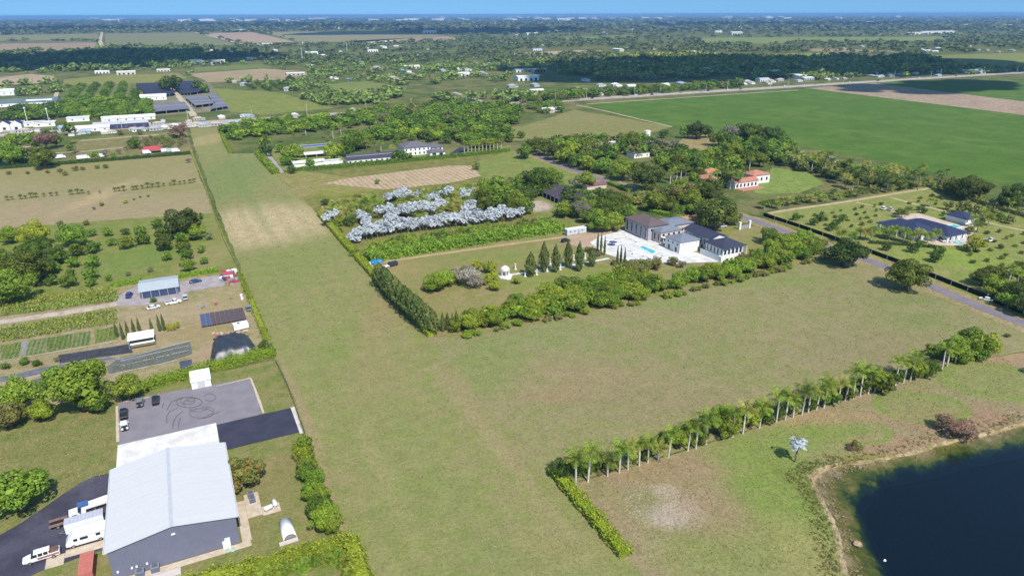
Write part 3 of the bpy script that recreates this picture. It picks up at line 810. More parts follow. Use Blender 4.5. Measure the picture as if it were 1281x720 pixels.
def crown(kind, v, lod):
    k = (kind, v, lod)
    if k not in _CR:
        n, sz = ((4200, .042), (1500, .066), (420, .118))[lod]
        args = dict(nl=24, rz=.49, zc=.51, lr=(.16, .38), low=-.6)
        if kind in ('brown', 'grey', 'red', 'blossom'):
            n, args = int(n * .6), dict(nl=14, rz=.42, zc=.57, core=False)
        _CR[k] = make_crown("crown", LEAF[kind], 100 + v * 7 + hash_s(kind) % 50, n=n, size=sz, **args)
    return _CR[k]

def hash_s(s):
    return sum(ord(c) * (i + 3) for i, c in enumerate(s))

_WHOLE = {}
def whole_tree(kind, v, lod):
    """crown and trunk as one mesh, for trees too small in view to tell the parts"""
    k = (kind, v, lod)
    if k not in _WHOLE:
        me = crown(kind, v, lod).copy()
        t = TRUNKS[v % 4]
        bm = bmesh.new(); bm.from_mesh(me)
        n = len(bm.faces)
        bm.from_mesh(t)
        bm.faces.ensure_lookup_table()
        for f in bm.faces[n:]:
            f.material_index = 1
        bm.to_mesh(me); bm.free()
        me.materials.append(bark_m)
        _WHOLE[k] = me
    return _WHOLE[k]

TR = random.Random(77)
def centre_to_base(cx, cy, h_frac, wpx, asp):
    p = G(cx, cy)
    for _ in range(6):
        w = wpx * MPP(p)
        h = w * asp
        p = G(cx, cy, h * h_frac)
    return Vector((p.x, p.y, 0)), w, h

def tree(cx, cy, wpx, kind, label, group, asp=.85, name='tree', cat='tree', sink=0.0):
    """cx, cy: middle of the crown in the photo; wpx: its width there"""
    base, w, h = centre_to_base(cx, cy, .51, wpx, asp)
    return tree_at(base, w, h, kind, label, group, name, cat, sink)

WAIT = []
def plant_waiting(limit):
    """the largest become trees of their own, the rest one mass"""
    have = sum(1 for o, _ in THINGS if o.name.split('.')[0] == 'tree')
    WAIT.sort(key=lambda t: -t[0])
    k = max(0, limit - have)
    for px, base, w, h, kind, label, group in WAIT[:k]:
        tree_at(base, w, h, kind, label, group, force=True)
    Vs, M, mats = [], [], []
    for px, base, w, h, kind, label, group in WAIT[k:]:
        me = crown(kind, TR.randrange(4), 2)
        V = np.empty(len(me.vertices) * 3, np.float32); me.vertices.foreach_get('co', V)
        V = V.reshape(-1, 3) * [w, w, h]
        a = TR.uniform(0, 6.28); c, s = math.cos(a), math.sin(a)
        V = np.stack([V[:, 0] * c - V[:, 1] * s + base.x, V[:, 0] * s + V[:, 1] * c + base.y, V[:, 2]], 1)
        if LEAF[kind] not in mats:
            mats.append(LEAF[kind])
        Vs.append(V); M += [mats.index(LEAF[kind])] * (len(V) // 4)
        tr = w * .035                                   # trunk as four leaning faces
        for i in range(4):
            a0, a1 = i * 1.571, (i + 1) * 1.571
            Vs.append(np.array([(base.x + tr * math.cos(a0), base.y + tr * math.sin(a0), 0), (base.x + tr * math.cos(a1), base.y + tr * math.sin(a1), 0), (base.x + tr * .6 * math.cos(a1), base.y + tr * .6 * math.sin(a1), h * .6), (base.x + tr * .6 * math.cos(a0), base.y + tr * .6 * math.sin(a0), h * .6)]))
            M.append(-1)
    if Vs:
        me = quad_mesh("small_trees", np.vstack(Vs), mats[0])
        for m in mats[1:]:
            me.materials.append(m)
        me.materials.append(bark_m)
        me.polygons.foreach_set('material_index', [len(mats) if m < 0 else m for m in M])
        stuff("small_trees", me, "small rounded trees of the far groves and belts")

def tree_at(base, w, h, kind, label, group, name='tree', cat='tree', sink=0.0, force=False):
    px = w / MPP(base)
    if name == 'tree' and px <= 34 and not force and group:
        WAIT.append((px, base, w, h, kind, label, group))
        return None
    lod = 0 if px > 26 else (1 if px > 11 else 2)
    v = TR.randrange(6)
    rot = TR.uniform(0, 6.28)
    base = base - Vector((0, 0, sink * h))
    if px > 14:
        r = thing(name, label, cat, base, rot, group, order=True)
        sc = (w * TR.uniform(.95, 1.08), w * TR.uniform(.95, 1.08), h)
        obj('crown', crown(kind, v, lod), scale=sc, parent=r)
        obj('trunk', TRUNKS[v % 4], scale=(w, w, h), parent=r)
        return r
    o = obj(name, whole_tree(kind, v, lod), base, rot, (w, w, h))
    return tag(o, label, cat, group, True)

def trees(rows, label, group, **kw):
    """rows of (x, y, width, kind)"""
    adj = {'oak': 'dark green', 'mango': 'bright green', 'lime': 'yellow green', 'dark': 'deep green', 'olive': 'olive green', 'brown': 'bare brown', 'grey': 'grey green thin',
           'blossom': 'pale blossoming', 'flame': 'orange flowering', 'red': 'rust coloured', 'hedge': 'leafy green', 'yellow': 'yellow', 'cypress': 'blue green', 'crop': 'light green'}
    for x, y, w, k in rows:
        tree(x, y, w, k, f"{adj[k]} {label}", group, **kw)

def poly_scatter(poly, spacing, rng, world=False, jitter=.8):
    """points inside a polygon drawn on the photo, spaced in metres on the ground"""
    pts = [Vector(p) for p in poly] if world else [G(*p) for p in poly]
    xs = [p.x for p in pts]; ys = [p.y for p in pts]
    out = []
    y = min(ys)
    while y < max(ys):
        x = min(xs)
        while x < max(xs):
            q = Vector((x + rng.uniform(-1, 1) * spacing * .5 * jitter, y + rng.uniform(-1, 1) * spacing * .5 * jitter, 0))
            c = False
            j = len(pts) - 1
            for i in range(len(pts)):
                a, b = pts[i], pts[j]
                if (a.y > q.y) != (b.y > q.y) and q.x < (b.x - a.x) * (q.y - a.y) / (b.y - a.y) + a.x:
                    c = not c
                j = i
            if c:
                out.append(q)
            x += spacing
        y += spacing
    return out

GADJ = {'oak': 'dark green', 'mango': 'bright green', 'lime': 'yellow green', 'dark': 'deep green', 'olive': 'olive green', 'grey': 'grey green', 'brown': 'bare brown', 'red': 'rust coloured', 'hedge': 'leafy green'}
def grove(poly, spacing, w, h, kinds, label, group, seed=1, name='tree', cat='tree', **kw):
    rng = random.Random(seed)
    for p in poly_scatter(poly, spacing, rng, **kw):
        k = rng.uniform(.75, 1.3)
        kd = rng.choice(kinds)
        tree_at(p, w * k, h * k * rng.uniform(.85, 1.15), kd, GADJ[kd] + ' ' + label, group, name, cat)

# --- hedges: one clipped body each, leaves over its faces
def hedge(name, px, w, h, mat, label, group=None, leaf=.4, dens=11.0, seed=1, rough=.25, world=False, cat='hedge'):
    rs = np.random.RandomState(seed)
    pts = [Vector(p) if world else G(*p) for p in px]
    Vs = []
    core = MB()
    for a, b in zip(pts, pts[1:]):
        d = (b - a); L = d.length; d.normalize()
        s = Vector((-d.y, d.x, 0))
        a3, d3, s3 = np.array(a), np.array(d), np.array(s)
        def put(n, su, hz, nrm):
            t = rs.uniform(-.3, L + .3, n)
            wob = 1 + rough * np.sin(t * .9 + rs.uniform(0, 6)) * .3 + rs.normal(0, rough * .18, n)
            P = a3 + t[:, None] * d3 + (su * wob)[:, None] * s3 * w / 2 + (hz * wob * h)[:, None] * np.array([0, 0, 1])
            Vs.append(leaf_quads(P, np.tile(nrm, (n, 1)), leaf, rs, .6))
        nt, ns = int(dens * L * w / leaf * .5) + 8, int(dens * L * h / leaf * .5) + 8
        put(nt, rs.uniform(-1, 1, nt), rs.uniform(.8, 1.06, nt), [0, 0, 1])
        for sg in (-1, 1):
            put(ns, np.full(ns, float(sg)), rs.uniform(0.02, 1, ns), list(s3 * sg))
        n2 = int(dens * w * h) + 4
        for tt, sg in ((0, -1), (L, 1)):
            P = a3 + np.full(n2, tt)[:, None] * d3 + rs.uniform(-1, 1, n2)[:, None] * s3 * w / 2 + rs.uniform(0, h, n2)[:, None] * np.array([0, 0, 1])
            Vs.append(leaf_quads(P, np.tile(d3 * sg, (n2, 1)), leaf, rs, .6))
        q = [a + s * w * .36, a - s * w * .36, b - s * w * .36, b + s * w * .36]
        core.add([(p.x, p.y, -.02) for p in q] + [(p.x, p.y, h * .78) for p in q], [(0, 1, 5, 4), (1, 2, 6, 5), (2, 3, 7, 6), (3, 0, 4, 7), (4, 5, 6, 7)])
    V = np.vstack(Vs)
    nq = len(V) // 4
    me = bpy.data.meshes.new(name)
    cv = core.v
    me.from_pydata([tuple(v) for v in V] + [tuple(v) for v in cv], [], [(4 * i, 4 * i + 1, 4 * i + 2, 4 * i + 3) for i in range(nq)] + [tuple(j + 4 * nq for j in f) for f in core.f])
    me.materials.append(mat)
    o = obj(name, me)
    return tag(o, label, cat, group, None)

# --- palms
def frond_quads(rs, L=1.0, rise=.6, droop=1.2, n=10, wid=.32, twist=0.0):
    """one feather frond along +x: rib plus drooping leaflets"""
    t = np.linspace(0, 1, n + 1)
    ang = rise - droop * t ** 1.4
    seg = L / n
    x = np.concatenate([[0], np.cumsum(np.cos(ang[:-1]) * seg)])
    z = np.concatenate([[0], np.cumsum(np.sin(ang[:-1]) * seg)])
    V = []
    for i in range(n):
        a, b = np.array([x[i], 0, z[i]]), np.array([x[i + 1], 0, z[i + 1]])
        r = .014 * L * (1 - t[i] * .7)
        o = np.array([0, r, 0])
        V += [a - o, b - o * .8, b + o * .8, a + o]
        if i == 0:
            continue
        lw = wid * L * math.sin(math.pi * min(1, .12 + t[i] * .86)) * rs.uniform(.85, 1.15)
        for sg in (-1, 1):
            tip = a + np.array([lw * .55, sg * lw, -lw * rs.uniform(.25, .6)])
            e = (b - a) * .62
            V += [a, a + e, tip + e * .5, tip]
    return np.array(V)

def rot_place(V, az, base, tw=0.0):
    c, s = math.cos(az), math.sin(az)
    R = np.array([[c, -s, 0], [s, c, 0], [0, 0, 1]])
    return V @ R.T + np.array(base)

FRONDS = {}
for _k, _mn in (('palm', 'palm'), ('palmy', 'palmy'), ('palmd', 'palmd')):
    FRONDS[_k] = [quad_mesh("frond", frond_quads(np.random.RandomState(40 + i), 1.0, r_, d_, 11, .27), LEAF[_mn]) for i, (r_, d_) in enumerate(((1.25, 1.3), (.85, 1.6), (.45, 1.5), (.05, 1.1)))]

def palm_trunk_mesh(seed, bulge=.35, m=None):
    rnd = random.Random(seed)
    zs = [0, .03, .2, .5, .8, 1.0]
    rr = [1.35, 1.1, .95, 1.0 + bulge * .4, .9, .62]
    lx, ly = rnd.uniform(-.02, .02), rnd.uniform(-.02, .02)
    return MB().tube([(lx * z * z, ly * z * z, z) for z in zs], rr, 9).mesh("trunk", m or palm_bark, True)
PTR = [palm_trunk_mesh(i) for i in range(3)]
PTD = [palm_trunk_mesh(i + 9, 0, dark_bark) for i in range(2)]
SHAFT = MB().tube([(0, 0, 0), (0, 0, .3), (0, 0, .8), (0, 0, 1)], [.75, .85, .6, .35], 8).mesh("crownshaft", paint("green_crownshaft", (.16, .25, .06), .5, .3), True)

def royal_palm(base, ht, fl, label, group, kind='palm', nf=15, seed=0, order=True):
    """trunk, green shaft and every frond its own part"""
    rnd = random.Random(seed)
    r = thing('royal_palm', label, 'palm tree', base, rnd.uniform(0, 6.28), group, order)
    r.rotation_euler = (rnd.uniform(-.05, .05), rnd.uniform(-.05, .05), r.rotation_euler.z)
    nf += rnd.choice([-4, -2, 0, 0, 1])
    fl *= rnd.uniform(.88, 1.1)
    tr = rnd.uniform(.2, .25)
    obj('trunk', PTR[seed % 3], (0, 0, -.05), 0, (tr, tr, ht), r)
    obj('crownshaft', SHAFT, (0, 0, ht - .02), 0, (tr * .95, tr * .95, fl * .3), r)
    z = ht + fl * .27
    for i in range(nf):
        lev = min(3, int(4 * (i / nf) ** .9))
        a = i * 2.39996 + rnd.uniform(-.25, .25)
        s = fl * rnd.uniform(.85, 1.12)
        obj('frond', FRONDS[kind][lev], (0, 0, z - lev * .05), (0, 0, a), s, r)
    return r

_PC = {}
def palm_crown(kind, seed, nf=22, low=.0, wid=.34):
    k = (kind, seed)
    if k not in _PC:
        rs = np.random.RandomState(seed + 5)
        Vs = []
        for i in range(nf):
            u = i / nf
            V = frond_quads(rs, rs.uniform(.85, 1.1), 1.3 - 1.5 * u + rs.uniform(-.1, .1), 1.2 + .5 * rs.rand(), 8, wid)
            Vs.append(rot_place(V, i * 2.39996 + rs.uniform(-.3, .3), (0, 0, 0)))
        _PC[k] = quad_mesh("crown", np.vstack(Vs), LEAF[kind])
    return _PC[k]

def feather_palm(base, ht, fl, kind, label, group, name='palm_tree', cat='palm tree'):
    px = fl * 2 / MPP(base)
    s = TR.randrange(3)
    tr = .16 + ht * .012
    me = palm_crown(kind, s)
    r = thing(name, label, cat, base, TR.uniform(0, 6.28), group, True)
    obj('crown', me, (0, 0, ht), 0, fl, r)
    obj('trunk', PTD[s % 2] if kind != 'palm' else PTR[s], (0, 0, -.05), 0, (tr, tr, ht + .1), r)
    return r

def fan_crown(seed, nf=34, hemi=-.35):
    rs = np.random.RandomState(seed)
    T = []
    for i in range(nf):
        zc = 1 - (1 - hemi) * (i + .5) / nf
        az = i * 2.39996
        d = np.array([math.cos(az) * math.sqrt(1 - zc * zc), math.sin(az) * math.sqrt(1 - zc * zc), zc])
        d /= np.linalg.norm(d)
        c = d * rs.uniform(.42, .8)
        nrm = d * .75 + np.array([0, 0, .7]) + rs.normal(0, .4, 3)
        nrm /= np.linalg.norm(nrm)
        ax = d - nrm * d.dot(nrm); ax /= np.linalg.norm(ax)
        bx = np.cross(nrm, ax)
        R = rs.uniform(.2, .34)
        k = 11
        for j in range(k):
            a0, a1 = [(-1 + 2 * q / k) * 2.5 for q in (j + .06, j + .94)]
            am = (a0 + a1) / 2
            f = lambda a, r, l: c + (ax * math.cos(a) + bx * math.sin(a)) * r + nrm * l
            T += [c, f(a0, R * .72, .07 * R), f(am, R * (1.05 - .1 * abs(am)), -.12 * R), f(a1, R * .72, .07 * R)]
        # leaf stalk
        o = bx * .018
        T += [c - o, c + o, o, -o]
    return quad_mesh("crown", np.array(T), LEAF['silver'])
FANS = [fan_crown(i) for i in range(3)]

def silver_palm(base, ht, r_, label, group, order=True):
    r = thing('silver_palm', label, 'palm tree', base, TR.uniform(0, 6.28), group, order)
    obj('crown', TR.choice(FANS), (0, 0, ht), 0, r_, r)
    obj('trunk', PTD[TR.randrange(2)], (0, 0, -.05), 0, (.22, .22, ht + .1), r)
    return r

def cone_crown(seed, n=900, kind='cypress', lean=.0, sz=.09, belly=.3):
    rs = np.random.RandomState(seed)
    z = rs.uniform(0, 1, n) ** .85
    prof = np.minimum(1, (z + .05) / belly) ** .6 * (1 - np.maximum(0, (z - belly) / (1 - belly)) ** 1.3)
    az = rs.uniform(0, 6.283, n)
    lump = 1 + .18 * np.sin(az * 3 + z * 14 + seed) + rs.normal(0, .07, n)
    r = .5 * prof * lump * rs.uniform(.8, 1.05, n)
    P = np.stack([np.cos(az) * r, np.sin(az) * r, .04 + z * .96], 1)
    nrm = np.stack([np.cos(az), np.sin(az), np.full(n, .5)], 1)
    V = leaf_quads(P, nrm, sz, rs, .45)
    V2 = leaf_quads(P[: n // 3] * [.5, .5, .92], nrm[: n // 3], sz * 2.2, rs, .3)
    V = np.vstack([V, V2])
    return quad_mesh("crown", V, LEAF[kind])
CONES = {}
STEM = MB().tube([(0, 0, -.02), (0, 0, .5), (0, 0, .9)], [.08, .06, .01], 6).mesh("trunk", bark_m)

def columnar(cx, cy, wpx, hpx, label, group, kind='cypress', name='cypress', cat='tree', belly=.3):
    """centre, width and height of the column in the photo"""
    p = G(cx, cy + hpx / 2)
    w = wpx * MPP(p)
    k = .92
    h = hpx * MPP(p) / k
    key = (kind, TR.randrange(3), belly)
    if key not in CONES:
        CONES[key] = cone_crown(hash_s(kind) + key[1], kind=kind, belly=belly)
    r = thing(name, label, cat, p, TR.uniform(0, 6.28), group, True)
    obj('crown', CONES[key], (0, 0, 0), 0, (w, w, h), r)
    obj('trunk', STEM, (0, 0, 0), 0, (w, w, h), r)
    return r

# ================= planting =================
# --- foreground west: trees round the warehouse
tree(20, 610, 76, 'mango', "broad bright green tree on the grass beside the black driveway", None, .8)
tree(306, 588, 50, 'flame', "orange flowering tree against the east wall of the warehouse", None, .8)
trees([(98, 478, 84, 'mango'), (157, 481, 44, 'mango'), (22, 488, 56, 'mango'), (50, 510, 34, 'lime'), (8, 514, 48, 'olive'), (66, 470, 40, 'mango'), (118, 500, 34, 'oak')],
      "rounded tree in the clump between nursery and parking pad", "trees between nursery and warehouse lot")
tree(331, 431, 19, 'dark', "small dark round tree where the hedge meets the airstrip", None, .9)
hedge('hedge', [(178, 484), (262, 461), (343, 441)], 3.6, 2.6, LEAF['hedge'], "bright bushy hedge between the nursery and the parking pad", leaf=.4, dens=12, seed=3, rough=.6)
hedge('hedge', [(215, 738), (300, 716), (370, 698), (437, 679), (455, 735)], 3.2, 2.0, LEAF['hedge'], "yellow green hedge turning the corner at the airstrip edge", leaf=.4, dens=12, seed=4, rough=.6)
for i, (x, y, w) in enumerate([(379, 553, 26), (374, 564, 24), (383, 574, 30), (380, 588, 28), (391, 596, 30), (388, 609, 30), (399, 616, 30), (397, 630, 34), (409, 636, 30), (403, 648, 36), (416, 652, 30)]):
    tree(x, y, w, ('mango', 'hedge', 'mango', 'oak')[i % 4], "leafy shrub in the row along the airstrip beside the warehouse lawn", "shrubs along the airstrip edge", .95, 'shrub', 'shrub')
for x, y in [(352, 713), (366, 708), (386, 705), (409, 701), (340, 717), (432, 705), (438, 718), (420, 699), (376, 710), (330, 720)]:
    feather_palm(G(x, y), .9, 2.3, 'palm', "arching leafy palm clump in front of the corner hedge", "palm clumps before the corner hedge", 'palm_clump', 'palm')

# --- orchard on the west
ORCH = [(12, 289, 28, 'mango'), (45, 288, 42, 'lime'), (88, 290, 38, 'mango'), (95, 308, 22, 'oak'), (42, 308, 40, 'oak'), (70, 315, 32, 'oak'), (28, 330, 60, 'oak'), (12, 353, 56, 'mango'), (50, 330, 34, 'dark'), (68, 330, 18, 'mango'),
        (117, 305, 20, 'oak'), (116, 323, 20, 'mango'), (114, 338, 20, 'mango'), (135, 286, 15, 'mango'), (139, 299, 13, 'mango'), (157, 286, 12, 'oak'), (159, 299, 22, 'mango'), (176, 284, 15, 'mango'), (180, 295, 20, 'oak'), (197, 277, 16, 'oak'),
        (203, 290, 25, 'oak'), (206, 301, 24, 'dark'), (231, 274, 50, 'dark'), (243, 287, 26, 'mango'), (226, 294, 18, 'mango'), (229, 305, 22, 'oak'), (233, 315, 18, 'oak'), (235, 328, 22, 'mango'), (209, 317, 15, 'mango'), (252, 309, 12, 'mango'), (256, 323, 12, 'mango'),
        (91, 324, 18, 'mango'), (88, 337, 13, 'oak'), (115, 287, 13, 'mango'), (85, 347, 22, 'oak'), (65, 346, 18, 'oak'), (136, 344, 11, 'mango'), (160, 339, 9, 'grey'), (189, 334, 9, 'grey'), (113, 349, 16, 'mango'), (-4, 318, 34, 'oak'), (-6, 290, 20, 'dark'), (262, 293, 12, 'grey'), (108, 275, 9, 'olive'), (76, 276, 10, 'olive')]
trees(ORCH, "tree in the western orchard", "orchard trees west of the airstrip", asp=.82)
hedge('hedge', [(222, 345), (252, 340), (273, 337)], 2.2, 1.6, LEAF['hedge'], "low hedge behind the nursery yard", leaf=.5, seed=8)
hedge('hedge', [(140, 356), (178, 350)], 2.4, 1.8, LEAF['hedge'], "short hedge west of the long nursery shed", leaf=.5, seed=9)
hedge('hedge', [(-40, 211), (0, 207.5), (120, 199.5), (239, 190.5)], 3.0, 2.2, LEAF['hedged'], "long dark clipped hedge north of the dry field", leaf=.7, dens=10, seed=10)
for x, y, s in [(10, 245, 1), (16, 244, .8), (27, 243.5, 1), (33, 243, .8), (40, 242, 1.2), (46, 241.5, 1.1), (56, 240.5, .8), (65, 240, .9), (72, 239.5, .9), (90, 238.5, 1.2), (98, 237.5, 1.2), (104, 237, 1), (112, 237.5, .7), (126, 237, .6), (145, 235, 1), (150, 234.5, 1), (156, 234, 1.2), (168, 233, 1), (172, 232.5, 1), (179, 231.5, .9), (186, 230.5, 1.3), (192, 230, 1), (199, 229.5, 1.2), (206, 228.5, .8), (214, 227.8, .7), (219, 227, 1.2), (226, 226.5, .9), (232, 225.5, .9), (239, 225, 1), (244, 224, 1)]:
    feather_palm(G(x, y + 2), 2.1 * s, 1.6 * s, 'palmd', "small young palm in the line across the dry field", "young palms in the dry field", 'young_palm', 'palm')
for x, y, w, k in [(95, 207, 9, 'olive'), (76, 209, 8, 'olive'), (82, 213, 9, 'olive'), (104, 207, 7, 'olive'), (122, 205, 8, 'mango'), (133, 204.5, 8, 'olive'), (60, 211, 6, 'olive'), (35, 212, 6, 'olive'), (237, 198, 9, 'brown'), (157, 249, 7, 'lime'), (128, 252, 7, 'olive'), (186, 242, 4, 'oak'), (176, 243, 4, 'oak'), (168, 246, 4, 'olive'), (118, 257, 6, 'brown'), (12, 212, 7, 'olive')]:
    tree(x, y, w, k, "low scattered bush on the dry field", "bushes on the dry field", .7, 'bush', 'shrub')

# --- palm row and hedge beside the pond
hedge('hedge', [(692, 592), (720, 625), (750, 660), (780, 697)], 2.9, 1.7, LEAF['hedge'], "straight green hedge running down from the palm row", leaf=.38, dens=12, seed=12, rough=.5)
ROW = [(718.6, 607.6, 1.05, 0), (733.9, 603, 1.15, 0), (758.5, 596, .62, 0), (773, 592, .95, 0), (784, 588, .8, 1), (798, 583.5, .9, 1), (809, 579.5, .8, 1), (822, 577, .5, 1), (834.6, 573, 1.0, 0), (859, 565, .9, 1), (869, 562, 1.0, 0), (882, 557, 1.1, 0), (915, 548, 1.0, 0), (928, 544, .95, 1), (948.6, 537.5, .9, 1),
       (970, 529.6, 1.1, 0), (981, 527, 1.0, 0), (991, 524.5, .75, 1), (1002, 521, 1.05, 0), (1010, 518, .95, 1), (1020, 515, .8, 1), (1029.5, 512.5, 1.0, 0), (1048, 507, .85, 1), (1056, 504, .8, 0), (1066, 501, 1.15, 0), (1075, 498, 1.15, 0), (1085, 495.5, .9, 1), (1093, 493, .75, 1), (1119, 485, 1.1, 0), (1129, 482, .95, 0), (1137.5, 479.5, 1.05, 1), (1177.5, 466, 1.05, 0), (1184, 461, .7, 0), (1194, 457, .7, 1)]
for i, (x, y, s, k) in enumerate(ROW):
    royal_palm(G(x, y), 6.3 * s, 3.6 * (.75 + .25 * s), "pale trunked royal palm in the row above the lawn", "royal palms in the row above the lawn", ('palm', 'palm', 'palmd', 'palm')[i % 4] if k == 0 else ('palmy' if i % 3 == 1 else 'palm'), seed=i)
_pr = random.Random(9)
for i, (x, y, w, k) in enumerate([(702, 586, 24, 'dark'), (713, 583, 20, 'dark'), (728, 588, 18, 'oak'), (743, 580, 22, 'oak'), (752, 576, 18, 'mango'), (764, 582, 16, 'oak'), (790, 572, 16, 'mango'), (803, 566, 18, 'oak'), (818, 560, 22, 'oak'), (828, 553, 20, 'oak'), (846, 549, 26, 'mango'), (858, 546, 24, 'mango'), (866, 538, 24, 'mango'), (876, 545, 20, 'oak'), (893, 530, 38, 'mango'), (904, 521, 34, 'hedge'), (908, 535, 28, 'mango'), (922, 526, 24, 'oak'), (938, 522, 28, 'lime'), (950, 516, 26, 'mango'), (959, 524, 16, 'oak'), (976, 517, 16, 'oak'), (990, 512, 18, 'mango'),
                                   (1012, 505, 18, 'oak'), (1030, 497, 22, 'mango'), (1042, 500, 18, 'oak'), (1058, 492, 18, 'oak'), (1078, 484, 20, 'oak'), (1096, 478, 26, 'mango'), (1106, 480, 20, 'mango'), (1104, 494 - 12, 24, 'oak'), (1118, 474, 20, 'oak'), (1146, 466, 22, 'mango'), (1160, 464, 20, 'oak'), (1168, 462, 16, 'oak')]):
    tree(x, y - w * .04, min(34, w * 1.25), k, {'dark': 'deep green', 'oak': 'dark green', 'mango': 'bright green', 'hedge': 'leafy green', 'lime': 'yellow green'}[k] + " bush filling the gaps behind the palm row", "bushes behind the palm row", .95, 'bush', 'shrub')
trees([(1196, 437, 40, 'mango'), (1216, 430, 48, 'mango'), (1234, 434, 38, 'lime'), (1206, 446, 28, 'mango'), (1170, 442, 26, 'oak'), (1186, 446, 22, 'oak'), (1226, 444, 26, 'mango')],
      "tree in the rounded clump ending the palm row", "trees in the clump ending the palm row", asp=.8)
silver_palm(G(993.3, 580.1), 5.2, 2.5, "lone silvery fan palm casting a shadow on the lakeside lawn", None)
tree(1194, 536, 44, 'red', "pinkish brown thin tree leaning over the pond bank", None, .62)
tree(1178, 530, 24, 'red', "smaller pinkish brown tree behind the leaning one by the pond", None, .8)
tree(1211, 546, 26, 'red', "rusty bare bush hanging over the pond water", None, .6, 'bush', 'shrub')
tree(1070, 559, 17, 'olive', "small olive and brown shrub on the pond bank", None, .8, 'shrub', 'shrub')
tree(1064, 563, 11, 'red', "small rusty shrub on the pond bank beside the olive one", None, .8, 'shrub', 'shrub')
tree_at(G(1302, 474), 6, 7, 'oak', "tree at the lawn edge by the tan track throwing a short shadow", None)
tree(1260, 423, 9, 'olive', "small weedy bush on the bare corner by the road", None, .6, 'bush', 'shrub')

# --- silver palm plantation
hedge('hedge', [(401, 268), (430, 302), (470, 347), (505, 385), (539, 420)], 2.8, 2.2, LEAF['hedge'], "clipped green hedge along the east edge of the airstrip", leaf=.4, dens=12, seed=14, rough=.4)
hedge('hedge', [(462, 325), (520, 315), (580, 306), (640, 297), (702, 288)], 7.0, 3.6, LEAF['mango'], "bushy green hedge between the plantation and the dirt track", leaf=.8, dens=10, seed=15, rough=.9)
SIL = [(446, 292), (452, 290), (459, 288), (466, 287), (473, 285), (480, 284), (487, 282), (496, 281), (503, 280), (511, 279.5), (518, 279), (526, 278), (534, 277), (541, 276), (549, 275), (556, 274), (564, 273.5), (571, 273), (579, 272), (586, 271), (594, 270.5), (601, 270), (609, 269), (616, 268), (624, 267.5), (631, 267), (639, 266), (646, 264.5), (652, 262),
       (480, 257), (488, 259), (495, 260), (503, 259), (510, 258), (517, 257), (525, 256), (533, 256), (541, 255.5), (548, 253), (556, 251), (486, 270), (493, 268), (592, 254), (587, 257), (490, 240), (499, 238.5), (505, 237), (511, 238), (525, 237.5), (542, 242), (546, 241), (558, 236.5), (562, 235), (580, 237), (589, 236), (415, 267), (455, 266), (459, 269), (458, 272)]
_sil = SIL + [(x + TR.uniform(-4, 4), y + TR.uniform(-7, -1)) for x, y in SIL[:29] + SIL[:29]] + [(x + TR.uniform(-6, 6), y + TR.uniform(-4, 5)) for x, y in SIL[29:] + SIL[29:]]
for _i, (x, y) in enumerate(_sil):
    _z = 'at the front of the plantation' if _i < 29 else 'in the second row of the plantation' if len(SIL) <= _i < len(SIL) + 58 else 'in the middle of the plantation' if y > 250 else 'at the back of the plantation'
    silver_palm(G(x, y + 11), 4.3 + TR.uniform(-1.6, 1.3), 3.1 * TR.uniform(.75, 1.2), "silvery fan palm " + _z, "silver fan palms in the plantation")
_pg = random.Random(4)
for poly, nsp in (([(404, 270), (420, 255), (470, 250), (480, 262), (440, 285), (425, 282)], 4.6), ([(500, 252), (560, 246), (600, 243), (640, 240), (640, 258), (560, 266), (500, 274), (486, 262)], 5.0), ([(470, 250), (540, 240), (600, 238), (600, 244), (500, 253)], 5.0)):
    for p in poly_scatter(poly, nsp, _pg):
        _kp = _pg.choice(['palm', 'palmy', 'palmy', 'palmd'])
        feather_palm(p, _pg.uniform(1.4, 3.2), _pg.uniform(3.2, 4.4), _kp, {'palm': 'bright green', 'palmy': 'golden green', 'palmd': 'deep green'}[_kp] + " bushy palm between the silver fan palms", "green palms in the plantation", 'plantation_palm', 'palm')
for p in poly_scatter([(452, 318), (478, 302), (520, 296), (600, 286), (690, 276), (694, 284), (600, 296), (520, 307), (470, 319)], 4.2, _pg):
    feather_palm(p, _pg.uniform(.6, 1.6), _pg.uniform(2.2, 3.4), _pg.choice(['palm', 'palm', 'palmd']), "low leafy palm between the silver fan palms and the bushy hedge", "low palms above the bushy hedge", 'low_palm', 'palm')
for x, y, s in [(445, 318, 1.1), (480, 311, 1.25), (505, 308, 1.1), (462, 313, .8), (492, 308, .8), (520, 303, .8), (432, 300, .7), (540, 300, .7), (426, 290, .7), (655, 284, .6), (640, 288, .6)]:
    feather_palm(G(x, y), 1.5, 3.2 * s, 'palm', "broad arching date palm before the silver fan palms", "date palms edging the plantation")
trees([(620, 240, 52, 'mango'), (611, 252, 34, 'oak'), (638, 244, 34, 'mango'), (644, 256, 30, 'oak'), (597, 246, 18, 'olive'), (630, 231, 24, 'olive'), (407, 251, 11, 'dark'), (473, 226, 8, 'mango'), (597, 207, 12, 'olive'), (630, 254, 26, 'mango')], "tree at the north end of the silver palm plantation", "trees round the plantation", asp=.85)
hedge('hedge', [(366, 213), (420, 208.5), (500, 202), (580, 195.5), (638, 189.5)], 3.2, 2.4, LEAF['mango'], "long green hedge in front of the white farmhouse and long barn", leaf=.8, dens=10, seed=17)
hedge('hedge', [(276, 160), (282, 175), (290, 190)], 2.6, 2.0, LEAF['hedge'], "hedge stub on the far airstrip corner", leaf=.7, dens=10, seed=18)
hedge('hedge', [(324, 191), (334, 203), (346, 216)], 4.0, 2.5, LEAF['hedge'], "hedge between the airstrip and the estate lane", leaf=.8, dens=10, seed=19, rough=.8)

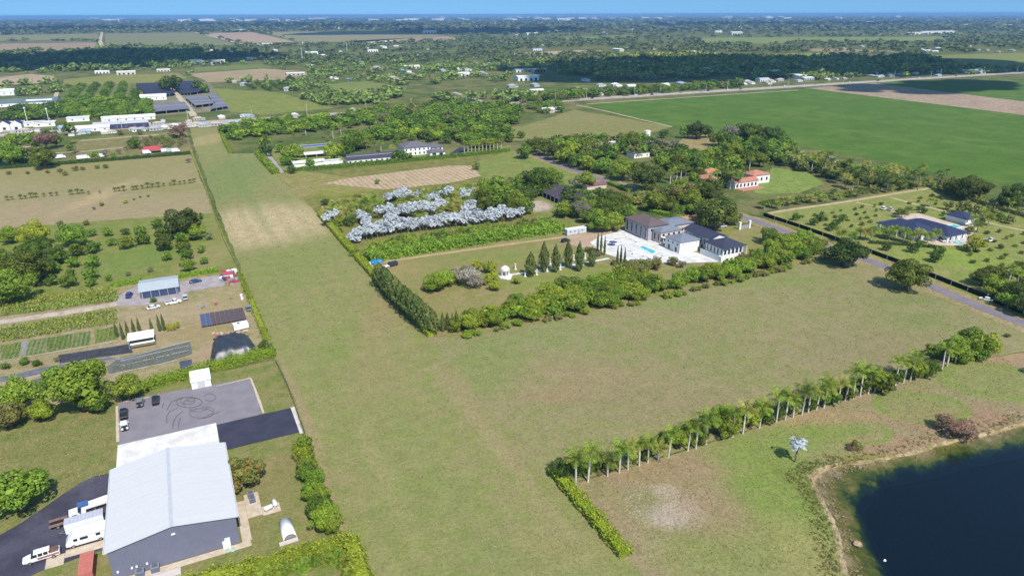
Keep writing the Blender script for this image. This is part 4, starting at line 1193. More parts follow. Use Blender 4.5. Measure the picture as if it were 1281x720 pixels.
# --- estate west end
for i, (x, y, w, h) in enumerate([(476, 343, 15, 30), (483, 349, 15, 32), (489, 356, 16, 34), (496, 362, 15, 34), (502, 369, 16, 34), (509, 375, 16, 36), (515, 381, 15, 36), (522, 386, 16, 38), (529, 392, 15, 36), (535, 397, 16, 36), (542, 403, 13, 30)]):
    columnar(x, y, w * 1.35, h, "dark columnar tree in the screen behind the airstrip hedge", "columnar trees behind the airstrip hedge", name='columnar_tree', belly=.5)
for x, y, w, h in [(554, 402, 8, 24), (560, 401, 8, 22), (566, 401, 6, 20), (571, 398, 6, 22), (582, 397, 8, 20), (590, 395, 6, 16)]:
    columnar(x, y, w, h, "slim dark columnar tree at the lawn corner", "slim columnar trees at the lawn corner", name='columnar_tree')
trees([(546, 352, 32, 'lime'), (556, 347, 30, 'lime'), (538, 356, 20, 'mango'), (572, 344, 26, 'blossom'), (586, 345, 34, 'blossom'), (594, 352, 22, 'blossom'), (582, 338, 18, 'grey'), (596, 330, 16, 'lime'), (612, 334, 22, 'lime'), (615, 346, 20, 'lime'), (619, 357, 18, 'lime'), (606, 352, 12, 'olive')], "shrub in the loose group on the estate lawn", "shrubs on the estate lawn", asp=.75, name='shrub', cat='shrub')
tree(647, 350, 13, 'yellow', "small yellow bush by the garden walk", None, .8, 'bush', 'shrub')
for x, y, w, h in [(664, 331, 15, 30), (680.5, 322, 13, 37), (695, 324, 12, 34), (710.5, 318, 11, 34), (724.5, 322, 12, 36)]:
    columnar(x, y, w, h, "tall tapering cypress beside the garden walk", "tapering cypresses along the garden walk", belly=.42)
columnar(740, 322, 11, 24, "shorter thin cypress ending the garden walk row", None, belly=.25)
for x, y in [(747.7, 303), (752, 304), (756.3, 308), (772.2, 320), (776.5, 319), (781.2, 322)]:
    columnar(x, y, 3.4, 24, "pencil thin cypress in the beds at the pool terrace", "pencil cypresses at the pool terrace", name='pencil_cypress', belly=.3)
trees([(741, 314, 10, 'oak'), (746, 318, 10, 'brown'), (751, 317, 9, 'olive'), (736, 312, 9, 'olive'), (767, 329, 8, 'oak'), (773, 331, 9, 'brown'), (779, 331, 9, 'olive'), (783, 328, 8, 'brown'), (776, 334, 8, 'olive')], "low shrub in the beds under the pencil cypresses", "low shrubs at the pool terrace", asp=.8, name='shrub', cat='shrub')
trees([(792, 337, 34, 'olive'), (775, 340, 26, 'mango'), (806, 332, 26, 'olive'), (820, 330, 22, 'olive'), (764, 347, 20, 'mango'), (843, 327, 16, 'olive'), (852, 331, 14, 'grey')], "bush below the pool terrace", "bushes below the pool terrace", asp=.75, name='bush', cat='shrub')
# the dense belt between the estate and the open field
grove([(552, 414), (600, 400), (625, 388), (660, 380), (700, 367), (735, 356), (765, 356), (800, 356), (850, 357), (880, 345), (920, 337), (960, 325), (1000, 310), (1030, 316), (1018, 326), (950, 343), (880, 355), (800, 377), (760, 385), (690, 397), (600, 413)], 4.6, 7.6, 5.4, ['mango', 'mango', 'hedge', 'mango', 'hedge', 'oak'],
      "tree in the dense belt above the open field", "trees of the dense belt above the open field", seed=31)
grove([(552, 422), (600, 416), (690, 399), (800, 380), (900, 357), (1018, 329), (1018, 332), (900, 361), (800, 383), (690, 402), (600, 419), (556, 424)], 3.0, 3.6, 2.2, ['hedge', 'mango', 'olive'],
      "low weedy shrub along the foot of the dense belt", "shrubs along the foot of the dense belt", seed=32, name='shrub', cat='shrub')
trees([(985, 304, 36, 'mango'), (1005, 300, 34, 'mango'), (965, 296, 30, 'oak'), (1020, 308, 30, 'oak'), (1057, 317, 52, 'dark'), (1137, 347, 56, 'oak'), (965, 310, 28, 'mango'), (944, 320, 24, 'mango'), (930, 325, 22, 'olive')], "tree near the estate road", "trees near the estate road", asp=.72)
# ------------------------------------------------------------------ buildings
glass_m = paint("window_glass", (.02, .028, .04), .12, .6, var=.02)
frame_m = paint("white_frame", (.72, .72, .7), .5, .3, var=.02)
steel_m = paint("grey_steel", (.36, .37, .38), .45, .5, .3)
_WM = {}
def window_mesh(w, h, axis, fm=None):
    fm = fm or frame_m
    k = (round(w, 2), round(h, 2), axis, fm.name)
    if k not in _WM:
        mb = MB()
        def b(u0, u1, d, z0, z1, m):
            if axis == 'x':
                mb.box(u0, u1, -d, d, z0, z1, m)
            else:
                mb.box(-d, d, u0, u1, z0, z1, m)
        f = .09
        b(-w / 2, w / 2, .06, -h / 2, -h / 2 + f, 0); b(-w / 2, w / 2, .06, h / 2 - f, h / 2, 0)
        b(-w / 2, -w / 2 + f, .055, -h / 2 + f, h / 2 - f, 0); b(w / 2 - f, w / 2, .055, -h / 2 + f, h / 2 - f, 0)
        b(-w / 2 + f, w / 2 - f, .03, -h / 2 + f, h / 2 - f, 1)
        _WM[k] = mb.mesh("window", [fm, glass_m])
    return _WM[k]

def hip_mesh(x0, x1, y0, y1, z, h, over, mats, t=.18, name="roof"):
    x0, x1, y0, y1 = x0 - over, x1 + over, y0 - over, y1 + over
    mb = MB()
    lx, ly = x1 - x0, y1 - y0
    if lx >= ly:
        r0, r1 = (x0 + ly / 2, (y0 + y1) / 2, z + h), (x1 - ly / 2, (y0 + y1) / 2, z + h)
    else:
        r0, r1 = ((x0 + x1) / 2, y0 + lx / 2, z + h), ((x0 + x1) / 2, y1 - lx / 2, z + h)
    v = [(x0, y0, z), (x1, y0, z), (x1, y1, z), (x0, y1, z), (x0, y0, z - t), (x1, y0, z - t), (x1, y1, z - t), (x0, y1, z - t), r0, r1]
    if lx >= ly:
        f = [(0, 1, 9, 8), (1, 2, 9), (2, 3, 8, 9), (3, 0, 8)]
    else:
        f = [(0, 1, 8), (1, 2, 9, 8), (2, 3, 9), (3, 0, 8, 9)]
    mb.add(v, f + [(0, 4, 5, 1), (1, 5, 6, 2), (2, 6, 7, 3), (3, 7, 4, 0), (7, 6, 5, 4)])
    return mb.mesh(name, mats)

def gable_mesh(x0, x1, y0, y1, z, h, over, axis, mats, t=.15, name="roof"):
    """ridge along axis"""
    x0, x1, y0, y1 = x0 - over, x1 + over, y0 - over, y1 + over
    mb = MB()
    if axis == 'x':
        ym = (y0 + y1) / 2
        prof = [(y0, z), (ym, z + h), (y1, z), (y1, z - t), (ym, z + h - t), (y0, z - t)]
        v = [(x0, a, b) for a, b in prof] + [(x1, a, b) for a, b in prof]
    else:
        xm = (x0 + x1) / 2
        prof = [(x0, z), (xm, z + h), (x1, z), (x1, z - t), (xm, z + h - t), (x0, z - t)]
        v = [(a, y0, b) for a, b in prof] + [(a, y1, b) for a, b in prof]
    f = [(i, (i + 1) % 6, 6 + (i + 1) % 6, 6 + i) for i in range(6)] + [(5, 4, 1, 0), (4, 3, 2, 1), (6, 7, 10, 11), (7, 8, 9, 10)]
    return mb.add(v, f).mesh(name, mats)

def house_mass(root, x0, x1, y0, y1, h, roof, rh, wall_m, roof_m, over=.5, wins=(), z0=0.0, rname='roof'):
    """one wing of a building under its root; wins: (side, along, z, w, h)"""
    mb = MB()
    mb.box(x0, x1, y0, y1, z0 - .05, z0 + h)
    if roof == 'gx':
        ym = (y0 + y1) / 2
        mb.add([(x0, y0, z0 + h), (x0, y1, z0 + h), (x0, ym, z0 + h + rh * .93), (x1, y0, z0 + h), (x1, y1, z0 + h), (x1, ym, z0 + h + rh * .93)], [(0, 1, 2), (3, 5, 4)])
    if roof == 'gy':
        xm = (x0 + x1) / 2
        mb.add([(x0, y0, z0 + h), (x1, y0, z0 + h), (xm, y0, z0 + h + rh * .93), (x0, y1, z0 + h), (x1, y1, z0 + h), (xm, y1, z0 + h + rh * .93)], [(0, 1, 2), (3, 5, 4)])
    obj('wall', mb.mesh('wall', wall_m), parent=root)
    z = z0 + h + .16
    if roof == 'hip':
        obj(rname, hip_mesh(x0, x1, y0, y1, z, rh, over, roof_m), parent=root)
    elif roof in ('gx', 'gy'):
        obj(rname, gable_mesh(x0, x1, y0, y1, z, rh, over, roof[1], roof_m), parent=root)
    elif roof == 'flat':
        m2 = MB().box(x0 - over, x1 + over, y0 - over, y1 + over, z0 + h + .005, z0 + h + .25)
        obj(rname, m2.mesh(rname, roof_m), parent=root)
    for side, a, zz, w, hh in wins:
        if side in 'SN':
            obj('window', window_mesh(w, hh, 'x'), (x0 + a, y0 if side == 'S' else y1, z0 + zz), parent=root)
        else:
            obj('window', window_mesh(w, hh, 'y'), (x0 if side == 'W' else x1, y0 + a, z0 + zz), parent=root)

def row_wins(side, L, n, z, w, h, a0=None, a1=None):
    a0 = L / n / 2 if a0 is None else a0
    a1 = L - L / n / 2 if a1 is None else a1
    return [(side, a0 + (a1 - a0) * i / max(1, n - 1), z, w, h) for i in range(n)]

# --- the grey warehouse
wx0, wx1, wy0, wy1, wh_, wr_ = -23.5, -0.8, 125.2, 153.0, 6.9, 1.9
wall_grey = paint("warehouse_wall_paint", S(118, 124, 142, 1.25), .6, .3, var=.05, scale=.6)
metal_roof = roof_mat("pale_standing_seam", (.55, .545, .555), axis=1, pitch=.62, var=.022, rough=.45, spec=.4)
r = thing('warehouse', 'large grey metal warehouse with pale ridged roof beside the black driveway', 'warehouse', ((wx0 + wx1) / 2, (wy0 + wy1) / 2, 0))
cx_, cy_ = (wx0 + wx1) / 2, (wy0 + wy1) / 2
hw_, hl_ = (wx1 - wx0) / 2, (wy1 - wy0) / 2
mb = MB().box(-hw_, hw_, -hl_, hl_, -.05, wh_)
for yy in (-hl_, hl_):
    mb.add([(-hw_, yy, wh_), (hw_, yy, wh_), (0, yy, wh_ + wr_)], [(0, 1, 2)])
obj('wall', mb.mesh('wall', wall_grey), parent=r)
for i in range(38):                                  # ribs of the metal siding on the gable wall
    x = -hw_ + .3 + i * .595
    top = wh_ + wr_ * (1 - abs(x) / hw_) - .12
    obj('siding_rib', MB().box(x, x + .07, -hl_ - .035, -hl_ + .02, .02, top).mesh('siding_rib', wall_grey), parent=r)
n_pan = 18                                           # roof sheets, each lapping its neighbour
for sg in (-1, 1):
    for i in range(n_pan):
        y0 = -hl_ - .35 + (2 * hl_ + .7) / n_pan * i
        y1 = y0 + (2 * hl_ + .7) / n_pan - .03
        za, zb = wh_ - .06, wh_ + wr_ + .1
        e = sg * (hw_ + .45)
        pm = MB().add([(0, y0, zb), (e, y0, za), (e, y1, za), (0, y1, zb), (0, y0, zb + .09), (e, y0, za + .09), (e, y1, za + .09), (0, y1, zb + .09)],
                      [(3, 2, 1, 0), (4, 5, 6, 7), (0, 1, 5, 4), (1, 2, 6, 5), (2, 3, 7, 6), (3, 0, 4, 7)])
        obj('roof_panel', pm.mesh('roof_panel', metal_roof), parent=r)
        obj('roof_seam', MB().add([(0, y1 - .02, zb + .105), (e, y1 - .02, za + .105), (e, y1 + .02, za + .105), (0, y1 + .02, zb + .105), (0, y1 - .02, zb), (e, y1 - .02, za), (e, y1 + .02, za), (0, y1 + .02, zb)],
            [(3, 2, 1, 0), (4, 5, 6, 7), (0, 1, 5, 4), (1, 2, 6, 5), (2, 3, 7, 6), (3, 0, 4, 7)]).mesh('roof_seam', metal_roof), parent=r)
obj('ridge_cap', MB().add([(-.35, -hl_ - .4, wh_ + wr_ + .17), (.35, -hl_ - .4, wh_ + wr_ + .17), (0, -hl_ - .4, wh_ + wr_ + .27), (-.35, hl_ + .4, wh_ + wr_ + .17), (.35, hl_ + .4, wh_ + wr_ + .17), (0, hl_ + .4, wh_ + wr_ + .27)],
    [(0, 2, 5, 3), (2, 1, 4, 5), (0, 3, 4, 1), (0, 1, 2), (3, 5, 4)]).mesh('ridge_cap', paint("ridge_flashing", (.45, .47, .51), .45, .4)), parent=r)
for sg in (-1, 1):
    e = sg * (hw_ + .5)
    obj('gutter', MB().box(min(e, e + sg * .16), max(e, e + sg * .16), -hl_ - .35, hl_ + .35, wh_ - .2, wh_ - .02).mesh('gutter', metal_roof), parent=r)
    f0, f1 = -hl_ - .42, -hl_ - .36
    obj('fascia', MB().add([(0, f0, wh_ + wr_ + .1), (e, f0, wh_ - .06), (e, f0, wh_ - .26), (0, f0, wh_ + wr_ - .12), (0, f1, wh_ + wr_ + .1), (e, f1, wh_ - .06), (e, f1, wh_ - .26), (0, f1, wh_ + wr_ - .12)],
        [(0, 1, 2, 3), (7, 6, 5, 4), (0, 4, 5, 1), (1, 5, 6, 2), (2, 6, 7, 3), (3, 7, 4, 0)]).mesh('fascia', metal_roof), parent=r)
obj('gable_light', MB().box(-.35, .35, -hl_ - .3, -hl_ - .037, 6.6, 6.85).mesh('gable_light', frame_m), parent=r)
for x in (-10.6, -8.2, -7.4, -5.6):
    obj('wall_fitting', MB().box(x, x + .35, -hl_ - .22, -hl_ - .037, 1.5, 1.9).mesh('wall_fitting', frame_m), parent=r)
obj('door', MB().box(8.6, 9.6, -hl_ - .08, -hl_ - .037, .02, 2.2).mesh('door', frame_m), parent=r)
for y in (-8, -2, 5):
    obj('roll_door', MB().box(-hw_ - .06, -hw_ - .01, y, y + 4, .02, 4.4).mesh('roll_door', paint("roll_door_paint", (.6, .6, .6), .5)), parent=r)

def ac_unit(p, label, s=1.0):
    r = thing('air_conditioner', label, 'air conditioner', p, 0, 'air conditioning machines by the warehouse')
    obj('cabinet', MB().box(-.75 * s, .75 * s, -.6 * s, .6 * s, .08, 1.3 * s).mesh('cabinet', paint("ac_grey", S(150, 158, 172), .5)), parent=r)
    obj('base', MB().box(-.9 * s, .9 * s, -.75 * s, .75 * s, 0, .075).mesh('base', white_m), parent=r)
    obj('fan_guard', MB().cyl((0, 0), .5 * s, 1.3 * s + .003, 1.3 * s + .1, 14).mesh('fan_guard', paint("ac_dark", (.1, .11, .13), .5)), parent=r)
    for i in range(5):
        obj('louvre', MB().box(-.68 * s, .68 * s, -.64 * s, -.605 * s, .22 + i * .2 * s, .32 + i * .2 * s).mesh('louvre', paint("ac_dark", (.1, .11, .13), .5)), parent=r)
    return r
ac_unit(G(174, 717.5) + Vector((0, 0, 0.15)), "grey air conditioner by the gable wall, left of two on the white slab", 1.05)
ac_unit(G(193, 711.5) + Vector((0, 0, 0.15)), "grey air conditioner by the gable wall, right of two on the white slab", 1.05)
ac_unit(Q(2.2, 104.4, .15), "grey machine on the slab along the east warehouse wall", .95)
ac_unit(Q(2.3, 102.9, .15), "second grey machine on the slab along the east warehouse wall", .9)
def gas_tank(p, lab, rot=0):
    r = thing('storage_tank', lab, 'tank', p, rot)
    obj('vessel', MB().tube([(-.95, 0, .75), (-.8, 0, .75), (.8, 0, .75), (.95, 0, .75)], [.2, .48, .48, .2], 12).mesh('vessel', paint("tank_white", (.75, .75, .73), .4), True), parent=r)
    for x in (-.55, .55):
        obj('saddle', MB().box(x - .1, x + .1, -.4, .4, 0, .33).mesh('saddle', steel_m), parent=r)
gas_tank(Q(4.4, 99.6, .15), "white tank on the concrete stub east of the warehouse", math.radians(20))
gas_tank(Q(1.0, 108.2, .02), "white tank against the east warehouse wall near the flowering tree", math.radians(90))
gas_tank(Q(5.5, 100.4, .15), "small white tank at the outer end of the concrete stub", math.radians(95))
def crate(p, w, d, h, mat, lab, rot=0, name='crate', cat='crate', group=None):
    r = thing(name, lab, cat, p, rot, group)
    mb = MB().box(-w / 2, w / 2, -d / 2, d / 2, 0, h)
    obj('body', mb.mesh('body', mat), parent=r)
    obj('lid', MB().box(-w / 2 - .05, w / 2 + .05, -d / 2 - .05, d / 2 + .05, h + .002, h + .1).mesh('lid', mat), parent=r)
    return r
crate(G(282, 682) + Vector((0, 0, .15)), 1.3, .9, 1.3, paint("box_white", (.75, .75, .73)), "white equipment box by the right end of the gable wall", name='equipment_box', cat='box')
for x, y in ((284, 689), (290, 688)):
    r = thing('garden_chair', "pale green garden chair on the grass before the gable wall" if x < 287 else "second garden chair nearer the wall corner", 'chair', G(x, y), .4 if x < 287 else -.5)
    cm = paint("chair_green", (.35, .5, .4), .5)
    obj('seat', MB().box(-.3, .3, -.3, .3, .4, .46).mesh('seat', cm), parent=r)
    obj('backrest', MB().box(-.3, .3, .26, .31, .47, 1.0).mesh('backrest', cm), parent=r)
    lg = MB().box(-.03, .03, -.03, .03, 0, .398).mesh('leg', cm)
    for sx in (-.26, .26):
        for sy in (-.25, .25):
            obj('leg', lg, (sx, sy, 0), parent=r)

# white flat shed by the parking pad, quonset shelter
r = thing('white_shed', 'plain white flat roofed shed at the north edge of the parking pad', 'shed', Q(-2.8, 150.3))
obj('wall', MB().box(-2.6, 2.6, -3.6, 3.6, 0, 2.3).mesh('wall', frame_m), parent=r)
obj('roof', MB().box(-2.75, 2.75, -3.8, 3.8, 2.303, 2.45).mesh('roof', paint("shed_roof_white", (.8, .8, .78), .5)), parent=r)
obj('door', MB().box(-1.0, 1.0, -3.66, -3.604, .02, 2.0).mesh('door', paint("door_grey", (.5, .5, .5))), parent=r)
r = thing('quonset_shelter', 'white arched shelter with open grey mouth on the lawn', 'shelter', G(358, 662), math.radians(2))
arc = lambda R, k=14: [(R * math.cos(math.pi * i / k), R * 1.02 * math.sin(math.pi * i / k)) for i in range(k + 1)]
mb = MB(); L_ = 5.6
va = [(x, -L_ / 2, z) for x, z in arc(1.35)] + [(x, L_ / 2, z) for x, z in arc(1.35)] + [(x, -L_ / 2, z) for x, z in arc(1.27)] + [(x, L_ / 2, z) for x, z in arc(1.27)]
fa = []
for i in range(14):
    fa += [(i, i + 1, 15 + i + 1, 15 + i), (30 + i, 45 + i, 45 + i + 1, 30 + i + 1), (i, 30 + i, 30 + i + 1, i + 1), (15 + i, 15 + i + 1, 45 + i + 1, 45 + i)]
obj('shell', mb.add(va, fa).mesh('shell', paint("shelter_white", (.8, .8, .78), .35), True), parent=r)
obj('door', MB().add([(x, -L_ / 2 + .5, z * .98) for x, z in arc(1.25)], [tuple(range(15))]).mesh('door', paint("roller_blue_grey", S(150, 164, 186), .5)), parent=r)
obj('threshold', MB().box(-2.3, 1.4, -L_ / 2 - 1.2, -L_ / 2 - .05, .0, .14).mesh('threshold', white_m), parent=r)
for z in (.35, .65, .95):
    obj('door_rib', MB().box(-1.0 + z * .1, 1.0 - z * .1, -L_ / 2 + .46, -L_ / 2 + .495, z, z + .05).mesh('door_rib', steel_m), parent=r)

# --- pool estate
stone_w = paint("cream_render", S(216, 206, 192, 1.35), .8, .2, var=.06)
white_w = paint("white_render", (.74, .73, .71), .8, .2, var=.04)
brown_roof = roof_mat("brown_shingle", S(122, 108, 108), axis=1, pitch=.5, var=.12, rough=.8)
blue_roof = roof_mat("blue_grey_tile", S(140, 152, 166), axis=1, pitch=.5, var=.12, rough=.6)
slate_roof = roof_mat("dark_slate", S(72, 76, 98), axis=0, pitch=.5, var=.14, rough=.6)
grey_w = paint("grey_render", S(178, 180, 188, 1.35), .8, .2, var=.06)
def M(e, n):
    return (e * 4 / 3, n * 4 / 3)
r = thing('mansion', 'two storey mansion with brown hip roof and tall dark windows by the pool', 'house', Q(150, 192))
o = Q(150, 192)
X = lambda e: e * 4 / 3 - o.x
Y = lambda n: n * 4 / 3 - o.y
house_mass(r, X(146), X(154.5), Y(189.5), Y(203.5), 7.0, 'hip', 2.2, grey_w, brown_roof, .6,
           wins=row_wins('W', 18.6, 5, 3.6, 1.3, 5.0) + row_wins('S', 11, 3, 5.2, 1.0, 1.6))
house_mass(r, X(148), X(157), Y(184.8), Y(189.4), 5.6, 'hip', 1.5, stone_w, blue_roof, .5,
           wins=row_wins('W', 6, 2, 2.8, 1.4, 3.2) + row_wins('S', 12, 4, 4.2, 1.5, 1.5) + row_wins('S', 12, 5, 1.4, 1.5, 2.2))
house_mass(r, X(154.6), X(166), Y(189.5), Y(198), 5.8, 'hip', 1.6, stone_w, blue_roof, .5, wins=row_wins('S', 14, 4, 3.2, 1.2, 1.8))
for i in range(6):
    obj('column', MB().cyl((X(148.6 + i * 1.55), Y(184.1)), .18, 0, 3.2, 8).mesh('column', white_w), parent=r)
obj('balcony', MB().box(X(148), X(157.4), Y(183.5), Y(184.75), 3.2, 3.5).mesh('balcony', white_w), parent=r)
obj('balcony_rail', MB().box(X(148), X(157.4), Y(183.42), Y(183.5), 3.502, 4.3).mesh('balcony_rail', white_w), parent=r)
r = thing('gatehouse', 'small building with orange sheathed roof behind the mansion', 'house', Q(168, 198))
o = Q(168, 198)
house_mass(r, X(166.5), X(174.5), Y(196), Y(201), 3.6, 'gx', 1.6, paint("raw_sheathing", S(226, 190, 140), .8), paint("orange_sheathing", S(200, 150, 100), .8), .4, wins=row_wins('S', 10, 5, 1.8, .8, 1.6))
r = thing('guest_house', 'white two storey block with blue grey hip roof east of the pool', 'house', Q(151, 177))
o = Q(151, 177)
house_mass(r, X(147), X(155.2), Y(173.2), Y(181), 5.4, 'hip', 1.9, white_w, blue_roof, .5, wins=row_wins('W', 10, 3, 4.0, .9, 1.2) + row_wins('W', 10, 2, 1.4, 1.6, 2.4) + row_wins('S', 11, 3, 4.2, .9, .5))
r = thing('villa', 'long dark slate roofed villa with arched windows over a white terrace', 'house', Q(159, 172))
o = Q(159, 172)
aw = row_wins('W', 18, 7, 3.9, 1.0, 2.4) + row_wins('W', 18, 5, 1.3, 1.2, 2.0)
house_mass(r, X(157.5), X(164.5), Y(170.2), Y(184), 6.0, 'gy', 1.8, white_w, slate_roof, .6, wins=aw)
house_mass(r, X(155.5), X(164), Y(161.8), Y(170.1), 5.4, 'hip', 2.2, white_w, slate_roof, 1.1, wins=row_wins('W', 11, 5, 3.4, 1.0, 2.6) + row_wins('S', 11, 5, 3.4, 1.4, 2.4))
obj('terrace', MB().box(X(153.6), X(164.4), Y(160.4), Y(170.6), 0, 1.7).mesh('terrace', white_w), parent=r)
for i in range(7):
    obj('terrace_post', MB().box(X(153.7 + i * 1.75) - .12, X(153.7 + i * 1.75) + .12, Y(160.5) - .1, Y(160.5) + .1, 1.702, 5.5 if i > 1 else 2.6).mesh('terrace_post', white_w), parent=r)
for i in range(4):
    obj('terrace_window', MB().box(X(155.6) + i * 2.6, X(155.6) + i * 2.6 + 1.3, Y(160.4) - .05, Y(160.4) - .003, .4, 1.3).mesh('terrace_window', glass_m), parent=r)
obj('rail', MB().box(X(153.55), X(153.65), Y(160.4), Y(170.6), 1.702, 2.5).mesh('rail', white_w), parent=r)
r = thing('entrance_wall', 'white gate pier and wall at the estate entrance by the road', 'wall', G(931, 288))
for x in (-3.0, 3.4):
    obj('pier', MB().box(x - .5, x + .5, -.5, .5, 0, 3.6).mesh('pier', white_w), parent=r)
    obj('pier_cap', MB().box(x - .65, x + .65, -.65, .65, 3.603, 3.9).mesh('pier_cap', white_w), parent=r)
obj('gate_panel', MB().box(-2.48, 2.88, -.06, .06, .1, 2.0).mesh('gate_panel', steel_m), parent=r)
# pool
pool_px = [(799.5, 310), (805, 309), (821.5, 316), (816, 319)]
pool_w, t_, out_ = new_mat("pool_water_paint")
_n = noise(t_, sock(t_, 'ShaderNodeNewGeometry').outputs['Position'], .7, 3)
bsdf(t_, out_, mix(t_, smooth(t_, _n, .3, .7), (.06, .42, .46), (.1, .5, .52)), .08, .5)
r = thing('swimming_pool', 'long turquoise swimming pool in the white terrace', 'pool', (0, 0, 0))
pp_ = [G(*p) for p in pool_px]
pc_ = sum(pp_, Vector()) / 4
r.location = pc_
obj('water', MB().add([(p.x - pc_.x, p.y - pc_.y, .2) for p in pp_], [(0, 1, 2, 3)]).mesh('water', pool_w), parent=r)
cp = MB()
for i in range(4):
    a, b = pp_[i] - pc_, pp_[(i + 1) % 4] - pc_
    d = (b - a).normalized(); s_ = Vector((-d.y, d.x, 0))
    sg = 1 if (a + b).dot(s_) > 0 else -1
    q = [a, b, b + s_ * sg * .5, a + s_ * sg * .5]
    cp.add([(v.x, v.y, .1) for v in q] + [(v.x, v.y, .25) for v in q], [(3, 2, 1, 0), (4, 5, 6, 7), (0, 1, 5, 4), (1, 2, 6, 5), (2, 3, 7, 6), (3, 0, 4, 7)])
obj('coping', cp.mesh('coping', white_w), parent=r)
def umbrella(p, R, mat, lab, h=2.3):
    r = thing('parasol', lab, 'parasol', p)
    k = 8
    obj('canopy', MB().add([(R * math.cos(2 * math.pi * i / k), R * math.sin(2 * math.pi * i / k), h - .5) for i in range(k)] + [(0, 0, h)], [(i, (i + 1) % k, k) for i in range(k)]).mesh('canopy', mat), parent=r)
    obj('pole', MB().cyl((0, 0), .05, 0, h - .02, 6).mesh('pole', steel_m), parent=r)
    obj('foot', MB().cyl((0, 0), .35, .075, .16, 8).mesh('foot', steel_m), parent=r)
umbrella(G(767, 308), 2.0, paint("navy_cloth", (.05, .07, .16), .8), "dark blue parasol open on the white pool terrace")
lm = paint("lounger_white", (.72, .72, .7), .5)
for i, (x, y) in enumerate([(779, 308), (783, 311), (788, 315), (792, 319), (774, 316), (778, 321), (796, 304), (790, 300), (784, 297), (806, 322), (812, 324), (768, 312), (830, 322), (760, 303), (771, 300)]):
    r = thing('sun_lounger', "white sun lounger scattered on the pool terrace", 'lounger', G(x, y) + Vector((0, 0, .13)), RNG.uniform(0, 6.28), 'loungers on the pool terrace', True)
    obj('seat', MB().box(-.35, .35, -1.0, .4, .28, .38).mesh('seat', lm), parent=r)
    obj('backrest', MB().add([(-.35, .4, .3), (.35, .4, .3), (.35, 1.0, .8), (-.35, 1.0, .8), (-.35, .4, .38), (.35, .4, .38), (.35, .95, .88), (-.35, .95, .88)], [(3, 2, 1, 0), (4, 5, 6, 7), (0, 1, 5, 4), (1, 2, 6, 5), (2, 3, 7, 6), (3, 0, 4, 7)]).mesh('backrest', lm), parent=r)
    lg = MB().box(-.04, .04, -.04, .04, 0, .278).mesh('leg', lm)
    for sx in (-.3, .3):
        for sy in (-.9, .3):
            obj('leg', lg, (sx, sy, 0), parent=r)
# pedestals and gazebo
for i, (x, y) in enumerate([(645, 337), (657, 346), (671.5, 344), (673.5, 334), (684.5, 340), (688.5, 331), (701, 338), (702, 330), (715, 335), (718, 326), (729, 332), (732, 324), (660, 343)]):
    r = thing('pedestal', "white garden pedestal beside the walk between cypresses", 'pedestal', G(x, y), 0, 'white pedestals along the garden walk', True)
    obj('base', MB().box(-.45, .45, -.45, .45, 0, .3).mesh('base', white_w), parent=r)
    obj('shaft', MB().cyl((0, 0), .3, .302, 1.9, 8, r1=.24).mesh('shaft', white_w), parent=r)
    obj('urn', MB().cyl((0, 0), .18, 1.902, 2.5, 8, r1=.42).mesh('urn', white_w), parent=r)
r = thing('gazebo', 'white domed garden gazebo with columns on a round plinth', 'gazebo', G(632, 346))
obj('plinth', MB().cyl((0, 0), 2.9, 0, .5, 20).mesh('plinth', white_w), parent=r)
for i in range(6):
    a = i * math.pi / 3 + .3
    obj('column', MB().cyl((1.7 * math.cos(a), 1.7 * math.sin(a)), .17, .502, 3.0, 8).mesh('column', white_w), parent=r)
obj('ring_beam', MB().cyl((0, 0), 2.0, 3.003, 3.35, 18).mesh('ring_beam', white_w), parent=r)
obj('dome', MB().tube([(0, 0, 3.353), (0, 0, 3.9), (0, 0, 4.4), (0, 0, 4.75)], [1.9, 1.65, 1.1, .25], 18).mesh('dome', white_w, True), parent=r)
obj('finial', MB().cyl((0, 0), .12, 4.752, 5.5, 6, r1=.03).mesh('finial', white_w), parent=r)
obj('step', MB().box(-.9, .9, -3.8, -2.91, 0, .25).mesh('step', white_w), parent=r)
r = thing('site_trailer', 'long white flat roofed trailer cabin at the end of the dirt track', 'trailer', Q(127.5, 208.3))
obj('body', MB().box(-5.4, 5.4, -1.4, 1.4, .5, 3.1).mesh('body', paint("cabin_white", S(206, 220, 226, 1.4), .5)), parent=r)
obj('roof', MB().box(-5.5, 5.5, -1.5, 1.5, 3.103, 3.25).mesh('roof', frame_m), parent=r)
obj('skirt', MB().box(-5.2, 5.2, -1.2, 1.2, 0, .497).mesh('skirt', steel_m), parent=r)
for x in (-3.6, -1.2, 3.0):
    obj('window', window_mesh(1.1, .8, 'x'), (x, -1.4, 2.0), parent=r)
obj('door', MB().box(.6, 1.5, -1.45, -1.403, .55, 2.5).mesh('door', steel_m), parent=r)

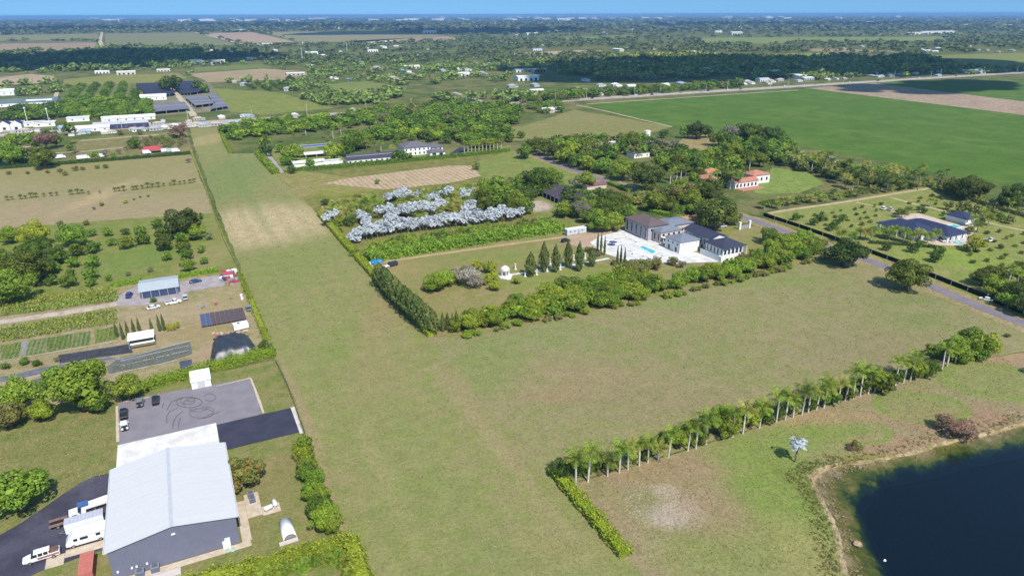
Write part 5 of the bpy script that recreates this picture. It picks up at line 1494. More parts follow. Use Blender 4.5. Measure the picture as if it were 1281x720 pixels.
# barn, tile house, slate house, farmhouse, long barn
r = thing('barn', 'open fronted barn with wide dark brown roof among trees', 'barn', Q(148, 254))
o = Q(148, 254)
dk_roof = roof_mat("dark_brown_shingle", S(92, 84, 96), axis=1, pitch=.6, var=.1, rough=.8)
house_mass(r, X(146.2), X(156), Y(241.5), Y(266), 3.6, 'gy', 1.9, grey_w, dk_roof, .5)
obj('roof_skirt', MB().add([(X(143.0), Y(241.2), 2.9), (X(145.9), Y(241.2), 3.75), (X(145.9), Y(266.4), 3.75), (X(143.0), Y(266.4), 2.9), (X(143.0), Y(241.2), 3.05), (X(145.9), Y(241.2), 3.9), (X(145.9), Y(266.4), 3.9), (X(143.0), Y(266.4), 3.05)],
    [(3, 2, 1, 0), (4, 5, 6, 7), (0, 1, 5, 4), (1, 2, 6, 5), (2, 3, 7, 6), (3, 0, 4, 7)]).mesh('roof_skirt', dk_roof), parent=r)
for i in range(8):
    obj('post', MB().box(X(143.3) - .2, X(143.3) + .2, Y(241.6 + i * 3.47) - .2, Y(241.6 + i * 3.47) + .2, 0, 2.9).mesh('post', white_w), parent=r)
for i in range(6):
    obj('stall_door', MB().box(X(146.2) - .06, X(146.2) - .003, Y(243 + i * 3.8), Y(243 + i * 3.8) + 2.6, .05, 2.8).mesh('stall_door', paint("dark_stall", (.05, .05, .06), .7)), parent=r)
tile_r = roof_mat("red_barrel_tile", S(214, 150, 124), axis=0, pitch=.5, var=.2, rough=.8)
r = thing('hacienda', 'white walled house with red tile roofs half hidden by palms', 'house', Q(239, 240))
o = Q(239, 240)
house_mass(r, X(229), X(243), Y(235.5), Y(241), 3.8, 'gx', 1.6, white_w, tile_r, .5, wins=row_wins('S', 18, 6, 1.8, 1.6, 2.2))
house_mass(r, X(243.5), X(253.5), Y(239), Y(248), 5.4, 'hip', 2.0, white_w, tile_r, .5, wins=row_wins('S', 13, 3, 2.8, 1.6, 2.2) + row_wins('E', 12, 3, 2.8, 1.2, 1.8))
house_mass(r, X(222), X(232), Y(247), Y(256), 3.6, 'hip', 1.8, white_w, tile_r, .5)
house_mass(r, X(229), X(240), Y(256), Y(263), 4.2, 'hip', 1.8, white_w, tile_r, .5)
obj('patio', MB().box(X(229), X(243), Y(230.5), Y(235.4), 0, .3).mesh('patio', paint("terracotta_paving", S(206, 150, 120), .8)), parent=r)
slate2 = roof_mat("blue_slate", S(64, 72, 104), axis=1, pitch=.6, var=.14, rough=.5)
r = thing('slate_roofed_house', 'low house with broad dark blue hip roofs on the bright lawn', 'house', Q(236, 151))
o = Q(236, 151)
house_mass(r, X(231), X(242), Y(147), Y(163), 3.4, 'hip', 3.0, white_w, slate2, .9, wins=row_wins('S', 15, 4, 1.7, 1.6, 2.2) + row_wins('W', 18, 5, 1.7, 1.5, 2.2))
house_mass(r, X(238.5), X(248.5), Y(141), Y(160), 3.42, 'hip', 2.8, white_w, slate2, .9, wins=row_wins('S', 13, 3, 1.7, 1.6, 2.2) + row_wins('W', 14, 2, 1.7, 1.5, 2.2))
for i in range(5):
    obj('column', MB().cyl((X(230.0), Y(147.5 + i * 3.4)), .25, 0, 3.3, 8).mesh('column', white_w), parent=r)
for i in range(4):
    obj('column', MB().cyl((X(239.5 + i * 2.4), Y(139.9)), .25, 0, 3.3, 8).mesh('column', white_w), parent=r)
r = thing('slate_roofed_annex', 'small square building with dark blue roof behind the slate roofed house', 'house', G(1203, 280))
house_mass(r, -5.5, 5.5, -5, 5, 3.0, 'hip', 2.0, white_w, slate2, .8, wins=row_wins('S', 11, 3, 1.6, 1.2, 1.4))
r = thing('garden_pool', 'small turquoise pool on the cream terrace by the slate roof', 'pool', G(1191, 287.5))
obj('water', MB().box(-4.5, 4.5, -2.2, 2.2, .08, .2).mesh('water', pool_w), parent=r)
obj('coping', MB().box(-5, 5, -2.7, -2.22, .08, .25).box(-5, 5, 2.22, 2.7, .08, .25).box(-5, -4.52, -2.2, 2.2, .08, .25).box(4.52, 5, -2.2, 2.2, .08, .25).mesh('coping', white_w), parent=r)
r = thing('splash_pool', 'tiny teal splash pool on the lawn south of the cream terrace', 'pool', G(1199, 307))
obj('water', MB().cyl((0, 0), 2.0, .02, .3, 16).mesh('water', pool_w), parent=r)
obj('coping', MB().cyl((0, 0), 2.4, .0, .25, 16).mesh('coping', steel_m), parent=r)

r = thing('farmhouse', 'white two storey farmhouse with grey hip roof beyond the long green hedge', 'house', G(526, 193))
gr_roof = roof_mat("grey_shingle", S(124, 122, 132), axis=1, pitch=.6, var=.12, rough=.8)
house_mass(r, -12, 9, 0, 16, 6.2, 'hip', 3.2, white_w, gr_roof, .8, wins=row_wins('S', 21, 6, 4.4, 1.3, 1.6) + row_wins('S', 21, 6, 1.6, 1.3, 1.8))
house_mass(r, 10, 22, 8, 20, 3.4, 'hip', 2.4, white_w, gr_roof, .7, wins=row_wins('S', 12, 3, 1.7, 1.8, 2.0))
r = thing('carport', 'small grey roofed garage with two dark doors before the farmhouse', 'garage', G(547, 194))
house_mass(r, -6, 6, -3, 5, 3.2, 'hip', 1.9, white_w, gr_roof, .6, wins=[('S', 3.2, 1.4, 3.2, 2.4), ('S', 8.8, 1.4, 3.2, 2.4)])
r = thing('long_barn', 'long white stable with dark double pitched roof beyond the hedge', 'barn', Q(97, 375))
house_mass(r, -18.5, 17, -5, 5, 3.2, 'gx', 2.0, white_w, roof_mat("dark_stable_roof", S(88, 88, 98), axis=0, pitch=.8, var=.08), .5, wins=row_wins('S', 35, 9, 1.4, 1.6, 2.0))
obj('clerestory', MB().box(-18, 16.5, -1.0, 1.0, 4.6, 5.75).mesh('clerestory', white_w), parent=r)
obj('clerestory_roof', gable_mesh(-18, 16.5, -1.0, 1.0, 5.9, .6, .5, 'x', paint("stable_roof_top", S(92, 92, 102), .7)), parent=r)
r = thing('walled_court', 'low white walled court with green lawn west of the long stable', 'court', G(398, 204))
for x0, x1, y0, y1 in ((-17, 17, -6, -5.6), (-17, 17, 9, 9.4), (-17, -16.6, -5.58, 8.98), (16.6, 17, -5.58, 8.98)):
    obj('wall', MB().box(x0, x1, y0, y1, 0, 2.2).mesh('wall', white_w), parent=r)
obj('pavilion', MB().box(3, 15, -5.55, -1.5, 0, 2.9).mesh('pavilion', white_w), parent=r)
obj('roof', MB().box(2.6, 15.4, -5.9, -1.2, 2.903, 3.2).mesh('roof', paint("cream_roof", (.6, .58, .52), .7)), parent=r)
r = thing('white_pavilion', 'white canopied pavilion by the blue ornamental pond', 'pavilion', G(396, 194))
obj('canopy', MB().box(-9, 9, -5, 5, 2.6, 2.9).mesh('canopy', paint("canopy_white", (.75, .74, .72), .6)), parent=r)
for x in (-8, 0, 8):
    for y in (-4.5, 4.5):
        obj('post', MB().cyl((x, y), .15, 0, 2.6, 6).mesh('post', white_w), parent=r)
r = thing('ornamental_pond', 'narrow deep blue ornamental pond behind the white pavilion', 'pond', G(392, 181))
obj('water', MB().box(-17, 17, -5, 5, .05, .2).mesh('water', paint("blue_pond", (.03, .1, .36), .1, .5)), parent=r)
obj('rim', MB().box(-17.6, 17.6, -5.6, -5.02, .05, .35).box(-17.6, 17.6, 5.02, 5.6, .05, .35).box(-17.6, -17.02, -5, 5, .05, .35).box(17.02, 17.6, -5, 5, .05, .35).mesh('rim', stone_w), parent=r)
r = thing('brown_roofed_house', 'low house with pinkish brown roof near the highway trees', 'house', G(424, 152))
house_mass(r, -11, 9, -4, 8, 3.2, 'hip', 3.0, stone_w, roof_mat("pink_brown_tile", S(168, 142, 132), axis=0, pitch=.7, var=.1), .8)
r = thing('estate_cottage', 'white cottage among trees beyond the estate road', 'house', G(800, 197))
house_mass(r, -7, 7, -4, 6, 3.4, 'flat', 0, white_w, roof_mat("grey_flat_roof", S(110, 112, 124), axis=0, pitch=1.2), .3, wins=row_wins('S', 14, 3, 1.6, 1.2, 1.2))
r = thing('estate_bungalow', 'pale bungalow hidden in the trees beyond the estate road', 'house', G(766, 186))
house_mass(r, -9, 8, -5, 5, 3.4, 'hip', 2.0, stone_w, paint("pale_roof", (.5, .5, .48), .7), .6)
r = thing('water_tank', 'round white water tank on the lawn beyond the trees', 'tank', G(811, 171))
obj('vessel', MB().cyl((0, 0), 2.6, 0, 4.4, 16).mesh('vessel', white_w), parent=r)
obj('roof', MB().cyl((0, 0), 2.8, 4.403, 5.0, 16, r1=.4).mesh('roof', white_w), parent=r)
r = thing('garden_hut', 'small white hut beside the trees by the brown mansion', 'hut', G(739, 277))
house_mass(r, -2, 2, -1.5, 1.5, 2.6, 'gx', 1.0, white_w, tile_r, .3)
r = thing('ruined_hut', 'low red roofed hut by the road behind the barn', 'hut', G(744, 236))
house_mass(r, -7, 7, -3, 3, 2.4, 'gx', 1.2, stone_w, roof_mat("rust_tile", S(150, 110, 104), axis=0, pitch=.5), .4)

# --- nursery structures
r = thing('nursery_shed', 'long nursery shed with pale blue metal roof on the concrete yard', 'shed', Q(-10.2, 214.5))
house_mass(r, -6.4, 6.6, -6.4, 6.5, 2.9, 'gx', 1.1, paint("shed_side_blue", S(120, 140, 176), .6), roof_mat("pale_blue_metal", S(204, 220, 226), axis=0, pitch=.7, var=.05), .5)
obj('bay_shade_panel', MB().box(-5.8, 6.0, -6.46, -6.405, .05, 2.5).mesh('bay_shade_panel', paint("bay_shade_paint", (.04, .06, .12), .7)), parent=r)  # dark panel on the solid wall, painting the shade of the shed front
for i in range(5):
    obj('post', MB().box(-5.9 + i * 2.9, -5.7 + i * 2.9, -6.85, -6.65, 0, 2.9).mesh('post', steel_m), parent=r)
r = thing('white_canopy', 'white flat canopy on posts beside the black nursery bed', 'canopy', G(178, 427))
obj('roof', MB().box(-3.9, 3.9, -3.0, 3.4, 3.0, 3.2).mesh('roof', paint("canopy_sheet", (.8, .8, .78), .5)), parent=r)
obj('lean_to', MB().box(-3.2, 3.9, -4.2, -3.05, 1.9, 2.05).mesh('lean_to', paint("canopy_sheet", (.8, .8, .78), .5)), parent=r)
for x in (-3.6, 3.6):
    for y in (-2.8, 3.1):
        obj('post', MB().box(x - .1, x + .1, y - .1, y + .1, 0, 3).mesh('post', steel_m), parent=r)
# tarped heap
rs_ = np.random.RandomState(3)
c0 = [G(264, 449), G(323, 440), G(309, 420), G(268, 425)]
cc = sum(c0, Vector()) / 4
r = thing('covered_heap', 'heap under a shiny black tarpaulin held down by tyres', 'heap', cc)
nx, ny = 26, 16
tv, tf = [], []
for j in range(ny + 1):
    for i in range(nx + 1):
        u, v = i / nx, j / ny
        p = (c0[0].lerp(c0[1], u)).lerp(c0[3].lerp(c0[2], u), v) - cc
        hgt = 3.0 * min(1, 4.5 * min(u, 1 - u, v * 1.3, (1 - v) * 1.6 + .02)) ** .5
        hgt += rs_.uniform(-.16, .16) + .22 * math.sin(u * 17 + v * 5) * math.sin(v * 9)
        tv.append((p.x + rs_.uniform(-.15, .15), p.y + rs_.uniform(-.15, .15), max(.02, hgt if 0 < i < nx and 0 < j < ny else .03)))
for j in range(ny):
    for i in range(nx):
        a = j * (nx + 1) + i
        tf.append((a, a + 1, a + nx + 2, a + nx + 1))
obj('tarpaulin', MB().add(tv, tf).mesh('tarpaulin', paint("black_plastic", (.03, .035, .048), .42, .6, var=.3), True), parent=r)
tyre_m = paint("tyre_rubber", (.04, .04, .045), .8, .2)
tm = MB().wheel((0, 0, 0), .42, .26, 10).mesh('tyre', tyre_m)
tyre_c = [paint("heap_rust", (.34, .17, .12), .8, .2, var=.2), paint("heap_tan", (.45, .36, .26), .9, .1, var=.2), tyre_m]
tms = [tm] + [MB().wheel((0, 0, 0), .45, .3, 8).mesh('tyre', c) for c in tyre_c[:2]]
for i in range(64):
    u = i / 64
    if i < 40:
        uu = (i % 20) / 19
        p = c0[3].lerp(c0[2], uu) - cc + Vector((RNG.uniform(-.4, .4), RNG.uniform(-2.0, .6), 0))
        zz = RNG.uniform(2.0, 3.3)
        q = 1 + i % 2
    else:
        k = (i - 40) / 24
        p = (c0[0].lerp(c0[3], k * 2) if k < .5 else c0[1].lerp(c0[2], k * 2 - 1)) - cc
        zz, q = .3, 0
    obj('tyre', tms[q], (p.x, p.y, zz), (math.radians(90) + RNG.uniform(-.6, .6), RNG.uniform(-.6, .6), RNG.uniform(0, 3)), parent=r)
# shade tables
r = thing('seedling_table', 'long low table of dark seedling trays with a blue end', 'table', G(279, 396))
ww = 14.6
for i in range(9):
    x0 = -ww / 2 + i * ww / 9
    obj('tray', MB().box(x0 + .06, x0 + ww / 9 - .06, -5.6, 5.8, .62, .78).mesh('tray', paint("tray_blue", S(92, 108, 150), .6) if i < 2 else paint("tray_brown", S(104, 94, 98), .8, var=.2)), parent=r)
    for y in (-5.2, 5.2):
        obj('leg', MB().box(x0 + .7, x0 + .8, y, y + .1, 0, .615).mesh('leg', steel_m), parent=r)
# weed mat beds
mat_blk = asphalt_mat("weed_mat", S(66, 70, 86), S(84, 88, 100), .18, .4)
mat_grn = asphalt_mat("netted_bed", S(128, 130, 130), S(108, 118, 104), .2, .5)
for nm, px, mt, lb in (("weed_mat", [(72, 441), (163, 427), (166, 438), (74, 451)], mat_blk, "black weed mat strip west of the white canopy"),
                       ("netted_bed", [(134, 455), (150, 444), (238, 425), (240, 440), (200, 452), (136, 465)], mat_grn, "grey green netted bed south of the white canopy"),
                       ("netted_bed", [(0, 468), (60, 455), (136, 444), (150, 446), (136, 449), (60, 461), (0, 474)], asphalt_mat("grey_mat", S(132, 136, 148), S(112, 118, 132), .2, .5), "long grey plastic strip along the nursery lane"),
                       ("netted_bed", [(30, 474), (66, 465), (72, 480), (40, 486)], mat_grn, "striped grey bed behind the southern trees"),
                       ("blue_mat", [(224, 450), (239, 447), (241, 457), (225, 460)], asphalt_mat("blue_mat_sheet", S(90, 96, 124), S(80, 86, 112), .1), "small blue grey mat at the end of the netted bed")):
    sheet(nm, px, 8, mt, .25, 3, label=lb)
for i, px in enumerate([[(0, 428), (26, 424), (24, 444), (0, 447)], [(27, 424), (36, 422.5), (31, 441), (25, 442)], [(36, 422.5), (58, 419), (56, 437), (32, 441)], [(59, 419), (91, 414), (89, 431), (57, 437)], [(92, 414), (113, 411), (112, 428), (90, 431)], [(118, 410), (147, 405), (147, 421), (118, 426)]]):
    sheet("plant_bed", px, 8, asphalt_mat("silver_mulch", S(168, 172, 170), S(140, 146, 138), .2, .8) if i in (1,) else field_mat("bed_green", S(112, 136, 72), S(128, 148, 84), S(92, 118, 58), big=6, mid=2, fine=.5, stripes=(0, 1.3, .7, S(150, 156, 116)), seed=i), .2, 2, label="striped green seedling bed in the nursery")
whp = paint("white_edge_board", (.75, .75, .72))
for px in ([(0, 448), (60, 438.5), (147, 424)], [(30, 470), (90, 458), (160, 444), (238, 424)], [(136, 466), (200, 453), (222, 448)], [(196, 414), (230, 408)], [(150, 455), (236, 436)], [(150, 449), (236, 430)]):
    ribbon("bed_edging", px, .16, 12, whp, label="thin white edging between nursery beds")
# crop plants in rows: one object per planted block is a row each
def crop_rows(poly, step, gap, kind, size, label, seed):
    """each row of plants is one hedge-like strip object"""
    pts = [G(*p) for p in poly]
    a, b, c, d = pts
    rs = np.random.RandomState(seed)
    n = max(2, int((d - a).length / gap))
    for k in range(n):
        t = (k + .5) / n
        p0, p1 = a.lerp(d, t), b.lerp(c, t)
        m = max(2, int((p1 - p0).length / step))
        Vs = []
        for i in range(m):
            q = p0.lerp(p1, (i + .5) / m) + Vector((rs.uniform(-.2, .2), rs.uniform(-.2, .2), 0))
            h = size * rs.uniform(.8, 1.25)
            nl = 16
            dd = unit(rs.normal(0, 1, (nl, 3)) * [1, 1, .6] + [0, 0, .5])
            P = np.array(q) + dd * h * [.62, .62, .7] * rs.uniform(.6, 1, (nl, 1)) + [0, 0, h * .45]
            Vs.append(leaf_quads(P, dd, h * .5, rs, .5, (.3, .6)))
        o = stuff("crop_row", quad_mesh("crop_row", np.vstack(Vs), LEAF[kind]), label)
crop_rows([(0, 373), (145, 358), (147, 374), (0, 393)], 1.0, 1.5, 'crop', 1.25, "row of bushy nursery plants north of the gravel lane", 1)
crop_rows([(0, 408), (145, 384), (147, 402), (0, 425)], 1.0, 1.5, 'crop', 1.25, "row of bushy nursery plants south of the gravel lane", 2)
crop_rows([(2, 429), (25, 425), (23, 443), (2, 446)], .7, 1.0, 'hedge', .5, "row of small green seedlings in the western bed", 3)
crop_rows([(60, 420), (90, 415), (88, 430), (58, 436)], .7, 1.0, 'mango', .5, "row of small green seedlings in the middle bed", 4)
crop_rows([(119, 411), (146, 406), (146, 420), (119, 425)], .7, 1.0, 'hedge', .5, "row of small green seedlings in the eastern bed", 5)
crop_rows([(140, 456), (236, 428), (238, 439), (142, 463)], .8, 1.0, 'oak', .45, "row of potted plants under the netted bed", 6)
crop_rows([(80, 445), (160, 431), (162, 435), (82, 449)], 1.2, 1.4, 'dark', .5, "row of dark potted plants on the weed mat", 7)
for x, y, h in [(146.5, 409, 20), (154, 411, 22), (161, 409, 23), (168.5, 406, 22), (175, 404, 20), (190.5, 404, 19), (200, 401, 22), (205.5, 400, 23)]:
    columnar(x, y, 4.6, h, "slim dark columnar conifer in the nursery", "columnar conifers in the nursery", name='conifer')
for x, y in [(210, 405), (214, 404), (218, 403.5), (222, 402), (210, 408), (214, 407.5), (218, 407), (222, 405.5)]:
    tree(x, y, 5, 'yellow', "yellow leaved nursery plant east of the columnar conifers", "yellow plants in the nursery", 1.6, 'yellow_shrub', 'shrub')
trees([(30, 447, 14, 'mango'), (45, 450, 12, 'oak'), (6, 453, 12, 'oak'), (70, 446, 9, 'brown'), (191, 372, 10, 'mango')], "bush at the edge of the nursery beds", "bushes by the nursery beds", asp=.8, name='bush', cat='shrub')
# ------------------------------------------------------------------ vehicles
def car_paint(n, c):
    return paint("car_" + n, c, .28, .6, var=.02)
CARC = {'white': car_paint("white", (.75, .75, .75)), 'black': car_paint("black", (.012, .013, .018)), 'grey': car_paint("grey", (.2, .205, .22)), 'silver': car_paint("silver", (.48, .49, .5)),
        'blue': car_paint("blue", (.03, .06, .2)), 'red': car_paint("red", (.35, .03, .03)), 'tan': car_paint("tan", (.42, .28, .18))}
rim_m = paint("wheel_rim", (.4, .4, .42), .35, .6, .6)
lamp_m = paint("headlight_glass", (.75, .75, .72), .15, .6)
tail_m = paint("tail_light", (.4, .02, .02), .3, .5)
trim_m = paint("black_trim", (.02, .02, .022), .6, .3)
_CM = {}
def cmesh(key, fn):
    if key not in _CM:
        _CM[key] = fn()
    return _CM[key]

def car(kind, col, p, rot, label, name=None, cat=None, group=None, order=None, s=1.0):
    """nose along local +x"""
    L, Wd, H = {'suv': (4.7, 1.9, 1.8), 'sedan': (4.6, 1.8, 1.42), 'jeep': (4.2, 1.85, 1.85), 'pickup': (5.6, 1.98, 1.85)}[kind]
    h2, r = Wd / 2, (.4 if kind in ('jeep', 'pickup') else .34)
    r0 = thing(name or kind, label, cat or ('pickup truck' if kind == 'pickup' else 'car'), p, rot, group, order, s)
    m = CARC[col]
    f = L / 2
    belt = {'suv': 1.05, 'sedan': .9, 'jeep': 1.1, 'pickup': 1.1}[kind]
    hood = belt - (.08 if kind != 'sedan' else .12)
    def body():
        mb = MB()
        secs = [(-f, h2 * .8, .42, .75, belt * .85, h2 * .74), (-f + .18, h2 * .96, .32, .8, belt, h2 * .88), (-f * .4, h2, .3, .85, belt, h2 * .94), (f * .35, h2, .3, .85, belt, h2 * .92), (f * .6, h2 * .98, .3, .8, hood, h2 * .88), (f - .2, h2 * .93, .34, .72, hood - .1, h2 * .78), (f, h2 * .8, .42, .66, hood - .22, h2 * .62)]
        return mb.loft(secs).mesh('body', m, False)
    obj('body', cmesh((kind, col, 'b'), body), parent=r0)
    if kind == 'pickup':
        g0, g1, b0, b1 = -.35, 1.35, .05, 1.0
    elif kind == 'sedan':
        g0, g1, b0, b1 = -1.75, 1.15, -1.1, .35
    elif kind == 'jeep':
        g0, g1, b0, b1 = -2.0, .95, -1.9, .55
    else:
        g0, g1, b0, b1 = -2.2, 1.25, -1.85, .5
    def cab():
        return MB().loft([(g0, h2 * .86, belt - .02, belt, belt + .02, h2 * .84), (b0, h2 * .88, belt - .02, belt + .03, H - .07, h2 * .74), (b1, h2 * .88, belt - .02, belt + .03, H - .07, h2 * .74), (g1, h2 * .84, belt - .02, belt, belt + .02, h2 * .8)]).mesh('window', glass_m)
    obj('window', cmesh((kind, 'g'), cab), parent=r0)
    def roof():
        mb = MB().loft([(b0 - .06, h2 * .7, H - .07, H - .05, H - .03, h2 * .66), (b0 + .15, h2 * .77, H - .07, H - .04, H, h2 * .7), (b1 - .15, h2 * .77, H - .07, H - .04, H, h2 * .7), (b1 + .08, h2 * .72, H - .07, H - .05, H - .03, h2 * .68)])
        for x in (b0 + .25, (b0 + b1) / 2, b1 - .1):
            for sg in (-1, 1):
                y0, y1 = sg * h2 * .9, sg * h2 * .76
                mb.add([(x - .05, y0, belt), (x + .05, y0, belt), (x + .05, y1, H - .06), (x - .05, y1, H - .06), (x - .05, y0 - sg * .06, belt), (x + .05, y0 - sg * .06, belt), (x + .05, y1 - sg * .06, H - .06), (x - .05, y1 - sg * .06, H - .06)],
                       [(0, 1, 2, 3), (7, 6, 5, 4), (0, 4, 5, 1), (1, 5, 6, 2), (2, 6, 7, 3), (3, 7, 4, 0)])
        return mb.mesh('roof', m)
    obj('roof', cmesh((kind, col, 'r'), roof), parent=r0)
    if kind == 'pickup':
        obj('bed', cmesh((kind, 'bed'), lambda: MB().box(-f + .2, -.5, -h2 * .78, h2 * .78, belt + .003, belt + .02).mesh('bed', trim_m)), parent=r0)
        for sg in (-1, 1):
            obj('bed_rail', cmesh((kind, col, 'rail', sg), lambda: MB().box(-f + .15, -.45, min(sg * h2 * .8, sg * h2 * .92), max(sg * h2 * .8, sg * h2 * .92), belt + .003, belt + .16).mesh('bed_rail', m)), parent=r0)
    for x in (-f * .6, f * .62):
        for sg in (-1, 1):
            w = obj('wheel', cmesh((kind, 'w'), lambda: MB().wheel((0, 0, 0), r, .24, 14).mesh('wheel', tyre_m)), (x, sg * (h2 - .1), r), parent=r0)
            obj('rim', cmesh((kind, 'rim'), lambda: MB().wheel((0, 0, 0), r * .6, .27, 10).mesh('rim', rim_m)), parent=w)
    for sg in (-1, 1):
        obj('headlight', cmesh((kind, 'hl'), lambda: MB().box(-.06, .06, -.17, .17, -.09, .09).mesh('headlight', lamp_m)), (f - .06, sg * h2 * .62, hood - .2), parent=r0)
        obj('tail_light', cmesh((kind, 'tl'), lambda: MB().box(-.05, .05, -.12, .12, -.14, .14).mesh('tail_light', tail_m)), (-f + .1, sg * h2 * .78, .82), parent=r0)
        obj('mirror', cmesh((kind, col, 'mi'), lambda: MB().box(-.1, .08, -.12, .12, -.09, .09).mesh('mirror', m)), (g1 - .45, sg * (h2 + .1), belt + .08), parent=r0)
    obj('bumper', cmesh((kind, 'bu'), lambda: MB().box(-f - .07, -f + .1, -h2 * .8, h2 * .8, .36, .55).box(f - .1, f + .07, -h2 * .75, h2 * .75, .36, .55).mesh('bumper', trim_m)), parent=r0)
    if kind == 'jeep':
        obj('spare_wheel', cmesh((kind, 'sp'), lambda: MB().wheel((0, 0, 0), .38, .22, 12).mesh('spare_wheel', tyre_m)), (-f - .12, 0, .95), (0, 0, math.pi / 2), parent=r0)
    return r0

PI2 = math.pi / 2
up = Vector((0, 0, .13))
car('pickup', 'black', G(154.5, 517) + up, PI2 + .03, "black pickup truck parked nose out of the pad corner beside the lawn", s=.98)
car('jeep', 'white', G(155, 532) + up, PI2 + .1, "white open jeep parked behind the black pickup")
car('jeep', 'grey', G(175, 503) + up, PI2 - .06, "dark grey jeep parked against the trees")
car('suv', 'black', G(194.5, 500) + up, PI2 - .04, "black sport utility car parked alone at the pad's north edge", name='suv')
# motorhome, cargo trailer, rollback truck, boat trailer, old wagon, container
def wheels(root, xs, hw, r, w=.28, dual=False):
    for x in xs:
        for sg in (-1, 1):
            a = obj('wheel', cmesh(('w', r, w), lambda: MB().wheel((0, 0, 0), r, w, 14).mesh('wheel', tyre_m)), (x, sg * hw, r), parent=root)
            obj('rim', cmesh(('rim', r, w), lambda: MB().wheel((0, 0, 0), r * .58, w + .03, 10).mesh('rim', rim_m)), parent=a)
wht = CARC['white']
LZ = Vector((0, 0, .13))
r = thing('motorhome', 'white motorhome with small dark side windows parked by the pale slab', 'motorhome', Q(-21.2, 104.6) + LZ, math.radians(2))
obj('body', MB().loft([(-4.1, 1.1, .5, 1.0, 1.25, 1.0), (-3.5, 1.2, .45, 1.2, 2.2, 1.1), (-2.6, 1.25, .45, 2.4, 3.0, 1.15), (3.9, 1.25, .45, 2.5, 3.05, 1.15), (4.05, 1.2, .6, 2.4, 2.9, 1.1)]).mesh('body', wht), parent=r)
obj('windshield', MB().add([(-3.54, -.9, 1.35), (-3.54, .9, 1.35), (-2.72, .9, 2.45), (-2.72, -.9, 2.45), (-3.66, -.9, 1.4), (-3.66, .9, 1.4), (-2.84, .9, 2.55), (-2.84, -.9, 2.55)], [(0, 1, 2, 3), (7, 6, 5, 4), (0, 4, 5, 1), (1, 5, 6, 2), (2, 6, 7, 3), (3, 7, 4, 0)]).mesh('windshield', glass_m), parent=r)
for x, w, z in ((-2.3, .7, 1.9), (-.8, 1.4, 1.9), (1.7, .8, 1.9)):
    for sg in (-1, 1):
        obj('window', MB().box(x - w / 2, x + w / 2, -.02, .02, z - .3, z + .3).mesh('window', glass_m), (0, sg * 1.25, 0), parent=r)
obj('roof_unit', MB().box(.2, 1.2, -.45, .45, 3.06, 3.32).mesh('roof_unit', frame_m), parent=r)
obj('awning', MB().tube([(-1.5, -1.32, 2.6), (3.6, -1.32, 2.6)], [.09, .09], 8).mesh('awning', frame_m), parent=r)
wheels(r, (-2.9, 1.9), 1.1, .42)
r = thing('cargo_trailer', 'long white enclosed trailer with ribbed roof between truck and motorhome', 'trailer', Q(-21.9, 108.0) + LZ, math.radians(3))
obj('body', MB().box(-3.6, 3.4, -1.2, 1.2, .6, 2.9).mesh('body', wht), parent=r)
for i in range(10):
    obj('roof_panel', MB().box(-3.55 + i * .69, -3.55 + i * .69 + .64, -1.17, 1.17, 2.904, 2.95).mesh('roof_panel', paint("trailer_roof", S(196, 204, 220, 1.4), .4)), parent=r)
obj('drawbar', MB().add([(-3.6, -.7, .6), (-3.6, -.55, .6), (-4.8, 0, .6), (-3.6, .55, .6), (-3.6, .7, .6), (-4.95, 0, .6)], [(0, 1, 2, 5), (2, 3, 4, 5)]).mesh('drawbar', steel_m), parent=r)
obj('fender', MB().box(-.3, 1.6, -1.32, -1.205, .7, .95).mesh('fender', steel_m), parent=r)
wheels(r, (.15, 1.1), 1.12, .36)
r = thing('rollback_truck', 'white cabbed flatbed truck with brown edged dark deck on the driveway', 'truck', Q(-23.8, 110.6) + LZ, math.radians(5))
obj('chassis', MB().box(-4.2, 2.3, -.5, .5, .55, .85).mesh('chassis', trim_m), parent=r)
for y0, y1 in ((-1.3, -.62), (.62, 1.3)):
    obj('deck_side', MB().box(-4.4, -.9, y0, y1, .95, 1.15).mesh('deck_side', paint("deck_brown", S(160, 128, 116), .8, var=.2)), parent=r)
obj('deck', MB().box(-4.2, -.3, -.6, .6, .95, 1.05).mesh('deck', trim_m), parent=r)
obj('head_board', MB().box(-.85, -.7, -1.25, 1.25, .95, 2.2).mesh('head_board', trim_m), parent=r)
obj('cab', MB().loft([(-.6, 1.15, .7, 1.6, 2.5, 1.0), (1.0, 1.15, .6, 1.6, 2.6, 1.0), (1.5, 1.12, .6, 1.5, 1.75, .95), (2.4, 1.05, .6, 1.3, 1.55, .85)]).mesh('cab', wht), parent=r)
obj('windshield', MB().add([(1.08, -.85, 2.5), (1.08, .85, 2.5), (1.5, .85, 1.82), (1.5, -.85, 1.82), (1.14, -.85, 2.55), (1.14, .85, 2.55), (1.56, .85, 1.87), (1.56, -.85, 1.87)], [(3, 2, 1, 0), (4, 5, 6, 7), (0, 1, 5, 4), (1, 2, 6, 5), (2, 3, 7, 6), (3, 0, 4, 7)]).mesh('windshield', glass_m), parent=r)
for sg in (-1, 1):
    obj('side_window', MB().box(-.1, .9, -.02, .02, 1.7, 2.25).mesh('side_window', glass_m), (0, sg * 1.1, 0), parent=r)
wheels(r, (-2.9, 1.5), 1.0, .46)
r = thing('boat', 'small covered boat with blue stern on a white trailer', 'boat', Q(-20.2, 113.0) + LZ, math.radians(8))
obj('hull', MB().loft([(-3.6, .9, .8, 1.3, 1.6, .85), (1.5, 1.0, .75, 1.35, 1.65, .9), (3.2, .6, .9, 1.4, 1.75, .5), (4.0, .08, 1.3, 1.5, 1.85, .05)]).mesh('hull', wht), parent=r)
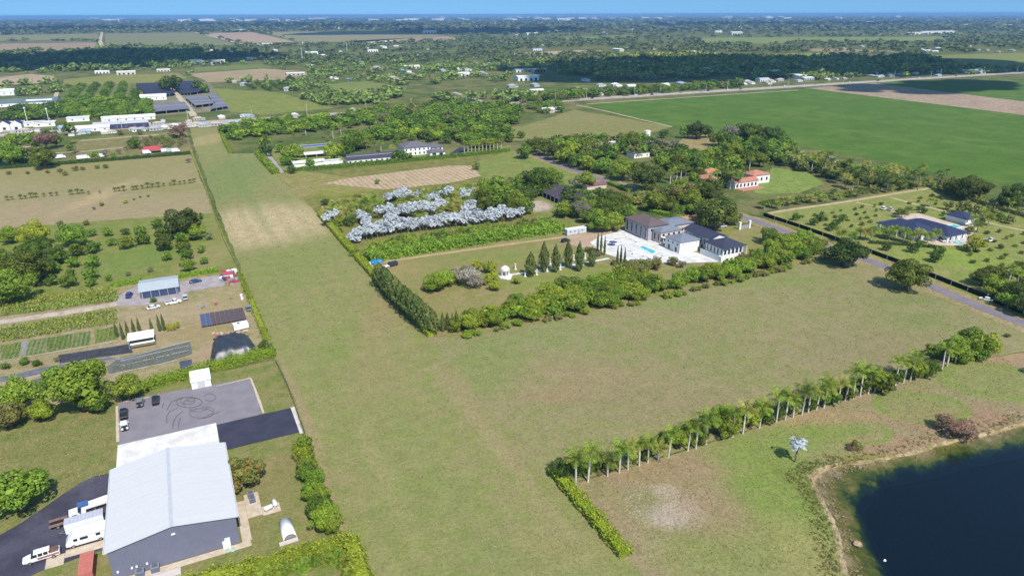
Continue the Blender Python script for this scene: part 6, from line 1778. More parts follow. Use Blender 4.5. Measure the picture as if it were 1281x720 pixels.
obj('cover', MB().loft([(-1.5, .7, 1.62, 1.7, 1.85, .5), (1.2, .75, 1.67, 1.75, 2.0, .5), (3.0, .4, 1.77, 1.8, 1.9, .2)]).mesh('cover', frame_m), parent=r)
obj('engine_cover', MB().box(-4.2, -2.2, -.8, .8, 1.65, 2.1).mesh('engine_cover', paint("engine_blue", S(80, 124, 190), .5)), parent=r)
obj('trailer_frame', MB().box(-3.4, 4.6, -.6, -.5, .55, .7).box(-3.4, 4.6, .5, .6, .55, .7).mesh('trailer_frame', frame_m), parent=r)
wheels(r, (-1.2,), .95, .34)
r = thing('wagon', 'white and wood brown old wagon truck at the driveway edge', 'pickup truck', Q(-27.35, 103.3) + LZ, math.radians(184))
obj('body', MB().loft([(-3.1, .95, .45, 1.0, 1.25, .9), (-2.9, 1.0, .4, 1.0, 1.3, .95), (1.2, 1.0, .4, 1.0, 1.3, .95), (2.3, .98, .4, .95, 1.2, .88), (3.1, .85, .5, .9, 1.05, .7)]).mesh('body', wht), parent=r)
obj('wood_side', MB().box(-3.0, .6, -1.03, -1.005, .75, 1.2).box(-3.0, .6, 1.005, 1.03, .75, 1.2).mesh('wood_side', paint("wood_brown", S(176, 140, 112), .7, var=.2)), parent=r)
obj('load_bed', MB().box(-2.95, -1.3, -.85, .85, 1.303, 1.42).mesh('load_bed', paint("bed_brown", S(150, 110, 90), .8, var=.25)), parent=r)
obj('window', MB().loft([(-1.35, .88, 1.28, 1.32, 1.95, .78), (1.0, .88, 1.28, 1.32, 1.95, .78), (1.7, .86, 1.25, 1.27, 1.3, .8)]).mesh('window', glass_m), parent=r)
obj('roof', MB().loft([(-1.55, .78, 1.95, 1.98, 2.05, .7), (1.15, .82, 1.95, 1.98, 2.05, .72)]).mesh('roof', wht), parent=r)
obj('rear_roof', MB().loft([(-3.0, .3, 1.43, 1.5, 1.6, .25), (-2.2, .3, 1.43, 1.5, 1.6, .25)]).mesh('rear_roof', paint("bed_dark", (.08, .07, .07))), parent=r)
obj('roof_hatch', MB().box(-.6, .2, -.35, .35, 2.052, 2.2).mesh('roof_hatch', frame_m), parent=r)
for y in (-.89, .89):
    for x in (-1.3, -.4, .5):
        obj('pillar', MB().box(x - .08, x + .08, y - .03, y + .03, 1.3, 1.96).mesh('pillar', wht), parent=r)
wheels(r, (-2.0, 2.0), .92, .38)
# rust red shipping container
rust = paint("container_red", S(200, 118, 104, 1.4), .6, .3, var=.1)
cn0 = G(107, 686, 2.6)
r = thing('shipping_container', 'rusty red shipping container standing at the grey gable corner', 'container', (cn0.x, cn0.y - 3.2, 0), math.radians(0))
obj('body', MB().box(-1.15, 1.15, -3.0, 3.0, .12, 2.5).mesh('body', rust), parent=r)
for i in range(20):
    obj('side_rib', MB().box(-1.2, 1.2, -2.85 + i * .29, -2.85 + i * .29 + .14, .3, 2.45).mesh('side_rib', rust), parent=r)
obj('roof', MB().box(-1.22, 1.22, -3.06, 3.06, 2.503, 2.6).mesh('roof', paint("container_roof", S(206, 132, 118, 1.4), .6, .3, var=.08)), parent=r)
for i in range(14):
    obj('roof_rib', MB().box(-1.0, 1.0, -2.75 + i * .41, -2.75 + i * .41 + .12, 2.602, 2.63).mesh('roof_rib', rust), parent=r)
for x in (-.58, .58):
    d = obj('door', MB().box(x - .54, x + .54, -3.09, -3.005, .25, 2.42).mesh('door', rust), parent=r)
    for k in (-.2, .2):
        obj('lock_bar', MB().cyl((x + k, -3.13), .03, .3, 2.4, 6).mesh('lock_bar', steel_m), parent=d)
obj('sill', MB().box(-1.22, 1.22, -3.06, 3.06, 0, .118).mesh('sill', rust), parent=r)
# nursery, estate, road and highway cars
car('sedan', 'white', G(192, 383), math.radians(14), "white car parked in front of the nursery shed")
car('pickup', 'white', G(217, 377), math.radians(8), "white pickup truck parked east of the white car")
car('suv', 'silver', G(232, 371), PI2, "silver car parked end on beside the white pickup", name='suv')
car('suv', 'blue', G(162, 368) + up, math.radians(80), "dark blue car at the west end of the concrete yard", name='suv')
car('sedan', 'blue', G(245, 351) + up, math.radians(8), "dark blue car standing on the concrete east of the nursery shed")
car('suv', 'black', G(216, 364) + up, math.radians(14), "black car under the front edge of the nursery shed", name='suv')
car('suv', 'grey', G(311, 385), PI2, "grey car by the airstrip fence near the seedling table", name='suv')
r = thing('box_trailer', 'white box trailer beside the seedling table', 'trailer', G(302, 409), math.radians(6))
obj('body', MB().box(-2.6, 2.2, -1.4, 1.4, .5, 2.3).mesh('body', wht), parent=r)
obj('hatch', MB().box(-1.2, -.4, -.4, .4, 2.303, 2.4).mesh('hatch', glass_m), parent=r)
obj('drawbar', MB().box(2.2, 3.4, -.1, .1, .5, .62).mesh('drawbar', steel_m), parent=r)
wheels(r, (-.2,), 1.2, .36)
car('sedan', 'white', G(1233, 379.5) + Vector((0, 0, .02)), math.radians(115), "white car driving on the grassy verge beside the black hedge")
for x, y, c, k, a, lb in [(890, 284.5, 'white', 'sedan', -.2, "white car under the big tree by the gatehouse"), (904, 286, 'silver', 'suv', -.15, "silver car beside the white car under the big tree"), (1106, 265, 'white', 'suv', .3, "white car on the spur west of the slate roofed house"),
                       (1115, 266, 'silver', 'suv', .3, "silver car on the spur west of the slate roofed house"), (1238, 306, 'white', 'pickup', -.4, "white pickup truck parked among the saplings"), (1183, 306, 'white', 'suv', -.3, "white car on the cream terrace south of the slate roof"), (708, 303, 'black', 'suv', .1, "small dark car on the grass by the dirt track")]:
    car(k, c, G(x, y) + Vector((0, 0, .08)), a, lb, name=k)
for i, (x, c) in enumerate([(742, 'black'), (796, 'white'), (816, 'black'), (852, 'grey'), (878, 'silver'), (886, 'black'), (926, 'black'), (910, 'white'), (1018, 'silver'), (1060, 'white'), (1095, 'black'), (30, 'white'), (62, 'silver'), (75, 'black'), (142, 'white'), (228, 'silver'), (300, 'white'), (1145, 'white'), (1190, 'red'), (980, 'white')]):
    p = G(x, 130)
    # slide along the line of sight bearing to the highway
    t = (HWN * 4 / 3 - 2 + (i % 2) * 4.2) / p.y
    car('suv' if i % 3 else 'sedan', c, Vector((p.x * t, p.y * t, .19)), 0 if i % 2 else math.pi, f"{c} car driving along the distant highway", group='cars on the highway', order=True, name='suv' if i % 3 else 'sedan')

# --- junk in the nursery corner, blue tarps
jm = {'red': paint("junk_red", S(196, 96, 104), .6), 'white': frame_m, 'grey': steel_m, 'blue': paint("junk_blue", S(70, 80, 120), .6), 'tan': paint("junk_tan", S(176, 150, 120), .8)}
for i in range(26):
    x, y = RNG.uniform(277, 296), RNG.uniform(338, 355)
    crate(G(x, y) + up, RNG.uniform(.7, 2.4), RNG.uniform(.7, 2.0), RNG.uniform(.5, 1.8), jm[RNG.choice(['red', 'red', 'white', 'white', 'grey', 'blue', 'tan'])], "crate or scrap box in the junk heap at the yard corner", RNG.uniform(0, 3), group='scrap boxes in the yard corner')
r = thing('junk_shed', 'small red roofed junk shed in the nursery yard corner', 'shed', G(286, 346) + up)
house_mass(r, -1.8, 1.8, -1.5, 1.5, 2.2, 'gx', .5, jm['white'], jm['red'], .3)
for i, (x, y) in enumerate([(254, 383), (258, 381), (270, 379), (290, 372), (302, 368), (303, 372), (249, 381)]):
    crate(G(x, y), 1.2, .8, .6, jm[('tan', 'grey', 'red', 'tan', 'white', 'white', 'grey')[i]], "small box left lying on the open nursery soil", RNG.uniform(0, 3), group='boxes on the nursery soil')
def dome_heap(name, p, R, h, mat, label, cat, seed, group=None):
    rs = np.random.RandomState(seed)
    v, f = [(0, 0, h)], []
    k = 12
    for j in range(1, 5):
        a = j / 4 * math.pi / 2
        for i in range(k):
            q = 1 + rs.uniform(-.16, .16)
            v.append((R * math.sin(a) * q * math.cos(i * 6.283 / k), R * .8 * math.sin(a) * q * math.sin(i * 6.283 / k), max(0.0, h * math.cos(a) * q) if j < 4 else -.02))
    for i in range(k):
        f.append((0, 1 + i, 1 + (i + 1) % k))
        for j in range(3):
            f.append((1 + j * k + i, 1 + (j + 1) * k + i, 1 + (j + 1) * k + (i + 1) % k, 1 + j * k + (i + 1) % k))
    o = obj(name, MB().add(v, f).mesh(name, mat), p)
    return tag(o, label, cat, group)
blu = paint("blue_tarpaulin", S(40, 150, 215), .45, .4, var=.1)
dome_heap('covered_stack', G(468, 328), 2.0, 1.6, blu, "bright blue tarpaulin over a stack by the hedge, west one", 'covered stack', 1)
dome_heap('covered_stack', G(475, 327), 1.8, 1.5, blu, "bright blue tarpaulin over a stack, nearer the dirt track", 'covered stack', 2)
for i, (x, y) in enumerate([(460, 331), (464, 333), (466, 336), (462, 329)]):
    dome_heap('white_sack', G(x, y), 1.1, .9, paint("sack_white", (.68, .68, .68), .7), "white filled sack piled against the hedge below the blue tarpaulins", 'sack', 5 + i, 'white sacks by the hedge')
r = thing('flat_trailer', 'flat trailer with a dark body at the start of the dirt track', 'trailer', G(490, 332), math.radians(8))
obj('body', MB().box(-1.2, 2.6, -1.1, 1.1, .5, 1.9).mesh('body', paint("dark_navy", (.03, .035, .06), .5)), parent=r)
obj('deck', MB().box(-4.4, -1.25, -1.1, 1.1, .5, .7).mesh('deck', frame_m), parent=r)
wheels(r, (-2.2, 1.2), 1.0, .36)

# --- fences
post_m = paint("fence_post", (.32, .28, .22), .8)
wire_m = paint("fence_wire", (.12, .13, .11), .7)
def wire_fence(px, label, h=1.3, gap=6.0):
    pts = [G(*p) for p in px]
    r = thing('wire_fence', label, 'fence', pts[0])
    pm = MB().box(-.07, .07, -.07, .07, -.05, h).mesh('post', post_m)
    for a, b in zip(pts, pts[1:]):
        k = max(1, int((b - a).length / gap))
        d = (b - a).normalized()
        for i in range(k):
            q = a.lerp(b, i / k) - pts[0]
            obj('post', pm, q, parent=r)
        for z in (.3, .7, 1.15):
            p0, p1 = a - pts[0] + Vector((0, 0, z)), b - pts[0] + Vector((0, 0, z))
            obj('wire', MB().tube([p0, p1], [.05, .05], 4).mesh('wire', wire_m), parent=r)
    return r
wire_fence([(243, 190), (256, 225), (268, 264), (281, 300), (299, 336)], "post and wire fence down the west edge of the airstrip")
wire_fence([(345, 452), (356, 475), (365, 497), (381, 544)], "dark wire fence from the hedge corner past the white concrete strip")
hedge('weed_strip', [(240, 186), (256, 226), (268, 264), (282, 300), (299, 336)], .6, .35, LEAF['lime'], "line of weeds grown up along the airstrip fence", leaf=.5, dens=3, seed=41, cat='weeds')
hedge('weed_strip', [(299, 340), (314, 375), (328, 410), (334, 424)], 2.0, 1.0, LEAF['hedge'], "bushy green weeds along the nursery side of the airstrip", leaf=.5, dens=4, seed=42, rough=.9, cat='weeds')
hedge('weed_strip', [(345, 450), (365, 495), (382, 548)], .7, .4, LEAF['olive'], "thin weeds under the wire fence by the white strip", leaf=.35, dens=3, seed=43, cat='weeds')
# black screened fence with pale posts on the east side of the road
bp = [G(*p) for p in [(955, 272), (1000, 287), (1045, 303), (1090, 320), (1130, 335), (1170, 352), (1210, 368), (1260, 389), (1300, 405)]]
r = thing('screen_fence', 'long black screened fence with pale posts along the estate road', 'fence', bp[0])
blackm = paint("black_screen", (.012, .015, .012), .8, .1)
palep = paint("pale_post", (.42, .38, .32), .8)
acc = 0
for a, b in zip(bp, bp[1:]):
    L = (b - a).length; k = max(1, round(L / 7.5)); d = (b - a).normalized(); s_ = Vector((-d.y, d.x, 0)) * .12
    for i in range(k):
        p0, p1 = a.lerp(b, i / k) - bp[0] + d * .16, a.lerp(b, (i + 1) / k) - bp[0] - d * .16
        obj('screen_panel', MB().add([(q.x, q.y, z) for z in (.03, 1.9) for q in (p0 + s_, p0 - s_, p1 - s_, p1 + s_)], [(3, 2, 1, 0), (4, 5, 6, 7), (0, 1, 5, 4), (1, 2, 6, 5), (2, 3, 7, 6), (3, 0, 4, 7)]).mesh('screen_panel', blackm), parent=r)
        q = a.lerp(b, i / k) - bp[0]
        obj('post', MB().box(q.x - .15, q.x + .15, q.y - .3, q.y + .15, 0, 2.2).mesh('post', palep), parent=r)

# --- tyre loops on the parking pad: thin rubber marks
mk = paint("rubber_mark", S(124, 122, 130), .9, .1)
def loop(cx, cy, rx, ry, n=40, a0=0, a1=6.283, off=0.0):
    return [(cx + rx * math.cos(a0 + (a1 - a0) * i / n), cy + ry * math.sin(a0 + (a1 - a0) * i / n) + off * i / n) for i in range(n + 1)]
for i, lp in enumerate([loop(251, 515, 15, 6), loop(236, 501, 16, 6.5), loop(234, 499, 9, 4.5), loop(238, 497, 5, 3), loop(262, 495, 7, 4.5, a0=-3, a1=2.5), loop(247, 505, 12, 8, a0=.4, a1=2.8), loop(256, 512, 11, 5, a0=-2, a1=1.4), loop(241, 503, 12, 7, a0=2.4, a1=6.0),
                        [(215, 534), (216, 526), (220, 518), (228, 512)], [(222, 533), (223, 526), (225, 520)], [(208, 510), (214, 500), (226, 495), (240, 494)], [(202, 508), (204, 502)], [(250, 521), (262, 518), (274, 513)], [(208, 527), (207, 519), (212, 512), (222, 508)]]):
    ribbon("tyre_mark", lp, .17 if i != 8 else .22, 11, mk, .05, label="dark looping tyre mark on the grey asphalt")

# loose rocks: stony patch and pond edge
def rubble(name, pts, size, mat, label, seed):
    rs = np.random.RandomState(seed)
    T = []
    base = np.array([(1, 0, 0), (-.5, .87, 0), (-.5, -.87, 0), (0, 0, .8), (0, 0, -.3)])
    F = [(0, 1, 3), (1, 2, 3), (2, 0, 3)]
    for p in pts:
        s = size * rs.uniform(.4, 1.5)
        th = rs.uniform(0, 6.28)
        R = np.array([[math.cos(th), -math.sin(th), 0], [math.sin(th), math.cos(th), 0], [0, 0, 1]])
        B = (base * rs.uniform(.6, 1.3, base.shape)) @ R.T * s + np.array(p)
        for f in F:
            T += [B[f[0]], B[f[1]], B[f[2]]]
    stuff(name, quad_mesh(name, np.array(T), mat, 3), label)
rockm = paint("limerock", S(206, 198, 184), .9, .1, var=.18, scale=1.2)
rg = random.Random(8)
pts = []
for i in range(300):
    a, k = rg.uniform(0, 6.283), rg.uniform(.35, 1) ** .5
    x, y = 826 + math.cos(a) * 48 * k, 633 + math.sin(a) * 27 * k
    if 800 < x < 822 and 616 < y < 636 and rg.random() < .8:
        continue
    p = G(x, y); pts.append((p.x, p.y, .04))
rubble("rubble", pts, .2, rockm, "broken pale rocks strewn over the stony patch", 1)
pts = []
for i in range(NP):
    a, b = _ro[i], _ri[i]
    pxx = PX(a)
    west_ = pxx[0] < 1075
    for k in range(7 if west_ else 3):
        t = rg.uniform(.07, .4 if west_ else .3)
        q = a.lerp(b, t) + Vector((rg.uniform(-1.2, 1.2), rg.uniform(-1.2, 1.2), 0))
        pts.append((q.x, q.y, -.95 + rg.uniform(0, .3)))
rubble("shore_rubble", pts, .24, paint("shore_rock", S(188, 168, 136), .9, .1, var=.2, scale=1.2), "pale rocks breaking the shallow water along the bank", 2)
bould = MB()
dome_heap('boulder', Vector((G(1072, 678).x, G(1072, 678).y, -.95)), 1.1, .5, paint("shore_rock", S(188, 168, 136)), "pale boulder group standing in the shallows off the west bank", 'rock', 33)
dome_heap('buoy', Vector((G(1105.5, 700).x, G(1105.5, 700).y, -.72)), .3, .3, frame_m, "small white float on the dark pond water", 'float', 34)
# reeds and weeds round the pond bank
pts = []
Vs = []
rs_ = np.random.RandomState(6)
for i in range(NP):
    a, b = _ro[i], _ri[i]
    d = (a - b).normalized()
    x, y = PX(a)
    n = 14 if (x < 1060 and y < 720) or x > 1060 and y < 600 else 4
    for k in range(n):
        q = np.array(a + d * rg.uniform(1.0, 4.2)) + np.append(rs_.uniform(-1.5, 1.5, 2), 0)
        dd = unit(rs_.normal(0, 1, (8, 3)) * [1, 1, .4] + [0, 0, .6])
        Vs.append(leaf_quads(q + dd * .35 * rg.uniform(.5, 1.2), dd, .42, rs_, .5, (.25, .5)))
stuff("bank_weeds", quad_mesh("bank_weeds", np.vstack(Vs), leaf_mat("bank_weed_leaves", (.11, .13, .035), (.24, .25, .08), val=.05)), "weedy growth along the pond bank")

# grass tufts and weeds over the mown ground
def tufts(name, n, px, label, seed, mat, smin, smax):
    r_ = np.random.RandomState(seed)
    pl = [G(*q) for q in px]
    xs_, ys_ = [q.x for q in pl], [q.y for q in pl]
    P = np.stack([r_.uniform(min(xs_), max(xs_), n * 3), r_.uniform(min(ys_), max(ys_), n * 3)], 1)
    c = np.zeros(len(P), bool); j = len(pl) - 1
    for i in range(len(pl)):
        a, b = pl[i], pl[j]
        if a.y != b.y:
            c ^= ((a.y > P[:, 1]) != (b.y > P[:, 1])) & (P[:, 0] < (b.x - a.x) * (P[:, 1] - a.y) / (b.y - a.y) + a.x)
        j = i
    P = P[c][:n]
    s = r_.uniform(smin, smax, len(P))
    Z = .08 + s * .06
    d = unit(r_.normal(0, 1, (len(P), 3)) * [.7, .7, .2] + [0, 0, 1.2])
    V = leaf_quads(np.stack([P[:, 0], P[:, 1], Z], 1), d, 1.0, r_, .2, (.3, .7)).reshape(-1, 4, 3)
    cn = V.mean(1, keepdims=True)
    V = cn + (V - cn) * s[:, None, None]
    stuff(name, quad_mesh(name, V.reshape(-1, 3), mat), label)
tuft_m = leaf_mat("tuft_blades", S(138, 146, 88), S(182, 176, 130), transl=.1, val=.02, hue=.003)
tufts("grass_tufts", 13000, [(350, 470), (537, 425), (690, 600), (800, 720), (455, 720)], "rough tufts over the near airstrip turf", 1, tuft_m, .12, .42)
tufts("grass_tufts", 13000, [(540, 424), (800, 384), (1020, 332), (1190, 380), (1270, 414), (1180, 455), (1060, 498), (860, 558), (700, 600)], "rough tufts over the open field", 2, tuft_m, .18, .6)
tufts("grass_tufts", 12000, [(700, 612), (860, 570), (1060, 508), (1240, 440), (1281, 470), (1270, 530), (1130, 562), (1010, 588), (1036, 700), (1050, 720), (800, 720)], "rough tufts over the lakeside lawn", 3, tuft_m, .15, .5)
tufts("grass_tufts", 5000, [(0, 540), (140, 505), (140, 590), (40, 625), (0, 650)], "rough tufts over the warehouse lawn", 4, tuft_m, .12, .4)
tufts("grass_tufts", 9000, [(246, 190), (300, 190), (400, 275), (530, 420), (350, 460), (262, 240)], "rough tufts over the middle airstrip turf", 5, tuft_m, .25, .7)
# ------------------------------------------------------------------ mid distance planting
ADJ = {'oak': 'dark green', 'mango': 'bright green', 'lime': 'yellow green', 'dark': 'deep green', 'olive': 'olive green', 'grey': 'grey green thin', 'brown': 'bare brown', 'red': 'rust coloured'}
MIDT = [(657, 188, 24, 'oak'), (676, 222, 44, 'oak'), (690, 224, 34, 'mango'), (664, 224, 30, 'dark'), (647, 253, 34, 'mango'), (656, 258, 26, 'oak'), (734, 225, 27, 'mango'), (720, 229, 18, 'grey'), (706, 262, 25, 'mango'), (728, 262, 28, 'grey'), (762, 256, 34, 'oak'), (778, 254, 26, 'oak'), (750, 276, 34, 'mango'), (768, 277, 30, 'mango'), (784, 268, 22, 'oak'),
        (818, 252, 32, 'mango'), (838, 256, 26, 'oak'), (812, 221, 46, 'dark'), (780, 212, 34, 'mango'), (756, 207, 26, 'mango'), (736, 204, 24, 'mango'), (722, 200, 24, 'oak'), (708, 195, 26, 'mango'), (695, 189, 28, 'dark'), (682, 184, 26, 'oak'), (670, 181, 24, 'oak'), (700, 182, 24, 'mango'), (716, 184, 26, 'lime'), (732, 182, 24, 'mango'), (748, 186, 20, 'olive'), (790, 177, 30, 'oak'), (778, 182, 22, 'oak'), (814, 182, 16, 'grey'), (843, 183, 20, 'grey'), (828, 180, 14, 'brown'), (832, 168, 14, 'dark'), (822, 190, 16, 'olive'),
        (858, 243, 36, 'olive'), (866, 250, 36, 'mango'), (880, 240, 36, 'oak'), (893, 246, 26, 'dark'), (897, 268, 54, 'dark'), (884, 264, 34, 'mango'), (912, 270, 30, 'oak'), (850, 236, 30, 'mango'), (836, 243, 20, 'olive'), (873, 163, 28, 'dark'), (862, 166, 20, 'mango'), (884, 165, 20, 'oak'), (901, 173, 26, 'oak'), (914, 168, 26, 'grey'), (928, 166, 26, 'oak'), (940, 167, 28, 'oak'), (954, 168, 26, 'dark'), (967, 171, 30, 'dark'), (978, 176, 20, 'oak'),
        (830, 203, 26, 'mango'), (846, 202, 26, 'oak'), (860, 199, 24, 'mango'), (874, 204, 28, 'oak'), (890, 196, 30, 'mango'), (905, 200, 28, 'oak'), (920, 188, 28, 'mango'), (936, 188, 26, 'mango'), (950, 186, 28, 'oak'), (964, 186, 24, 'mango'), (922, 206, 26, 'mango'), (906, 212, 22, 'oak'), (890, 212, 22, 'mango'), (876, 218, 22, 'oak'), (938, 200, 26, 'oak'), (952, 200, 24, 'oak'), (905, 222, 20, 'oak'), (896, 222, 18, 'mango'), (888, 230, 22, 'olive'), (912, 228, 16, 'mango'), (898, 232, 18, 'oak'), (982, 190, 22, 'lime'), (976, 198, 20, 'mango'), (868, 224, 20, 'mango'), (1212, 237, 40, 'dark'), (1228, 240, 30, 'dark'), (1198, 236, 28, 'oak'), (1184, 233, 22, 'olive'), (1268, 250, 36, 'dark'), (1282, 246, 36, 'dark'), (1255, 256, 18, 'olive'),
        (1244, 345, 34, 'oak'), (1230, 350, 28, 'dark'), (1246, 360, 34, 'mango'), (1268, 368, 36, 'dark'), (1284, 352, 34, 'oak'), (1260, 378, 26, 'mango'), (1290, 384, 40, 'dark'), (1278, 340, 24, 'olive'),
        (997, 273, 12, 'oak'), (1019, 279, 13, 'oak'), (1027, 274, 13, 'dark'), (1042, 284, 15, 'oak'), (1055, 274, 14, 'oak'), (1048, 280, 11, 'dark'), (1110, 311, 13, 'dark'), (1143, 313, 15, 'dark'), (1150, 309, 12, 'oak'), (1172, 324, 18, 'dark'), (1176, 316, 16, 'oak'), (1125, 267, 11, 'oak'), (1151, 263, 9, 'oak'), (1156, 266, 10, 'dark'), (1181, 270, 8, 'mango'), (1222, 308, 24, 'lime'), (1214, 312, 16, 'olive'), (1188, 260, 14, 'olive'), (1206, 262, 22, 'olive'), (1222, 266, 18, 'olive'), (1240, 268, 16, 'olive'), (1250, 274, 14, 'oak'), (1264, 278, 14, 'olive'), (1214, 291, 14, 'olive'), (1226, 279, 12, 'oak'),
        (226, 160, 24, 'red'), (170, 175, 18, 'oak'), (10, 190, 36, 'mango'), (24, 187, 26, 'oak'), (-6, 194, 30, 'oak'), (55, 193, 34, 'oak'), (57, 172, 28, 'red'), (70, 172, 20, 'oak'), (40, 172, 20, 'mango'), (88, 180, 12, 'mango'), (87, 157, 20, 'oak'), (120, 191, 13, 'mango'), (132, 188, 12, 'grey'), (142, 191, 9, 'mango'), (150, 186, 8, 'brown'), (160, 182, 8, 'brown'), (186, 176, 9, 'olive'), (200, 170, 10, 'mango'), (212, 172, 10, 'mango'), (152, 162, 9, 'olive'), (176, 162, 9, 'olive'),
        (216, 101, 26, 'dark'), (206, 103, 18, 'oak'), (247, 103, 16, 'oak'), (258, 108, 14, 'mango'), (366, 97, 14, 'dark'), (332, 175, 18, 'lime'), (334, 186, 18, 'dark'), (350, 183, 14, 'mango'), (366, 190, 28, 'mango'), (360, 198, 18, 'mango'), (372, 186, 22, 'mango'), (388, 201, 15, 'mango'), (418, 188, 28, 'lime'), (428, 186, 18, 'lime'), (437, 187, 18, 'oak'), (442, 178, 24, 'oak'), (452, 172, 28, 'mango'), (366, 210, 13, 'dark'), (501, 192, 20, 'oak'), (510, 195, 14, 'oak'), (640, 172, 14, 'oak'), (652, 168, 12, 'oak')]
for x, y, w, k in MIDT:
    zone = ("in the woods by the estate road" if 640 < x < 850 and y > 175 else "in the woods round the red tiled house" if 820 < x < 1000 and y > 155 else "in the dense corner beside the road" if x > 1225 and y > 330 else
            "on the bright lawn by the slate roofs" if x > 990 and y > 230 else "on the scrubby plot near the highway" if x < 240 and y > 150 else "round the farm estates beyond the airstrip")
    tree(x, y, w, k, f"{ADJ[k]} tree {zone}", "trees " + zone, .85)
for poly, gap, w_, h_, kk, lab, grp, sd in (
    ([(820, 206), (850, 190), (880, 200), (900, 186), (940, 176), (990, 186), (985, 204), (940, 208), (900, 218), (850, 222)], 9, 10.5, 7.5, ['mango', 'oak', 'mango', 'oak', 'dark'], "tree in the woods north of the red tiled house", "trees north of the red tiled house", 71),
    ([(704, 252), (760, 246), (800, 260), (786, 278), (742, 284), (700, 276)], 9, 9.5, 7, ['oak', 'mango', 'dark'], "tree in the thicket between barn and mansion", "trees between barn and mansion", 72),
    ([(800, 244), (880, 252), (915, 262), (905, 274), (870, 272), (830, 268), (800, 262)], 9, 10, 7, ['oak', 'mango', 'olive', 'dark'], "tree in the thicket along the estate road", "trees along the estate road", 73),
    ([(644, 184), (720, 176), (800, 178), (838, 186), (800, 200), (740, 203), (690, 190)], 10, 10.5, 7, ['mango', 'oak', 'mango', 'olive', 'dark'], "tree in the woods below the fallow field", "trees below the fallow field", 74),
    ([(432, 168), (462, 174), (448, 190), (430, 186)], 9, 10, 7, ['mango', 'oak', 'lime'], "tree round the walled court", "trees round the walled court", 75),
    ([(640, 238), (668, 232), (690, 244), (660, 262), (636, 262)], 7, 10, 8, ['oak', 'mango', 'dark'], "tree in the dark stand west of the barn", "trees west of the barn", 76),
    ([(0, 172), (72, 166), (78, 176), (30, 182), (0, 184)], 9, 8, 5.5, ['mango', 'oak', 'lime', 'red'], "tree in the scrub south of the church", "trees south of the church", 78),
    ([(160, 172), (232, 166), (236, 182), (180, 186), (165, 184)], 7, 4.5, 2.8, ['brown', 'olive', 'olive', 'red'], "scrubby tree by the red tent", "scrub by the red tent", 79),
    ([(662, 132), (700, 130), (706, 142), (668, 143)], 9, 9, 6, ['mango', 'oak', 'olive'], "tree round the small farmstead by the fallow field", "trees of the small farmstead", 80),
    ([(60, 196), (0, 186), (0, 200), (60, 204)], 9, 10, 7, ['oak', 'mango'], "tree at the west end of the long dark hedge", "trees at the west end of the dark hedge", 77)):
    grove(poly, gap, w_, h_, kk, lab, grp, sd)
# palms
def palms(rows, label, group, ht=(5, 8), fl=(2.6, 3.3)):
    for x, y, k in rows:
        feather_palm(G(x, y), TR.uniform(*ht), TR.uniform(*fl), k, label, group)
palms([(797, 258, 'palmy'), (790, 256, 'palm'), (850, 270, 'palm'), (861, 266, 'palm'), (845, 272, 'palmd'), (867, 270, 'palm'), (803, 254, 'palmy')], "shaggy palm between the barn and the mansion", "palms by the mansion", (2.5, 4.5), (3, 4))
palms([(914, 238, 'palm'), (918, 240, 'palmd'), (924, 238, 'palm'), (908, 236, 'palmd'), (896, 236, 'palm'), (932, 232, 'palmd'), (917, 236, 'palm'), (902, 232, 'palmd'), (842, 228, 'palm'), (847, 229, 'palm'), (852, 230, 'palm'), (858, 228, 'palmd'), (839, 232, 'palm'), (938, 216, 'palm'), (906, 231, 'palmd'), (912, 234, 'palmd'), (921, 233, 'palmd'), (930, 229, 'palmd'), (963, 222, 'palmd'), (926, 237, 'palm'), (900, 228, 'palm')], "tall palm standing round the red tiled house", "palms round the red tiled house", (7, 10))
pr_ = random.Random(12)
for p in poly_scatter([(962, 206), (985, 200), (1040, 207), (1090, 222), (1150, 228), (1163, 233), (1150, 242), (1100, 246), (1060, 243), (1030, 228), (1000, 216)], 8.2, pr_):
    _kg = pr_.choice(['palm', 'palmd', 'palmd', 'palmy'])
    feather_palm(p, pr_.uniform(4, 9.5), pr_.uniform(3.0, 4.2), _kg, {'palm': 'bright green', 'palmy': 'golden green', 'palmd': 'deep green'}[_kg] + " palm in the thick grove south of the crop", "palms of the grove south of the crop", 'grove_palm', 'palm')
grove([(968, 204), (1060, 214), (1150, 232), (1100, 240), (1020, 222), (985, 212)], 8, 9, 6, ['dark', 'oak', 'olive', 'dark'], "tree in the palm grove south of the crop", "understorey of the palm grove", 44)
for i in range(44):
    t = i / 43
    x, y = 952 + (1165 - 952) * t + pr_.uniform(-2, 2), 266 - (266 - 236) * t - 2 + pr_.uniform(-2.5, 2.5)
    feather_palm(G(x, y), pr_.uniform(1.6, 4), pr_.uniform(2.4, 3.2), pr_.choice(['palm', 'palmd', 'palmy', 'palmd']), "low palm in the row above the sandy drive", "palms in the row above the sandy drive")
silver_palm(G(1040, 212), 5, 4.5, "silvery fan palm showing in the green palm grove", None)
silver_palm(G(1036, 211), 4, 3.5, "smaller silvery fan palm touching the one in the palm grove", None)
palms([(1175, 240, 'palmd'), (1174, 232, 'palmd'), (1183, 230, 'palmd'), (1262, 268, 'palm'), (1258, 262, 'palm'), (1268, 372, 'palm'), (1276, 356, 'palmd'), (1262, 356, 'palm')], "tall palm on the eastern edge by the dark trees", "palms on the eastern edge", (5, 9))
